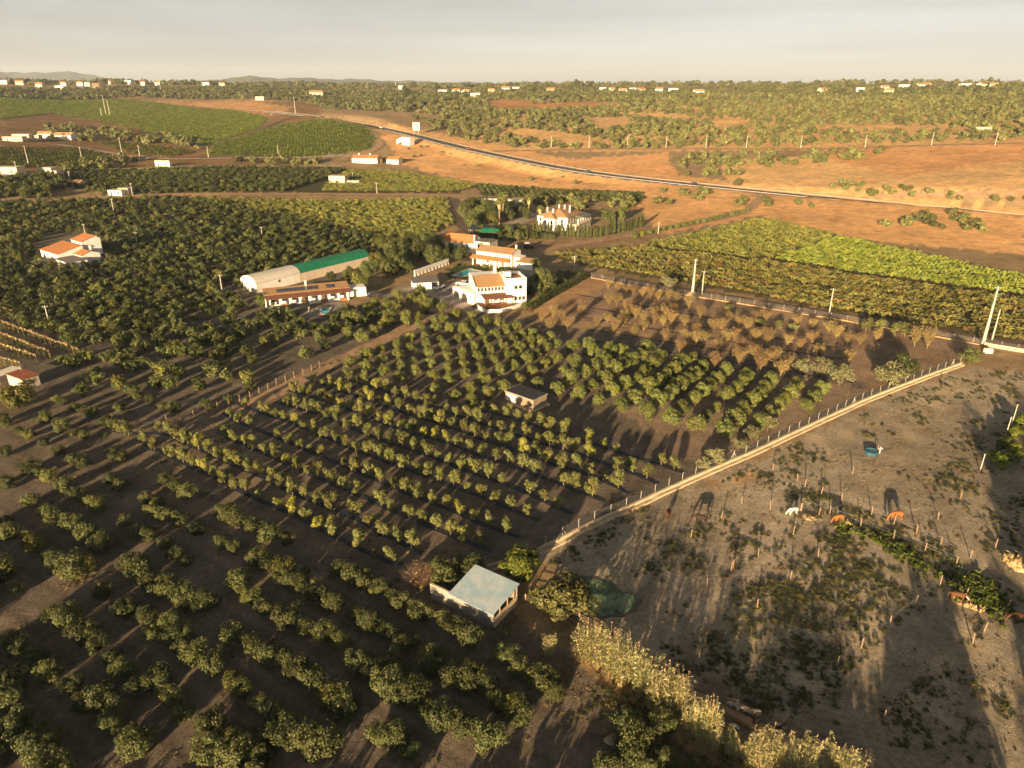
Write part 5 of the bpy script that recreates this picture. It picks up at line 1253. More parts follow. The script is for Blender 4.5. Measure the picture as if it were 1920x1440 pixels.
for k in range(6): w = MB(); w.box(LX + 4.0, LX + 4.35, 1.3 + k * 2.8, 1.65 + k * 2.8, 2.75, 5.0); part('column', w, 'whitewash', t)
w = MB(); w.slab([(LX + .5, 6, 5.62), (LX + 4.9, 6, 5.1), (LX + 4.9, 16.2, 5.1), (LX + .5, 16.2, 5.62)], .18); part('terrace_roof', w, 'grey_roof', t)
w = MB(); [w.box(LX + 4.38, LX + 4.48, y, y + .14, 2.75, 3.6) for y in np.arange(1.1, 15.8, .34)]; w.box(LX + 4.35, LX + 4.52, 1.0, 16, 3.6, 3.72); part('balustrade', w, 'cream_wall', t)
opening(t, 4, .6, 1.5, 1.6, 'r', LX + 4.4); opening(t, 9, .6, 1.5, 1.6, 'r', LX + 4.4)

# ------------------------------------------------------------------ smaller buildings
def box_house(px, py, L, Wd, he, hr, rot, label, name='house', wall='whitewash', roof='tile_orange', wins=2, cat='house', flatroof=False):
    g = at(px, py); t = thing(name, label, cat, (g[0], g[1], g[2] - .1), R(rot))
    if flatroof:
        w = MB(); w.box(-L/2, L/2, 0, Wd, 0, he); part('wall', w, wall, t)
        w = MB(); w.box(-L/2 - .12, L/2 + .12, -.12, Wd + .12, he, he + .2); part('roof', w, roof, t)
    else: gable(t, -L/2, L/2, 0, Wd, he, hr, wall, roof)
    for k in range(wins): opening(t, -L/2 + L * (k + .5) / wins, .9 if k else .1, .9, 1.2 if k else 2.0, 'f', 0, 'window' if k else 'door', 'frame', 'glass' if k else 'dark_wood')
    return t
box_house(920, 383, 14, 5, 2.9, 3.3, -10, 'left of the two long low white sheds behind the palms', wall='whitewash', roof='grey_roof', flatroof=True, name='outbuilding', cat='outbuilding', wins=3)
box_house(962, 384.5, 13, 5, 2.6, 3.3, -12, 'right of the two long low white sheds behind the palms', wall='whitewash', roof='pale_concrete', flatroof=True, name='outbuilding', cat='outbuilding', wins=3)
t = box_house(684, 306, 18, 8, 3.4, 5.2, -6, 'white roadside farmhouse with red roof below the bright vineyard', wins=5); chimney(t, -5, 4, 4, 6.4, .7); chimney(t, 3, 4, 4, 6.2, .6)
box_house(736, 307.5, 9, 7, 3.0, 4.6, -16, 'small white house with red roof just right of the roadside farmhouse', wins=2)
box_house(708, 305.5, 7, 6, 2.6, 3.0, -6, 'brown porch between the two roadside houses', wall='dark_wood', roof='tile_brown', flatroof=True, cat='porch', name='porch', wins=1)
t = box_house(632, 344, 10, 7, 4.2, 5, -10, 'roofless cream hut ruin standing in the vineyard', wall='cream_wall', roof='pale_concrete', flatroof=True, name='ruin', cat='ruin', wins=1)
w = MB(); w.box(5.2, 13, 2, 5, 0, 1.6); part('low_wall', w, 'cream_wall', t)
t = box_house(761, 272, 8, 6, 6, 6, -30, 'white bridge abutment walls beside the embankment road', wall='whitewash', roof='pale_concrete', flatroof=True, name='bridge_abutment', cat='abutment', wins=0)
w = MB(); w.slab([(-9, -.5, 3.5), (-4.1, -.5, 6), (-4.1, 1, 6), (-9, 1, 3.5)], 3.4); part('wing_wall', w, 'whitewash', t)
g = at(781, 252); t = thing('road_sign', 'large pale road sign board beside the embankment road', 'road sign', (g[0], g[1], g[2]), R(10))
w = MB(); w.box(-3, 3, -.1, .1, 3.5, 10.0); part('board', w, 'white_paint', t)
w = MB(); w.box(-2.4, 2.4, -.13, -.105, 7.2, 9.4); w.box(-2.4, .8, -.13, -.105, 4.4, 6.0); part('lettering', w, 'galvanised', t)
for x in (-2, 2): w = MB(); w.box(x - .2, x + .2, .11, .4, -.5, 9.0); part('post', w, 'galvanised', t)
for px, py, L, Wd, he, hr, rot, lab, fl, wl_ in ((24, 265, 14, 7, 3.2, 4.8, 5, 'long shaded building at the left edge of the white farm', True, 'cream_wall'), (40, 262, 13, 6, 4.0, 5, 0, 'cream walled barn of the white farm at left', True, 'cream_wall'), (62, 263, 9, 6, 3.6, 5, 5, 'ruined cream wall beside the white farm barn', True, 'cream_wall'),
        (84, 259, 10, 7, 3.4, 5.2, 10, 'pale tiled house in the middle of the white farm', False, 'whitewash'), (117, 262, 16, 8, 3.4, 5.4, -8, 'white house with pale pitched roof at right of the white farm', False, 'whitewash'), (12, 327, 12, 7, 3.6, 5, 0, 'cream hut at the left edge below the country lane', True, 'cream_wall'),
        (86, 327, 8, 6, 3.4, 5, -12, 'cream farm building with stepped roof left of the flat orchard', True, 'cream_wall'), (98, 328, 6, 5, 2.2, 3, -12, 'low annex right of the stepped cream farm building', True, 'cream_wall'), (138, 348, 8, 5, 1.8, 2.6, -8, 'low red-roofed hut in the orchard rows at left', False, 'cream_wall'),
        (216, 367, 7, 5, 2.6, 3.2, -5, 'small white hut beside the straight pale lane', True, 'whitewash'), (232, 365, 5, 5, 3.0, 3.2, -5, 'small cream hut right of the white hut on the lane', True, 'cream_wall'), (305, 312, 9, 3, 3.4, 3.6, 0, 'white culvert headwall below the country lane', True, 'whitewash'),
        (594, 182, 20, 12, 7, 10, 20, 'orange ruined house on the hill left of the road', False, 'cream_wall'), (487, 188, 12, 9, 5, 5.2, 10, 'tan block house above the orange bank', True, 'cream_wall'), (1851, 246, 10, 6, 3, 4, 20, 'tan ruin on the slope at far right', True, 'cream_wall'), (752, 173, 9, 9, 11, 12, 0, 'white water tower house beside the big dark tree', True, 'whitewash')):
    box_house(px, py, L, Wd, he, hr, rot, lab, wall=wl_, roof='tile_tan' if not fl else 'pale_concrete', flatroof=fl, wins=2, name='farm_building', cat='building')
# scattered houses of the horizon
FARH = [(5, 155, 'l'), (35, 152, 'l'), (73, 161, 'l'), (112, 166, 'l'), (117, 153, 'l'), (149, 156, 'l'), (164, 159, 'l'), (180, 162, 'l'), (210, 155, 'l'), (240, 155, 'l'), (268, 157, 'l'), (295, 157, 'l'), (385, 156, 'l'), (415, 155, 'l'),
        (830, 174, 'm'), (855, 173, 'm'), (872, 175, 'm'), (893, 181, 'm'), (922, 173, 'm'), (948, 169, 'm'), (968, 169, 'm'), (1032, 172, 'm'),
        (1130, 170, 'r'), (1150, 171, 'r'), (1168, 173, 'r'), (1186, 171, 'r'), (1205, 172, 'r'), (1235, 172, 'r'), (1262, 172, 'r'), (1312, 176, 'r'), (1545, 173, 'r'), (1612, 172, 'r'), (1660, 169, 'r'), (1665, 176, 'r'), (1694, 166, 'r'), (1728, 164, 'r'), (1742, 163, 'r'), (1810, 164, 'r'), (1845, 164, 'r'), (1862, 165, 'r')]
cnt = {}
for px, py, sd in FARH:
    k = cnt[sd] = cnt.get(sd, -1) + 1
    s = random.uniform(.55, .95); x, y, zg = at(px, py + 3)
    if math.hypot(x, y) > 1700: d_ = ray(px, py); h_ = math.hypot(d_[0], d_[1]); x, y = d_[0] / h_ * 1620, d_[1] / h_ * 1620; zg = float(ground(np.array([x]), np.array([y]))[0])
    t = thing('far_house', '%s house from the left %s' % (ordn(k), {'l': 'among the woods of the left skyline', 'm': 'in the hamlet right of the mast', 'r': 'along the right-hand skyline ridge'}[sd]), 'house', (x, y, zg - .3), R(random.uniform(-35, 35)), 'houses on the skyline')
    Lh, Wh, hh = 15 * s, 9 * s, 6.0
    if k % 3: gable(t, -Lh/2, Lh/2, 0, Wh, hh, hh + 2.2, random.choice(['whitewash', 'cream_wall', 'tan_wall']), random.choice(['tile_orange', 'tile_tan']))
    else:
        w = MB(); w.box(-Lh/2, Lh/2, 0, Wh, 0, hh + 1); part('wall', w, 'whitewash', t); w = MB(); w.box(-Lh/2 - .1, Lh/2 + .1, -.1, Wh + .1, hh + 1, hh + 1.3); part('roof', w, 'pale_concrete', t)
    for q in range(3): opening(t, -Lh/2 + Lh * (q + .5) / 3, hh - 2.6, 1.4, 1.5, 'f', 0)

# carport, arched garden wall, yard walls
p0 = flat(783, 546); t = thing('carport', 'grey flat-roofed carport beside the farmyard', 'carport', (p0[0], p0[1], 0), R(12))
w = MB(); w.slab([(-1.5, -.5, 2.7), (6.5, -.5, 2.7), (6.5, 6, 2.9), (-1.5, 6, 2.9)], .15); part('roof', w, 'grey_roof', t)
for x in (-1.2, 6.2):
    for y in (0, 5.6): w = MB(); w.box(x - .12, x + .12, y - .12, y + .12, 0, 2.6); part('post', w, 'whitewash', t)
w = MB(); w.box(-1.0, 4.4, 2.0, 5.2, 0, 2.3); part('store_room', w, 'whitewash', t); opening(t, 1.0, .9, .8, .8, 'f', 2.0)
a_, b_ = flat(778, 519), flat(842, 496); d = b_ - a_; L = np.hypot(d[0], d[1])
t = thing('arched_wall', 'white garden wall pierced by a row of small arches', 'wall', (a_[0], a_[1], 0), math.atan2(d[1], d[0]))
part('arches', arcade(L, 2.1, [(1.2 + k * (L - 2) / 9, .52, .55) for k in range(10)], .3), 'whitewash', t)

# ------------------------------------------------------------------ long boundary wall and its chain-link fence
WL = [(912, 1068), (955, 1056), (1000, 1040), (1050, 1015), (1115, 982), (1169, 959), (1247, 922), (1305, 896), (1337, 882), (1372, 867), (1410, 851), (1480, 818), (1620, 753), (1660, 737), (1740, 706), (1802, 684)]
P = resample([flat(*p) for p in WL], 1.5)
T = np.gradient(P[:, :2], axis=0); T /= np.linalg.norm(T, axis=1, keepdims=True); Nn = np.stack([-T[:, 1], T[:, 0]], 1)
def runwall(name, label, P, Nn, o0, o1, z0, z1, mat, wob=.0):
    m = MB(); n = len(P); V = []
    for i in range(n):
        e = wob * rng.normal()
        for o_, z in ((o0, z0), (o1, z0), (o1, z1 + e), (o0, z1 + e)): V.append((P[i, 0] + Nn[i, 0] * o_, P[i, 1] + Nn[i, 1] * o_, z))
    F = [(i * 4 + j, i * 4 + (j + 1) % 4, (i + 1) * 4 + (j + 1) % 4, (i + 1) * 4 + j) for i in range(n - 1) for j in range(4)] + [(3, 2, 1, 0), tuple((n - 1) * 4 + j for j in range(4))]
    m.add(V, F); return m
t = thing('boundary_wall', 'long low sunlit cream wall dividing orchard from paddocks', 'wall', (0, 0, 0))
part('wall', runwall('', '', P, Nn, -.18, .18, -.2, .62, 'pale_concrete', .02), 'pale_concrete', t)
part('footing', runwall('', '', P, Nn, -.75, -.30, -.2, .22, 'pale_concrete', .04), 'pale_concrete', t)
def chain_fence(P, Nn, off, h, z0, label, step=2, broken=()):
    t = thing('chain_link_fence', label, 'fence', (0, 0, 0)); Q = np.concatenate([P[:, :2] + Nn * off, np.full((len(P), 1), z0)], 1)
    pm = MB(); pm.tube([(0, 0, -.2), (0, 0, h), (.0, -.18, h + .18)], .032, 6); pme = pm.mesh('post', 'pole_concrete')
    for i in range(0, len(Q), step):
        obj('post', pme, t, Q[i], math.atan2(T[min(i, len(T) - 1)][1], T[min(i, len(T) - 1)][0]))
    m = MB()
    for i in range(len(Q) - 1):
        a, b_ = Q[i], Q[i + 1]; m.add([a + [0, 0, .02], b_ + [0, 0, .02], b_ + [0, 0, h], a + [0, 0, h]], [(0, 1, 2, 3)])
    part('mesh', m, 'chain_link', t)
    for i in range(4 * step, len(Q) - 1, step * 12):
        b_ = MB(); p = Q[i]; d = T[i]
        for s in (-1, 1): b_.tube([(p[0] + d[0] * 1.0 * s, p[1] + d[1] * 1.0 * s, z0), (p[0], p[1], z0 + h * .85)], .035, 5)
        part('brace', b_, 'pole_concrete', t)
    return t
chain_fence(P, Nn, .30, 1.75, 0.0, 'tall chain-link fence along the orchard side of the cream wall')
W2 = resample([flat(*p) for p in [(1108, 521), (1250, 548), (1400, 572), (1560, 598), (1700, 622), (1842, 648)]], 2.0)
T = np.gradient(W2[:, :2], axis=0); T /= np.linalg.norm(T, axis=1, keepdims=True); N2 = np.stack([-T[:, 1], T[:, 0]], 1)
t = thing('field_wall', 'low cream wall between almond orchard and vineyard track', 'wall', (0, 0, 0)); part('wall', runwall('', '', W2, N2, -.12, .12, -.2, .26, '', .07), 'dirt', t)
chain_fence(W2, N2, .4, 1.5, 0, 'wire fence beside the vineyard track behind the almond orchard')
W3 = resample([flat(*p) for p in [(1845, 648), (1880, 655), (1990, 672)]], 1.5)
T = np.gradient(W3[:, :2], axis=0); T /= np.linalg.norm(T, axis=1, keepdims=True); N3 = np.stack([-T[:, 1], T[:, 0]], 1)
t = thing('field_wall', 'short cream wall leaving the frame at the right edge', 'wall', (0, 0, 0)); part('wall', runwall('', '', W3, N3, -.18, .18, -.2, .9, '', .02), 'pale_concrete', t)
chain_fence(W3, N3, .4, 1.6, 0, 'chain-link fence behind the short wall at the right edge')
# post-and-wire fence across the left orchard
W4 = resample([flat(*p) for p in [(262, 797), (330, 792), (400, 772), (470, 745), (520, 722), (600, 690)]], 2.3)
t = thing('wire_fence', 'crooked post-and-wire fence beside the pale dirt track', 'fence', (0, 0, 0))
for p in W4: w = MB(); w.tube([(p[0], p[1], -.2), (p[0] + random.uniform(-.1, .1), p[1], random.uniform(1.3, 1.7))], .06, 5); part('post', w, 'wood', t)
for z in (.5, 1.0): w = MB(); w.tube([p + [0, 0, z] for p in W4], .012, 3); part('wire', w, 'galvanised', t)

# ------------------------------------------------------------------ utility poles
def pole(px, py, tpy, label, r=.16, arm=True, fat=False, base=False):
    g = at(px, py); d = math.hypot(g[0], g[1]); h = max(4.5, (py - tpy) * math.hypot(d, CAM_H - g[2]) / FPX / math.cos(math.atan2(CAM_H - g[2], d)) * 1.0)
    t = thing('utility_pole', label, 'utility pole', (g[0], g[1], g[2]), R(random.uniform(-20, 20)))
    k = 1 + max(0, d - 330) / 700
    w = MB(); w.tube([(0, 0, -.5), (0, 0, h)], [r * (2.2 if fat else 1.5) * k, r * .8 * k], 8); part('mast', w, 'pole_concrete', t)
    if arm:
        w = MB(); w.box(-.65, .65, -.04, .04, h - .45, h - .37); part('crossarm', w, 'galvanised', t)
        for x in (-.55, .0, .55): w = MB(); w.tube([(x, 0, h - .37), (x, 0, h - .15)], .04, 6); part('insulator', w, 'whitewash', t)
    if base: w = MB(); w.box(-1.1, 1.1, -1.1, 1.1, -.1, .55); w.box(-.6, .6, -.6, .6, .553, .9); part('base', w, 'pale_concrete', t)
    return t
pole(1298, 553, 490, 'thick concrete pole on a white block beside the almond orchard', .2, True, True, True)
pole(1316, 551, 510, 'thin pole just right of the thick pole on its block', .12)
pole(1555, 586, 545, 'lone pole in the middle of the wall below the reddish vineyard', .12)
pole(1843, 645, 556, 'tall concrete pole at the corner of the walls at right', .18, True, True)
pole(1860, 637, 590, 'shorter pole close right of the tall corner pole', .13, False)
pole(1077, 505, 480, 'pole at the left end of the reddish vineyard', .12)
for a in ((162, 447, 424, 'pole right behind the farmhouse in the grove'), (259, 464, 439, 'pole in the grove right of the farmhouse car'), (215, 403, 377, 'pole at the far side of the grove above the farmhouse'), (492, 446, 428, 'pole in the grove above the arched barn'), (416, 542, 518, 'pole left of the arched barn front'), (94, 613, 579, 'pole behind the trellis rows at left'),
          (199, 215, 187, 'left of the twin poles in the far left vineyard'), (206, 216, 194, 'right of the twin poles in the far left vineyard'), (191, 218, 206, 'short pole left of the twin vineyard poles'), (554, 213, 187, 'tall pole where the road meets the orange bank'), (302, 172, 152, 'pylon on the wooded skyline at left'), (54, 310, 282, 'pole in the flat vineyard at left'), (153, 296, 280, 'pole beside the roadside bushes at left'), (228, 285, 264, 'pole above the white van'),
          (263, 297, 277, 'pole just left of the white van'), (391, 295, 278, 'pole below the bright mound vineyard, left one'), (522, 290, 275, 'pole below the bright mound vineyard, right one'), (249, 367, 347, 'pole beside the cream hut on the lane'), (132, 340, 325, 'pole in the orchard rows at left'), (33, 327, 308, 'pole beside the cream hut at the left edge'), (707, 363, 344, 'pole beside the straight pale lane'), (662, 340, 325, 'pole behind the roofless hut'),
          (741, 152, 132, 'slender red and white mast on the skyline'), (1234, 438, 420, 'small pole in the orange ground above the vineyards')): pole(*a, r=.12)
for k, x in enumerate((70, 218, 367, 519, 675, 833, 1046, 1297, 1557, 1806)):
    px = 1000 + x / 2.087; pole(px, 277 - (4 if k > 7 else 0), 258 - (4 if k > 7 else 0), '%s pole from the left along the hillside track' % ordn(k), .13)

# ------------------------------------------------------------------ vehicles
plain('paint_white', (.78, .77, .74), .35, var=.05, spec=.5); plain('paint_blue', (.04, .10, .22), .3, var=.05, spec=.5); plain('paint_dark', (.03, .035, .045), .3, var=.05, spec=.5); plain('paint_red', (.30, .05, .03), .4, var=.05, spec=.5)
def vehicle(px, py, rot, paint, label, kind='car', L=4.2, cat=None, z=None):
    g = at(px, py); t = thing('parked_car' if kind == 'car' else kind, label, cat or kind, (g[0], g[1], g[2] + .02 if z is None else z), R(rot)); H_ = 1.45 if kind == 'car' else 2.1
    b_ = MB(); x = L / 2
    b_.prism([(-x, .35), (x, .35), (x, .72), (x * .93, .86), (x * .48, .95), (-x * .96, .98), (-x, .8)], -.82, .82); part('body', b_, paint, t)
    c_ = MB(); top = [(-x * .9 if kind != 'car' else -x * .82, .97), (x * .46, .94), (x * .16 if kind == 'car' else x * .36, H_), (-x * .6 if kind == 'car' else -x * .92, H_)]
    c_.add([(a, y * (.78 if i in (0, 1) else .66), z_) for y in (-1, 1) for i, (a, z_) in enumerate(top)], [(0, 1, 2, 3), (7, 6, 5, 4), (0, 4, 5, 1), (1, 5, 6, 2), (3, 2, 6, 7), (0, 3, 7, 4)]); part('windows', c_, 'glass', t)
    r_2 = MB(); r_2.slab([(top[3][0], -.66, H_ + .05), (top[2][0], -.66, H_ + .05), (top[2][0], .66, H_ + .05), (top[3][0], .66, H_ + .05)], .05); part('roof', r_2, paint, t)
    for sx in (-.62, .62):
        for sy in (-.8, .8):
            w = MB(); a = [(sx * x + .33 * math.cos(q), sy, .33 + .33 * math.sin(q)) for q in np.linspace(0, 6.283, 13)[:-1]]
            w.add(a + [(p[0], sy + (.1 if sy > 0 else -.1), p[2]) for p in a], [tuple(range(11, -1, -1)), tuple(range(12, 24))] + [(i, (i + 1) % 12, 12 + (i + 1) % 12, 12 + i) for i in range(12)]); part('wheel', w, 'rubber', t)
    for sy in (-.6, .6): w = MB(); w.box(x - .02, x + .03, sy - .15, sy + .15, .62, .76); part('headlight', w, 'whitewash', t)
    return t
vehicle(868, 535, 160, 'paint_white', 'white car parked in the farmyard left of the main house')
vehicle(823, 541, 60, 'paint_white', 'white car parked under the carport edge')
vehicle(197, 483, 170, 'paint_blue', 'blue car parked beside the farmhouse in the grove')
vehicle(702, 556, 20, 'paint_dark', 'dark car by the right end of the long guesthouse')
vehicle(975, 519, -30, 'paint_blue', 'blue-grey car behind the main house terrace'); vehicle(960, 517, -25, 'paint_white', 'white car beside the blue one behind the main house')
vehicle(270, 300, -5, 'paint_white', 'white van on the country lane at left', 'van', 5.2, z=at(270, 300)[2] + .3)
for px, py, pn, lb, kd in ((1104, 325, 'paint_blue', 'blue car driving on the embankment road', 'car'), (712, 240.5, 'paint_white', 'white car far up the embankment road', 'car'), (876, 281, 'paint_red', 'small reddish car near the road sign', 'car'), (1304, 348, 'paint_dark', 'dark car on the road near the big bush', 'car'), (598, 221, 'paint_white', 'white van at the far bend of the road', 'van')):
    f = flat(px, py, 6); j = int(np.argmin([abs(math.atan2(q[0], q[1]) - math.atan2(f[0], f[1])) for q in ROAD])); q = ROAD[j]; d = ROAD[min(j + 1, len(ROAD) - 1)] - ROAD[j - 1]
    v = vehicle(px, py, math.degrees(math.atan2(d[1], d[0])), pn, lb, kd, z=q[2] + .04); v.location = (q[0], q[1] + 2, q[2] + .04)
g = flat(990, 467); t = thing('tractor', 'tractor with white cab roof standing in the earth yard', 'tractor', (g[0], g[1], 0), R(20))
w = MB(); w.box(.2, 2.0, -.4, .4, .7, 1.5); part('bonnet', w, 'paint_dark', t); w = MB(); w.box(-1.0, .2, -.6, .6, .9, 2.3); part('cab', w, 'glass', t); w = MB(); w.box(-1.2, .4, -.75, .75, 2.3, 2.45); part('cab_roof', w, 'whitewash', t)
for x, r_3, y in ((-.6, .8, .85), (-.6, .8, -.85), (1.5, .48, .7), (1.5, .48, -.7)):
    w = MB(); a = [(x + r_3 * math.cos(q), y - .18, r_3 + r_3 * math.sin(q)) for q in np.linspace(0, 6.283, 15)[:-1]]; w.add(a + [(p[0], y + .18, p[2]) for p in a], [tuple(range(13, -1, -1)), tuple(range(14, 28))] + [(i, (i + 1) % 14, 14 + (i + 1) % 14, 14 + i) for i in range(14)]); part('wheel', w, 'rubber', t)
# ------------------------------------------------------------------ garden: hedges, palms, cypresses, trees
def hedge(px, w, h, label, mat='leaf_hedge', dens=46):
    P = resample([flat(*p) for p in px], .8); L = np.linalg.norm(np.diff(P[:, :2], axis=0), axis=1).sum(); n = int(L * dens)
    k = rng.integers(0, len(P) - 1, n); a = rng.random(n)[:, None]; c = P[k] * (1 - a) + P[k + 1] * a
    T = P[k + 1] - P[k]; T /= np.linalg.norm(T, axis=1, keepdims=True); nn = np.stack([-T[:, 1], T[:, 0]], 1)
    s = rng.uniform(-1, 1, n); top = rng.random(n) < .45
    off = np.where(top, s, np.sign(s)) * w / 2; z = np.where(top, h, rng.uniform(.05, h, n)) + rng.normal(size=n) * .07
    Q = np.concatenate([c[:, :2] + nn * (off + rng.normal(size=n) * .06)[:, None], z[:, None]], 1)
    nr = np.concatenate([nn * np.where(top, 0, np.sign(s))[:, None], np.where(top, 1, .2)[:, None]], 1) + rng.normal(size=(n, 3)) * .4
    V, F = leaves(Q, nr, np.full(n, .3), rng)
    t = thing('hedge', label, 'hedge', (0, 0, 0)); part('leaves', big_mesh('leaves', V, F, mat, ('leaf', rng.random(n))), None, t)
    m = MB()
    for q in P[::3]: m.tube([(q[0], q[1], -.1), (q[0], q[1], h * .8)], .05, 5)
    part('stems', m, 'bark', t)
hedge([(990, 585), (1030, 560), (1075, 535), (1098, 521)], 1.3, 1.9, 'clipped hedge running back from the main house to the vineyard', dens=110)
hedge([(1030, 528), (1048, 532), (1062, 528)], 1.2, 1.4, 'dark low hedge in the garden behind the main house')
hedge([(1048, 516), (1080, 519), (1098, 519)], 1.2, 1.3, 'hedge along the far side of the garden behind the main house')
hedge([(925, 510), (950, 507), (962, 513), (950, 520)], 1.4, 1.0, 'low round-ended hedge in front of the red veranda')
hedge([(955, 452), (1000, 447), (1040, 448)], 2.5, 2.2, 'dark hedge of shrubs between cottages and villa', dens=120)
for px, py, s, lab in ((1020, 546, 1.4, 'pale round orange tree in the corner garden behind the hedge'), (998, 550, .95, 'dark round tree at right of the main house'), (745, 515, 1.35, 'big tree right of the green tunnel, front one'), (722, 520, 1.25, 'big tree at the near end of the green tunnel'), (738, 500, 1.3, 'tall tree right of the green tunnel, rear one'), (672, 545, 1.1, 'round tree in front of the guesthouse right end'), (690, 520, 1.0, 'tree between guesthouse and green tunnel'), (655, 525, .8, 'small tree behind the guesthouse roof'), (622, 530, .7, 'leftmost small tree behind the guesthouse roof'),
        (800, 478, 1.6, 'large dark tree left of the red-roofed cottage, upper one'), (785, 492, 1.5, 'large dark tree left of the red-roofed cottage, lower one'), (815, 497, 1.4, 'dark tree above the arched wall'), (770, 470, 1.2, 'dark tree at the left edge of the garden wood'), (835, 495, 1.1, 'dark tree at the right end of the arched wall'), (865, 492, 1.1, 'yellowing tree in front of the red-roofed cottage'), (1004, 505, .75, 'small dark tree beside the annex'),
        (885, 425, 1.4, 'garden tree below the palms, leftmost'), (905, 415, 1.5, 'garden tree below the palms, second'), (925, 420, 1.3, 'garden tree below the palms, third'), (950, 412, 1.3, 'garden tree right of the tall palms'), (880, 400, 1.4, 'tree beside the shaded lane, upper'), (868, 410, 1.2, 'tree beside the shaded lane, lower'), (970, 405, 1.2, 'garden tree left of the single palm'), (990, 412, 1.0, 'shrubby tree right of the single palm'), (1140, 420, 1.4, 'dark tree right of the villa terrace'), (1165, 415, 1.3, 'dark tree farther right of the villa terrace'), (910, 395, 1.2, 'tree behind the left palm pair'),
        (640, 545, .55, 'bush against the barn wall, right'), (560, 545, .5, 'bush against the barn wall, middle'), (520, 553, .5, 'bush against the barn wall, left'), (490, 575, .7, 'bushy tree left of the guesthouse end wall'), (760, 185, 3.2, 'huge round dark tree on the skyline'), (1080, 165, 3, 'tall pointed dark tree on the middle skyline')):
    g = at(px, py); kit_ = KIT_GARDEN if s > .6 else KIT_SCRUB
    plant('garden_tree', kit_, (g[0], g[1], g[2] - .1), s, lab, 'tree', None)
X, Y = rand_in([(715, 470), (800, 455), (845, 472), (838, 488), (780, 508), (752, 530), (718, 525), (705, 500)], 26, 77)
for k, (x, y) in enumerate(sorted(zip(X, Y))):
    plant('garden_tree', KIT_GARDEN, (x, y, 0), random.uniform(.7, 1.15), '%s tree from the left in the wood between tunnel and cottage' % ordn(k), 'tree', 'garden wood between tunnel and cottage')
for px_, n_, s_, lab_ in (([(985, 560), (1000, 528), (1060, 518), (1085, 522), (1045, 545), (1010, 562)], 20, .5, 'dark garden shrub behind the hedge right of the main house'), ([(878, 443), (930, 434), (1000, 440), (1010, 450), (960, 456), (925, 449)], 24, .75, 'dark garden tree between cottage and villa'), ([(845, 500), (890, 494), (960, 510), (925, 518), (905, 505)], 14, .3, 'low garden shrub between pool and veranda house'), ([(865, 385), (985, 388), (1000, 400), (930, 425), (880, 430)], 26, .9, 'leafy garden tree around the palms')):
    X, Y = rand_in(px_, n_, n_); o_ = np.argsort(np.arctan2(X, Y))
    for k, j in enumerate(o_): plant('garden_shrub', KIT_GARDEN if s_ > .4 else KIT_SCRUB, (X[j], Y[j], float(ground(X[j:j+1], Y[j:j+1])[0]) - .05), s_ * random.uniform(.75, 1.25), '%s from the left, %s' % (ordn(k), lab_), 'shrub', lab_ + 's')
# shrubs in the terrace and flower bed
for px, py, s in ((915, 580, .28), (925, 583, .33), (940, 580, .25), (908, 577, .3), (955, 577, .25), (890, 575, .35), (985, 577, .6), (1000, 572, .6)):
    one(KIT_SCRUB, px, py, s, 'terrace_shrub', '%s green shrub from the left around the main house terrace' % ordn(sorted([915, 925, 940, 908, 955, 890, 985, 1000]).index(px)), 'shrub', .4, group='terrace shrubs')
# palms
def palm(px, py, h, label, s=1.0):
    g = at(px, py); t = thing('palm_tree', label, 'palm tree', (g[0], g[1], g[2] - .1)); r = np.random.default_rng(int(px))
    m = MB(); m.tube([(0, 0, 0), (.1, .05, h * .5), (.15, .1, h)], [.36, .26, .24], 8); part('trunk', m, 'bark_pale', t)
    P = []; 
    for k in range(36):
        a = r.uniform(0, 6.28); el = r.uniform(-.5, 1.2); L = r.uniform(1.6, 2.4) * s; q = np.linspace(.15, 1, 8)
        c = np.stack([.15 + np.cos(a) * np.cos(el) * L * q, .1 + np.sin(a) * np.cos(el) * L * q, h + np.sin(el) * L * q - .9 * s * q ** 2], 1)
        P.append(np.repeat(c, 5, 0) + r.normal(size=(40, 3)) * .16)
    P = np.concatenate(P); V, F = leaves(P, r.normal(size=P.shape) + [0, 0, .6], np.full(len(P), .34), r, 2.2); part('fronds', big_mesh('fronds', V, F, 'leaf_round', ('leaf', r.random(len(F)))), None, t)
    n = 420; z = r.uniform(0, 1, n); a = r.uniform(0, 6.28, n); rd_ = (.35 + .75 * z ** .6) * s
    P = np.stack([.13 + np.cos(a) * rd_, .1 + np.sin(a) * rd_, h - 3.4 * s * (1 - z) - .2], 1); nr = np.stack([np.cos(a), np.sin(a), np.full(n, .1)], 1) + r.normal(size=(n, 3)) * .3
    V, F = leaves(P, nr, np.full(n, .3), r, 2.2); part('dead_skirt', big_mesh('dead_skirt', V, F, 'straw', ('leaf', r.random(n))), None, t)
palm(936, 421, 10.5, 'left of the two tall palms beside the white sheds'); palm(943, 413, 11.5, 'right and taller of the two palms beside the white sheds'); palm(991, 404, 8.8, 'single palm standing left of the villa'); palm(1012, 420, 7.0, 'palm close against the left side of the villa', .8); palm(883, 438, 4.5, 'short palm behind the red-roofed cottage', .8)
cyp = []
for s in range(5):
    r = np.random.default_rng(300 + s); n = 420; z = r.random(n) ** .8; a = r.uniform(0, 6.28, n); rd_ = .62 * np.sin(math.pi * np.clip(z * .86 + .12, 0, 1)) ** .7 * r.uniform(.75, 1.08, n)
    P = np.stack([np.cos(a) * rd_, np.sin(a) * rd_, .15 + z * 5.2], 1); nr = np.stack([np.cos(a), np.sin(a), np.full(n, .5)], 1) + r.normal(size=(n, 3)) * .4
    V, F = leaves(P, nr, np.full(n, .3), r, 2.0); cyp.append((V, F, r.random(n)))
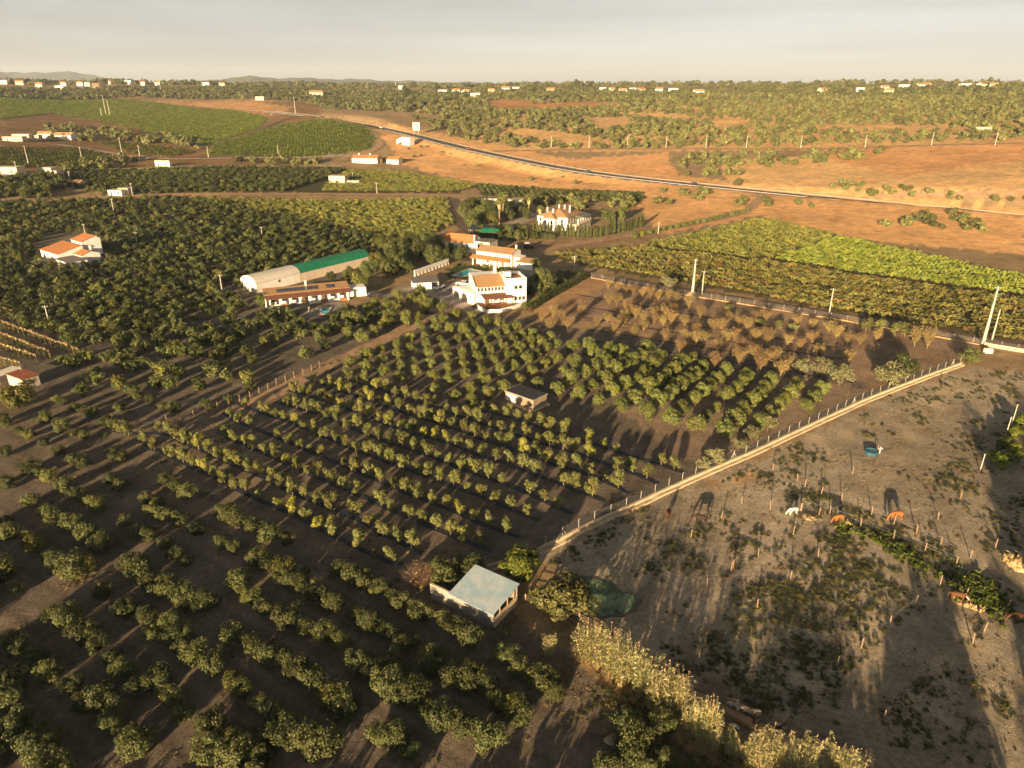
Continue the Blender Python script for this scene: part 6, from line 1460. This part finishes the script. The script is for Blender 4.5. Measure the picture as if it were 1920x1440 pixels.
KIT_CYP = two_part('cypress', cyp, [trunk_mb(.6, .1, 0, .1, 1)], 'leaf_cypress', 'bark')
P = resample([flat(1000, 440), flat(1040, 442), flat(1095, 447), flat(1130, 444), flat(1180, 432), flat(1205, 424)], 1.45)
for k, p in enumerate(P):
    s = random.uniform(.75, 1.1); plant('cypress', KIT_CYP, (p[0] + random.uniform(-.4, .4), p[1] + random.uniform(-.5, .5), 0), s, '%s cypress from the left in the row before the villa' % ordn(k), 'cypress', 'cypress row before the villa', sz=s * random.uniform(.8, 1.15))
P = resample([flat(1190, 446), flat(1260, 430), flat(1330, 415), flat(1400, 398)], 5.0)
for k, p in enumerate(P): plant('round_shrub', KIT_ROUND, (p[0], p[1], 0), 1.05, '%s round shrub from the left along the orange vineyard track' % ordn(k), 'shrub', 'round shrubs along the vineyard track', sz=.9)

# ------------------------------------------------------------------ trellis rows at the left edge
for k, (a, b_) in enumerate((((-60, 590), (150, 668)), ((-60, 612), (95, 672)), ((-60, 637), (70, 680)), ((-60, 668), (40, 694)), ((-40, 565), (60, 612)))):
    P = resample([flat(*a), flat(*b_)], 2.5); t = thing('trellis_row', '%s netted trellis row at the left edge above the hut' % ['second', 'third', 'fourth', 'nearest', 'farthest'][k], 'trellis', (0, 0, 0), 0, 'trellis rows')
    for p in P: w = MB(); w.box(p[0]-.05, p[0]+.05, p[1]-.05, p[1]+.05, -.1, 1.9); part('post', w, 'wood', t)
    n = int(len(P) * 2.5 * 40); kk = rng.integers(0, len(P) - 1, n); aa = rng.random(n)[:, None]; c = P[kk] * (1 - aa) + P[kk + 1] * aa
    c[:, 2] = rng.random(n) * 1.6 + .1; c[:, :2] += rng.normal(size=(n, 2)) * .22
    V, F = leaves(c, rng.normal(size=c.shape) + [0, 0, .2], np.full(n, .2), rng); part('vines', big_mesh('vines', V, F, 'leaf_weed', ('leaf', rng.random(n))), None, t)
    n = n // 3; kk = rng.integers(0, len(P) - 1, n); aa = rng.random(n)[:, None]; c = P[kk] * (1 - aa) + P[kk + 1] * aa; c[:, 2] = 1.8 + rng.normal(size=n) * .12; c[:, :2] += rng.normal(size=(n, 2)) * .15
    V, F = leaves(c, rng.normal(size=c.shape) + [0, 0, 1], np.full(n, .22), rng); part('netting', big_mesh('netting', V, F, 'straw', ('leaf', rng.random(n))), None, t)

# ------------------------------------------------------------------ giant reeds
def reed(seed, n=38, rad=.85, h=5.0):
    r = np.random.default_rng(seed); st = MB(); LP = []; LN = []; PP = []
    for i in range(n):
        a = r.uniform(0, 6.28); q = rad * math.sqrt(r.random()); b0 = np.array([math.cos(a) * q, math.sin(a) * q, 0]); H_ = h * r.uniform(.45, 1.18)
        tip = b0 * 1.25 + np.array([r.normal() * .35, r.normal() * .35, H_]); st.tube([b0 - [0, 0, .1], (b0 + tip) / 2 + r.normal(size=3) * .06, tip], [.022, .018, .008], 3)
        for z in np.linspace(.25, .97, 15):
            c = b0 + (tip - b0) * z; d = r.normal(size=3); d[2] = .1; d /= np.linalg.norm(d)
            for s_ in (.15, .38): LP.append(c + d * s_ + [0, 0, -.12 * s_]); LN.append(np.array([-d[0] * .3, -d[1] * .3, 1]) + r.normal(size=3) * .35)
        if r.random() < .34:
            for z in range(12): PP.append(tip + [r.normal() * .045, r.normal() * .045, z * .075 - .15])
    LP, LN, PP = np.array(LP), np.array(LN), np.array(PP)
    V, F = leaves(LP, LN, np.full(len(LP), .15), r, 2.6); V2, F2 = leaves(PP, r.normal(size=PP.shape), np.full(len(PP), .075), r, 2.2)
    return st.mesh('stalks', 'straw'), big_mesh('blades', V, F, 'leaf_reed', ('leaf', r.random(len(F)))), big_mesh('plumes', V2, F2, 'plume', ('leaf', r.random(len(F2))))
REED = [reed(400 + k) for k in range(5)]
RP = [(1030, 1222, .55), (1098, 1232, .95), (1115, 1238, 1), (1150, 1262, 1.05), (1170, 1272, 1), (1205, 1292, 1), (1238, 1322, 1.05), (1268, 1325, .9), (1318, 1378, .95), (1335, 1390, .85), (1292, 1362, .6), (1372, 1408, .6), (1402, 1420, .65), (1430, 1428, .9), (1455, 1440, 1), (1505, 1448, .95), (1560, 1455, 1), (1590, 1465, .95)]
for k, (px, py, s) in enumerate(RP):
    g = flat(px, py, .6); t = thing('reed_clump', '%s clump of tall golden giant reeds from the left along the sheep pen' % ordn(k), 'reeds', (g[0], g[1], 0), random.uniform(0, 6.28), 'giant reeds along the pen'); t.scale = (s, s, s * (.95 if k < 12 else .8))
    for nm, me_ in zip(('stalks', 'blades', 'plumes'), REED[k % 5]): obj(nm, me_, t)['kind'] = 'stuff'

# ------------------------------------------------------------------ weeds and rough growth of the paddocks
weeds = [big_mesh('weed', *c[:2], 'leaf_weed', ('leaf', c[2])) for c in (crown_arrays(s, .6, .0, .42, 190, .085, 12, gap=.7) for s in range(210, 215))]
brights = [big_mesh('bright_weed', *c[:2], 'leaf_bright', ('leaf', c[2])) for c in (crown_arrays(s, .6, .0, .6, 120, .17, 7, gap=.6) for s in range(220, 224))]
tufts = [big_mesh('dry_tuft', *c[:2], 'dry', ('leaf', c[2])) for c in (crown_arrays(s, .3, .0, .22, 22, .09, 5, gap=.6) for s in range(230, 233))]
def carpet(name, protos, areas, label, cat, s0=.7, s1=1.3, seed=0, patch=.0):
    X, Y = [], []
    for px, n in areas:
        cx_, cy_ = rand_in(px, max(4, n // 14), seed + n); r = np.random.default_rng(seed + n); k = r.integers(0, len(cx_), n); sd = r.uniform(.35, 1.5, len(cx_))[k]
        x, y = cx_[k] + r.normal(size=n) * sd, cy_[k] + r.normal(size=n) * sd; m = r.random(n) > patch * .35
        X.append(x[m]); Y.append(y[m])
    X, Y = np.concatenate(X), np.concatenate(Y)
    scatter(name, protos, np.stack([X, Y, ground(X, Y) - .03], 1), rng.uniform(s0, s1, len(X)), rng.uniform(0, 6.28, len(X)), label, cat, seed)
carpet('paddock_weeds', weeds, [
    ([(1395, 1115), (1480, 1050), (1560, 1000), (1620, 1010), (1690, 1075), (1690, 1130), (1640, 1180), (1560, 1300), (1440, 1330), (1390, 1300), (1330, 1240), (1300, 1215)], 2300),
    ([(1500, 930), (1540, 925), (1660, 985), (1760, 1030), (1880, 1120), (1890, 1150), (1780, 1110), (1640, 1020), (1530, 975)], 700),
    ([(1240, 1030), (1330, 980), (1380, 965), (1340, 1000), (1250, 1060), (1190, 1100), (1180, 1080)], 190), ([(1280, 1050), (1320, 1048), (1335, 1062), (1300, 1075)], 60), ([(1360, 990), (1420, 985), (1435, 1015), (1370, 1035)], 90),
    ([(1010, 1050), (1080, 1015), (1200, 955), (1230, 960), (1130, 1020), (1040, 1062)], 170),
    ([(1340, 905), (1420, 875), (1540, 815), (1560, 830), (1480, 890), (1400, 920)], 260), ([(1600, 790), (1700, 745), (1800, 705), (1830, 720), (1740, 790), (1640, 830)], 300), ([(1790, 720), (1925, 690), (1925, 860), (1850, 900), (1800, 930), (1760, 900), (1810, 800)], 620),
    ([(1440, 900), (1540, 895), (1560, 925), (1480, 940)], 90), ([(1700, 890), (1800, 870), (1830, 910), (1760, 930)], 110), ([(1820, 940), (1925, 930), (1925, 1060), (1850, 1040)], 200), ([(1640, 1310), (1760, 1230), (1900, 1280), (1925, 1400), (1700, 1440)], 260), ([(1210, 1200), (1280, 1210), (1440, 1310), (1430, 1330), (1290, 1270)], 170), ([(1280, 1390), (1380, 1400), (1420, 1445), (1280, 1445)], 160)], 'low dark weeds and thistles over the horse paddocks', 'weeds', .2, .75, 5, .8)
carpet('green_verge', brights, [([(1560, 985), (1640, 1005), (1760, 1060), (1880, 1130), (1870, 1145), (1740, 1080), (1640, 1030)], 260), ([(1770, 1060), (1830, 1075), (1890, 1140), (1850, 1140), (1780, 1090)], 190)], 'bright green weeds along the ditch between paddocks', 'weeds', .4, .9, 6, .3)
carpet('dry_grass', tufts, [([(0, 760), (430, 760), (760, 1030), (1000, 1180), (1300, 1440), (0, 1440)], 3000), ([(640, 660), (780, 600), (1560, 700), (1420, 850), (1000, 1030), (560, 720)], 1600), ([(1010, 1050), (1800, 700), (1925, 690), (1925, 1440), (1300, 1300)], 3000)], 'sparse dry grass tufts over orchard and paddock soil', 'grass', .35, .9, 7, .6)
carpet('orchard_weeds', weeds, [([(0, 760), (430, 760), (760, 1030), (1000, 1180), (1300, 1440), (0, 1440)], 700), ([(1060, 1290), (1140, 1270), (1280, 1380), (1330, 1440), (1200, 1440)], 300), ([(560, 700), (640, 660), (780, 600), (1000, 640), (900, 760)], 300)], 'scattered dark weeds between the citrus trees', 'weeds', .25, .6, 8, .8)
for px, py, s, lab in ((1875, 862, 1.05, 'bright green bush by the leaning post at the right edge, lowest'), (1900, 850, .95, 'bright green bush at the right edge, second from below'), (1888, 832, .8, 'bright green bush at the right edge, third from below'), (1905, 812, .85, 'bright green bush at the right edge, fourth from below'), (1918, 795, 1.0, 'bright green bush cut by the right edge')):
    g = flat(px, py, 1.0); plant('green_bush', two_part('b', [crown_arrays(int(px), 1.7, .1, 2.6, 1500, .24, 18)], [trunk_mb(.6, .1, 4, .5, 1)], 'leaf_mulberry', 'bark'), (g[0], g[1], 0), s, lab, 'bush', None)
# tall trees outside the frame on the sun side: added to shade the paddocks
KIT_TALL = two_part('tall', [crown_arrays(s, 3.2, 1.5, 9.0, 2200, .45, 30, gap=.4) for s in (500, 501, 502)], [trunk_mb(2.5, .28, 5, 1.4, 2, 5.5)], 'leaf_grove', 'bark')
for k, (x, y, s) in enumerate(((44, 26, 1.0), (51, 33, .85), (57, 41, .9), (31, 22, 1.1), (70, 50, 1.15), (76, 56, 1.0), (83, 64, 1.1), (62, 34, .9), (21, 16, .9), (92, 73, 1.05), (36, 10, 1.0), (8, 22, .9), (15, 17, 1.0), (27, 19, 1.05), (51, 24, 2.0), (57, 26, 1.9), (63, 30, 2.1), (70, 33, 2.0))):
    plant('unseen_shade_tree', KIT_TALL, (x, y, 0), s, '%s unseen tall tree added for shade beyond the lower right corner' % ordn(k), 'tree', 'unseen shade trees beyond the lower right corner')

# ------------------------------------------------------------------ pond, tub, heaps
m, nt, b = _new('pond_water'); n1 = noise(nt, .55, 6, .7); b.inputs['Specular IOR Level'].default_value = .5
c_ = mixc(nt, rampv(nt, n1, .44, .50), (.014, .028, .010), (.035, .075, .018)); c_ = mixc(nt, rampv(nt, noise(nt, .33, 5, .65), .47, .56), c_, (.15, .22, .11)); nt.links.new(c_, b.inputs['Base Color'])
nt.links.new(rampv(nt, n1, .44, .55, .08, .7), b.inputs['Roughness'])
plain('mud', (.10, .085, .06), .6, var=.4, scale=1.2, bump=.5, spec=.4)
PO = [flat(740 + x / 3.84, 1000 + y / 3.84) for x, y in [(1060, 430), (1130, 365), (1200, 315), (1310, 312), (1400, 322), (1480, 350), (1560, 352), (1585, 420), (1690, 432), (1750, 480), (1715, 550), (1600, 590), (1430, 600), (1300, 590), (1150, 540)]]
c = np.mean(PO, 0); t = thing('pond', 'green algae-covered pond behind the fig tree', 'pond', (c[0], c[1], 0))
Q = [((p - c)[:2]) for p in PO]; Qs = smooth(resample(np.array([np.append(q, 0) for q in Q + [Q[0]]]), .5), 3)[:, :2]
w = MB(); w.column([q * (1.12 + .04 * math.sin(i * 1.7)) for i, q in enumerate(Qs[:-1])], .0, .06); part('muddy_rim', w, 'mud', t)
w = MB(); w.column(list(Qs[:-1]), .01, .085); part('water', w, 'pond_water', t)
g = flat(1633, 851); t = thing('water_tub', 'round blue water tub in the upper paddock', 'tub', (g[0], g[1], 0))
plain('tub_water', (.03, .13, .16), .1, var=.2, spec=.5); plain('tub_blue', (.03, .11, .16), .6); w = MB(); a = np.linspace(0, 6.283, 25)[:-1]
w.add([(r_3 * math.cos(q), r_3 * math.sin(q), z) for r_3, z in ((.95, 0), (1.05, .62), (.95, .62), (.9, .3)) for q in a], [(k * 24 + i, k * 24 + (i + 1) % 24, (k + 1) * 24 + (i + 1) % 24, (k + 1) * 24 + i) for k in range(3) for i in range(24)]); part('shell', w, 'tub_blue', t)
w = MB(); w.add([(.92 * math.cos(q), .92 * math.sin(q), .5) for q in a], [tuple(range(24))]); part('water', w, 'tub_water', t)
g = flat(1649, 850); t = thing('standpipe', 'white cross-shaped standpipe right of the blue tub', 'standpipe', (g[0], g[1], 0)); w = MB(); w.tube([(0, 0, 0), (0, 0, 1.2)], .06, 6); part('pipe', w, 'whitewash', t); w = MB(); w.tube([(-.4, 0, .85), (.4, 0, .85)], .05, 6); part('arm', w, 'whitewash', t)
def heap(px, py, rx, ry, h, mat, name, label, cat, seed=0, straw=0):
    g = flat(px, py); r = np.random.default_rng(seed); t = thing(name, label, cat, (g[0], g[1], 0), r.uniform(0, 3)); n = 24; V = []; F = []
    for i in range(9):
        q = i / 8
        for j in range(n): a = 2 * math.pi * j / n; e = 1 + .2 * math.sin(3 * a + seed) + .12 * r.normal(); V.append((rx * q * e * math.cos(a), ry * q * e * math.sin(a), h * (1 - q * q) * (1 + .18 * r.normal()) - .03 * (i == 8)))
    for i in range(8):
        for j in range(n): F.append((i * n + j, (i + 1) * n + j, (i + 1) * n + (j + 1) % n, i * n + (j + 1) % n))
    w = MB(); w.add(V, F); part('mound', w, mat, t, True)
    if straw:
        P = np.stack([r.normal(size=straw) * rx * .6, r.normal(size=straw) * ry * .6, np.abs(r.normal(size=straw)) * h * .5 + .05], 1); V, F = leaves(P, r.normal(size=P.shape) + [0, 0, .5], np.full(straw, .14), r, 4); part('stalks', big_mesh('stalks', V, F, 'straw', ('leaf', r.random(straw))), None, t)
plain('hay', (.48, .37, .19), .95, var=.3, scale=3, bump=.8); plain('orange_earth', (.42, .22, .10), .95, var=.3, scale=1, bump=.6)
heap(1583, 982, .9, .7, .35, 'hay', 'hay_pile', 'hay pile in front of the middle chestnut horse', 'hay', 3, 160)
heap(1515, 972, 1.0, .5, .2, 'hay', 'hay_pile', 'flat hay strewn right of the white horse', 'hay', 4, 120)
heap(1815, 1136, 1.3, .5, .22, 'hay', 'hay_pile', 'hay strewn before the horse in the lower right paddock', 'hay', 5, 160)
heap(1903, 1058, 1.6, 1.1, 1.2, 'hay', 'straw_stack', 'bright straw stack at the right edge', 'hay', 6, 260)
heap(1145, 1388, .7, .5, .5, 'rock', 'rock', 'pale boulder between citrus trees at the bottom', 'rock', 8)

# ------------------------------------------------------------------ paddock fences
def zp(P, ox=1240, oy=840, s=2.8235): return [(ox + x / s, oy + y / s) for x, y in P]
PF = [('upper paddock below the earth heap', zp([(155, 475), (318, 375), (425, 295), (577, 322), (738, 332), (832, 362)])), ('left side of the green ditch', zp([(890, 350), (1055, 415), (1228, 485), (1395, 545), (1560, 620)])), ('right side of the green ditch', zp([(760, 205), (845, 248), (955, 278), (1112, 357), (1230, 405), (1350, 455), (1478, 515), (1635, 582)])),
      ('diagonal between two sandy paddocks', zp([(830, 575), (683, 698), (507, 850), (330, 1020), (200, 1130)])), ('short diagonal below the white horse', zp([(738, 332), (697, 460), (513, 575), (380, 640)])), ('left sandy paddock', zp([(55, 880), (240, 735), (370, 650)])), ('weedy paddock and the horse at lower right', zp([(1475, 725), (1343, 828), (1210, 940), (1057, 1060), (930, 1160)])),
      ('lower right corner', zp([(1830, 850), (1707, 975), (1648, 1035), (1527, 1130), (1400, 1240), (1280, 1340), (1180, 1440)])), ('blue water tub', zp([(590, 120), (720, 170), (1012, 140), (1140, 20)])), ('right upper paddock', zp([(1768, 525), (1583, 265), (1465, 378), (1350, 455)])), ('bright ditch bushes', zp([(1610, 792), (1475, 725)]))]
for where, pts_ in PF:
    t = thing('paddock_fence', 'wooden post and wire fence along the ' + where if not where.startswith(('weedy', 'blue', 'bright', 'upper')) else 'wooden post and wire fence by the ' + where, 'fence', (0, 0, 0), 0, 'paddock fences')
    G = [flat(*p) for p in pts_]; tops = []
    for g in G:
        lean = (random.uniform(-.12, .12), random.uniform(-.1, .1)); h = random.uniform(1.25, 1.5)
        w = MB(); w.tube([(g[0], g[1], -.2), (g[0] + lean[0], g[1] + lean[1], h)], [.075, .06], 6); part('post', w, 'wood', t); tops.append((g[0] + lean[0] * .8, g[1] + lean[1] * .8, h * .85))
    for z in (0, -.4): w = MB(); w.tube([(a[0], a[1], a[2] + z) for a in tops], .008, 3); part('wire', w, 'galvanised', t)
X, Y = [], []
for where, pts_ in PF:
    if 'tub' in where: continue
    P = resample([flat(*p) for p in pts_], .4); X += list(P[:, 0] + rng.normal(size=len(P)) * .45); Y += list(P[:, 1] + rng.normal(size=len(P)) * .45)
X, Y = np.array(X), np.array(Y); kp = (np.sin(X * .5) + np.sin(Y * .4 + 1) > -.7) & (rng.random(len(X)) < .75); X, Y = X[kp], Y[kp]
scatter('fence_weeds', weeds, np.stack([X, Y, np.zeros(len(X)) - .03], 1), rng.uniform(.25, .75, len(X)), rng.uniform(0, 6.28, len(X)), 'dark weeds left growing under the paddock fences', 'weeds')
# tall leaning posts at the right edge
for k, (a, b_) in enumerate((((1893, 808), (1912, 771)), ((1885, 819), (1894, 791)), ((1838, 881), (1843, 858)))):
    g = flat(*a); h = (a[1] - b_[1]) * math.hypot(g[1], g[0], CAM_H) / FPX / .85; t = thing('stake', '%s tall pale stake from the right beside the bright bushes' % ordn(k), 'stake', (g[0], g[1], 0)); w = MB(); w.tube([(0, 0, -.2), (.05, 0, h)], [.085, .07], 6); part('shaft', w, 'pole_concrete', t); w = MB(); w.tube([(.05, 0, h), (.05, 0, h + .08)], .1, 6); part('cap', w, 'whitewash', t)
# rail fence and pens with sheep along the reeds
for nm, px in (('far', [(1150, 1198), (1210, 1238), (1290, 1285), (1400, 1340), (1500, 1388), (1600, 1425), (1720, 1470)]), ('near', [(1345, 1365), (1400, 1398), (1450, 1428), (1520, 1460)]), ('shed', [(985, 1128), (1030, 1143), (1090, 1165), (1150, 1198)])):
    P = resample([flat(*p) for p in px], 2.0); t = thing('rail_fence', {'far': 'weathered timber rail fence along the far side of the sheep pen', 'near': 'timber rail fence on the near side of the sheep pen', 'shed': 'timber rails between the shed and the reeds'}[nm], 'fence', (0, 0, 0))
    for p in P: w = MB(); w.box(p[0]-.07, p[0]+.07, p[1]-.07, p[1]+.07, -.2, 1.15); part('post', w, 'wood', t)
    for z in (.4, .72, 1.02): w = MB(); w.tube([p + [random.uniform(-.03, .03), -.09, z + random.uniform(-.03, .03)] for p in P], .03, 5); part('rail', w, 'wood', t)
P = resample([flat(1290, 1292), flat(1400, 1347), flat(1500, 1394), flat(1600, 1431)], 1.5); T = np.gradient(P[:, :2], axis=0); T /= np.linalg.norm(T, axis=1, keepdims=True)
t = thing('earth_bank', 'low sunlit earth bank under the far pen rails', 'bank', (0, 0, 0)); part('bank', runwall('', '', P, np.stack([-T[:, 1], T[:, 0]], 1), -.9, -.15, -.1, .42, '', .06), 'dirt', t)

# ------------------------------------------------------------------ horses and sheep
def skin(name, pts, edges, mat, sub=2):
    me = bpy.data.meshes.new(name); me.from_pydata([p[:3] for p in pts], edges, []); o = bpy.data.objects.new(name, me); COL.objects.link(o)
    md = o.modifiers.new('skin', 'SKIN'); 
    for v, p in zip(me.skin_vertices[0].data, pts): v.radius = (p[3], p[4] if len(p) > 4 else p[3]); v.use_root = False
    me.skin_vertices[0].data[0].use_root = True
    o.modifiers.new('sub', 'SUBSURF').levels = sub; o.modifiers['sub'].render_levels = sub
    dg = bpy.context.evaluated_depsgraph_get(); out = bpy.data.meshes.new_from_object(o.evaluated_get(dg)); bpy.data.objects.remove(o); out.name = name
    out.materials.clear(); out.materials.append(MATS[mat]); out.polygons.foreach_set('use_smooth', [True] * len(out.polygons)); return out
def horse_mesh(graze, mat):
    p = [(-.55, 0, 1.22, .25), (0, 0, 1.16, .30), (.50, 0, 1.20, .27), (.72, 0, 1.30, .19)]; e = [(0, 1), (1, 2), (2, 3)]
    nk = [(1.0, 0, 1.15, .13), (1.25, 0, .80, .10), (1.38, 0, .50, .115), (1.36, 0, .18, .07)] if graze else [(.95, 0, 1.55, .14), (1.12, 0, 1.82, .11), (1.30, 0, 1.80, .12), (1.62, 0, 1.55, .075)]
    i0 = 3
    for q in nk: p.append(q); e.append((i0, len(p) - 1)); i0 = len(p) - 1
    for s in (-1, 1):
        for ch, root in (([(.52, .17 * s, .92, .13), (.55, .17 * s, .52, .07), (.53, .17 * s, .22, .05), (.55, .17 * s, .03, .065)], 2), ([(-.58, .18 * s, .95, .17), (-.48, .18 * s, .74, .11), (-.74, .17 * s, .48, .065), (-.68, .17 * s, .2, .05), (-.65, .17 * s, .03, .065)], 0)):
            i0 = root
            for q in ch: p.append(q); e.append((i0, len(p) - 1)); i0 = len(p) - 1
    h = len(nk) + 3 - 1
    for s in (-1, 1): hd = nk[2]; p.append((hd[0] - .02, .07 * s, hd[2] + .16, .03)); e.append((3 + 3, len(p) - 1))
    p.append((-.86, 0, 1.2, .06)); e.append((0, len(p) - 1)); p.append((-.98, 0, .9, .07)); e.append((len(p) - 2, len(p) - 1)); p.append((-.98, 0, .5, .04)); e.append((len(p) - 2, len(p) - 1))
    return skin('body', p, e, mat)
for nm, c in (('coat_chestnut', (.34, .125, .035)), ('coat_brown', (.11, .05, .022)), ('coat_white', (.66, .61, .53)), ('coat_dark', (.035, .022, .016)), ('fleece', (.52, .46, .37)), ('fleece_brown', (.13, .075, .04))): plain(nm, c, .75, var=.2, scale=4)
def mane(t, graze, mat):
    w = MB(); a, b_ = ((.72, 1.48), (1.3, .72)) if graze else ((.7, 1.5), (1.1, 1.98))
    w.add([(a[0], -.03, a[1]), (b_[0], -.03, b_[1]), (b_[0] - .12, -.05, b_[1] - .12), (a[0] - .05, -.07, a[1] - .25), (a[0], .03, a[1]), (b_[0], .03, b_[1]), (b_[0] - .12, .05, b_[1] - .12), (a[0] - .05, .07, a[1] - .25)], [(0, 1, 2, 3), (7, 6, 5, 4), (0, 4, 5, 1), (3, 2, 6, 7)]); part('mane', w, mat, t)
for (x, y), rot, gr, coat, mn, lab, s in (((695, 352), 195, True, 'coat_white', 'coat_white', 'white horse grazing beside the fence in the middle paddock', .8), ((935, 392), 200, True, 'coat_chestnut', 'coat_dark', 'chestnut horse eating from the middle hay pile', .85), ((1240, 383), 195, True, 'coat_chestnut', 'coat_dark', 'bright chestnut horse grazing in the upper paddock', 1.05),
        ((205, 400), 170, True, 'coat_dark', 'coat_dark', 'dark horse standing in the shaded left paddock', 1.0), ((32, 370), 250, False, 'coat_brown', 'coat_dark', 'brown horse by the wall at the left end of the paddocks', .9), ((1560, 815), -20, True, 'coat_brown', 'coat_white', 'brown horse feeding in the lower right paddock', 1.0), ((1895, 928), 170, True, 'coat_brown', 'coat_dark', 'brown horse cut off by the right edge', 1.05)):
    g = flat(1240 + x / 2.8235, 840 + y / 2.8235); t = thing('horse', lab, 'horse', (g[0], g[1], 0), R(rot)); t.scale = (s, s, s); obj('body', horse_mesh(gr, coat), t); mane(t, gr, mn)
def sheep_mesh(mat):
    p = [(-.3, 0, .55, .2), (.0, 0, .54, .24), (.3, 0, .57, .2), (.46, 0, .66, .11), (.58, 0, .72, .10), (.74, 0, .62, .06)]; e = [(0, 1), (1, 2), (2, 3), (3, 4), (4, 5)]
    for s in (-1, 1):
        for x, r0 in ((.28, 2), (-.28, 0)):
            i0 = r0
            for q in ((x, .11 * s, .34, .07), (x + .01, .11 * s, .18, .035), (x, .11 * s, .02, .035)): p.append(q); e.append((i0, len(p) - 1)); i0 = len(p) - 1
    for s in (-1, 1): p.append((.54, .15 * s, .74, .03)); e.append((4, len(p) - 1))
    return skin('body', p, e, mat)
SH, SHB = sheep_mesh('fleece'), sheep_mesh('fleece_brown')
for k, (x, y, rot, brown) in enumerate(((425, 415, 160, 0), (695, 535, -50, 0), (748, 560, 80, 0), (808, 580, 170, 0), (855, 592, -20, 0), (865, 665, 10, 1), (715, 690, -60, 0), (885, 775, 100, 0), (1020, 700, 0, 1), (1060, 698, 180, 0), (890, 825, 140, 0), (1090, 840, 20, 0))):
    g = flat(1180 + x / 3.692, 1180 + y / 3.692); t = thing('sheep', '%s %s sheep from the left in the pen behind the reeds' % (ordn(sum(1 for q in ((425,0),(695,0),(748,0),(808,0),(855,0),(865,1),(715,0),(885,0),(1020,1),(1060,0),(890,0),(1090,0)) if q[1] == brown and q[0] < x)), 'brown' if brown else 'pale'), 'sheep', (g[0], g[1], 0), R(rot), 'sheep in the pen'); t.scale = (1.0,) * 3; obj('body', SHB if brown else SH, t)
t = thing('trough', 'grey metal trough at the lower end of the sheep pen', 'trough', tuple(flat(1490, 1412)), R(-30)); w = MB(); w.box(-1.2, 1.2, -.35, -.29, .1, .6); w.box(-1.2, 1.2, .29, .35, .1, .6); w.box(-1.2, -1.14, -.29, .29, .1, .6); w.box(1.14, 1.2, -.29, .29, .1, .6); w.box(-1.14, 1.14, -.29, .29, .1, .16); part('basin', w, 'galvanised', t); w = MB(); [w.box(x - .05, x + .05, -.3, .3, 0, .1) for x in (-1, 1)]; part('feet', w, 'galvanised', t)
# white block and bits near the right wall corner
g = flat(1852, 661); t = thing('white_block', 'white stone block in front of the wall corner at right', 'block', (g[0], g[1], 0)); w = MB(); w.box(-.8, .8, -.5, .5, 0, .9); w.box(-.7, .7, -.4, .4, .903, 1.0); part('block', w, 'whitewash', t)
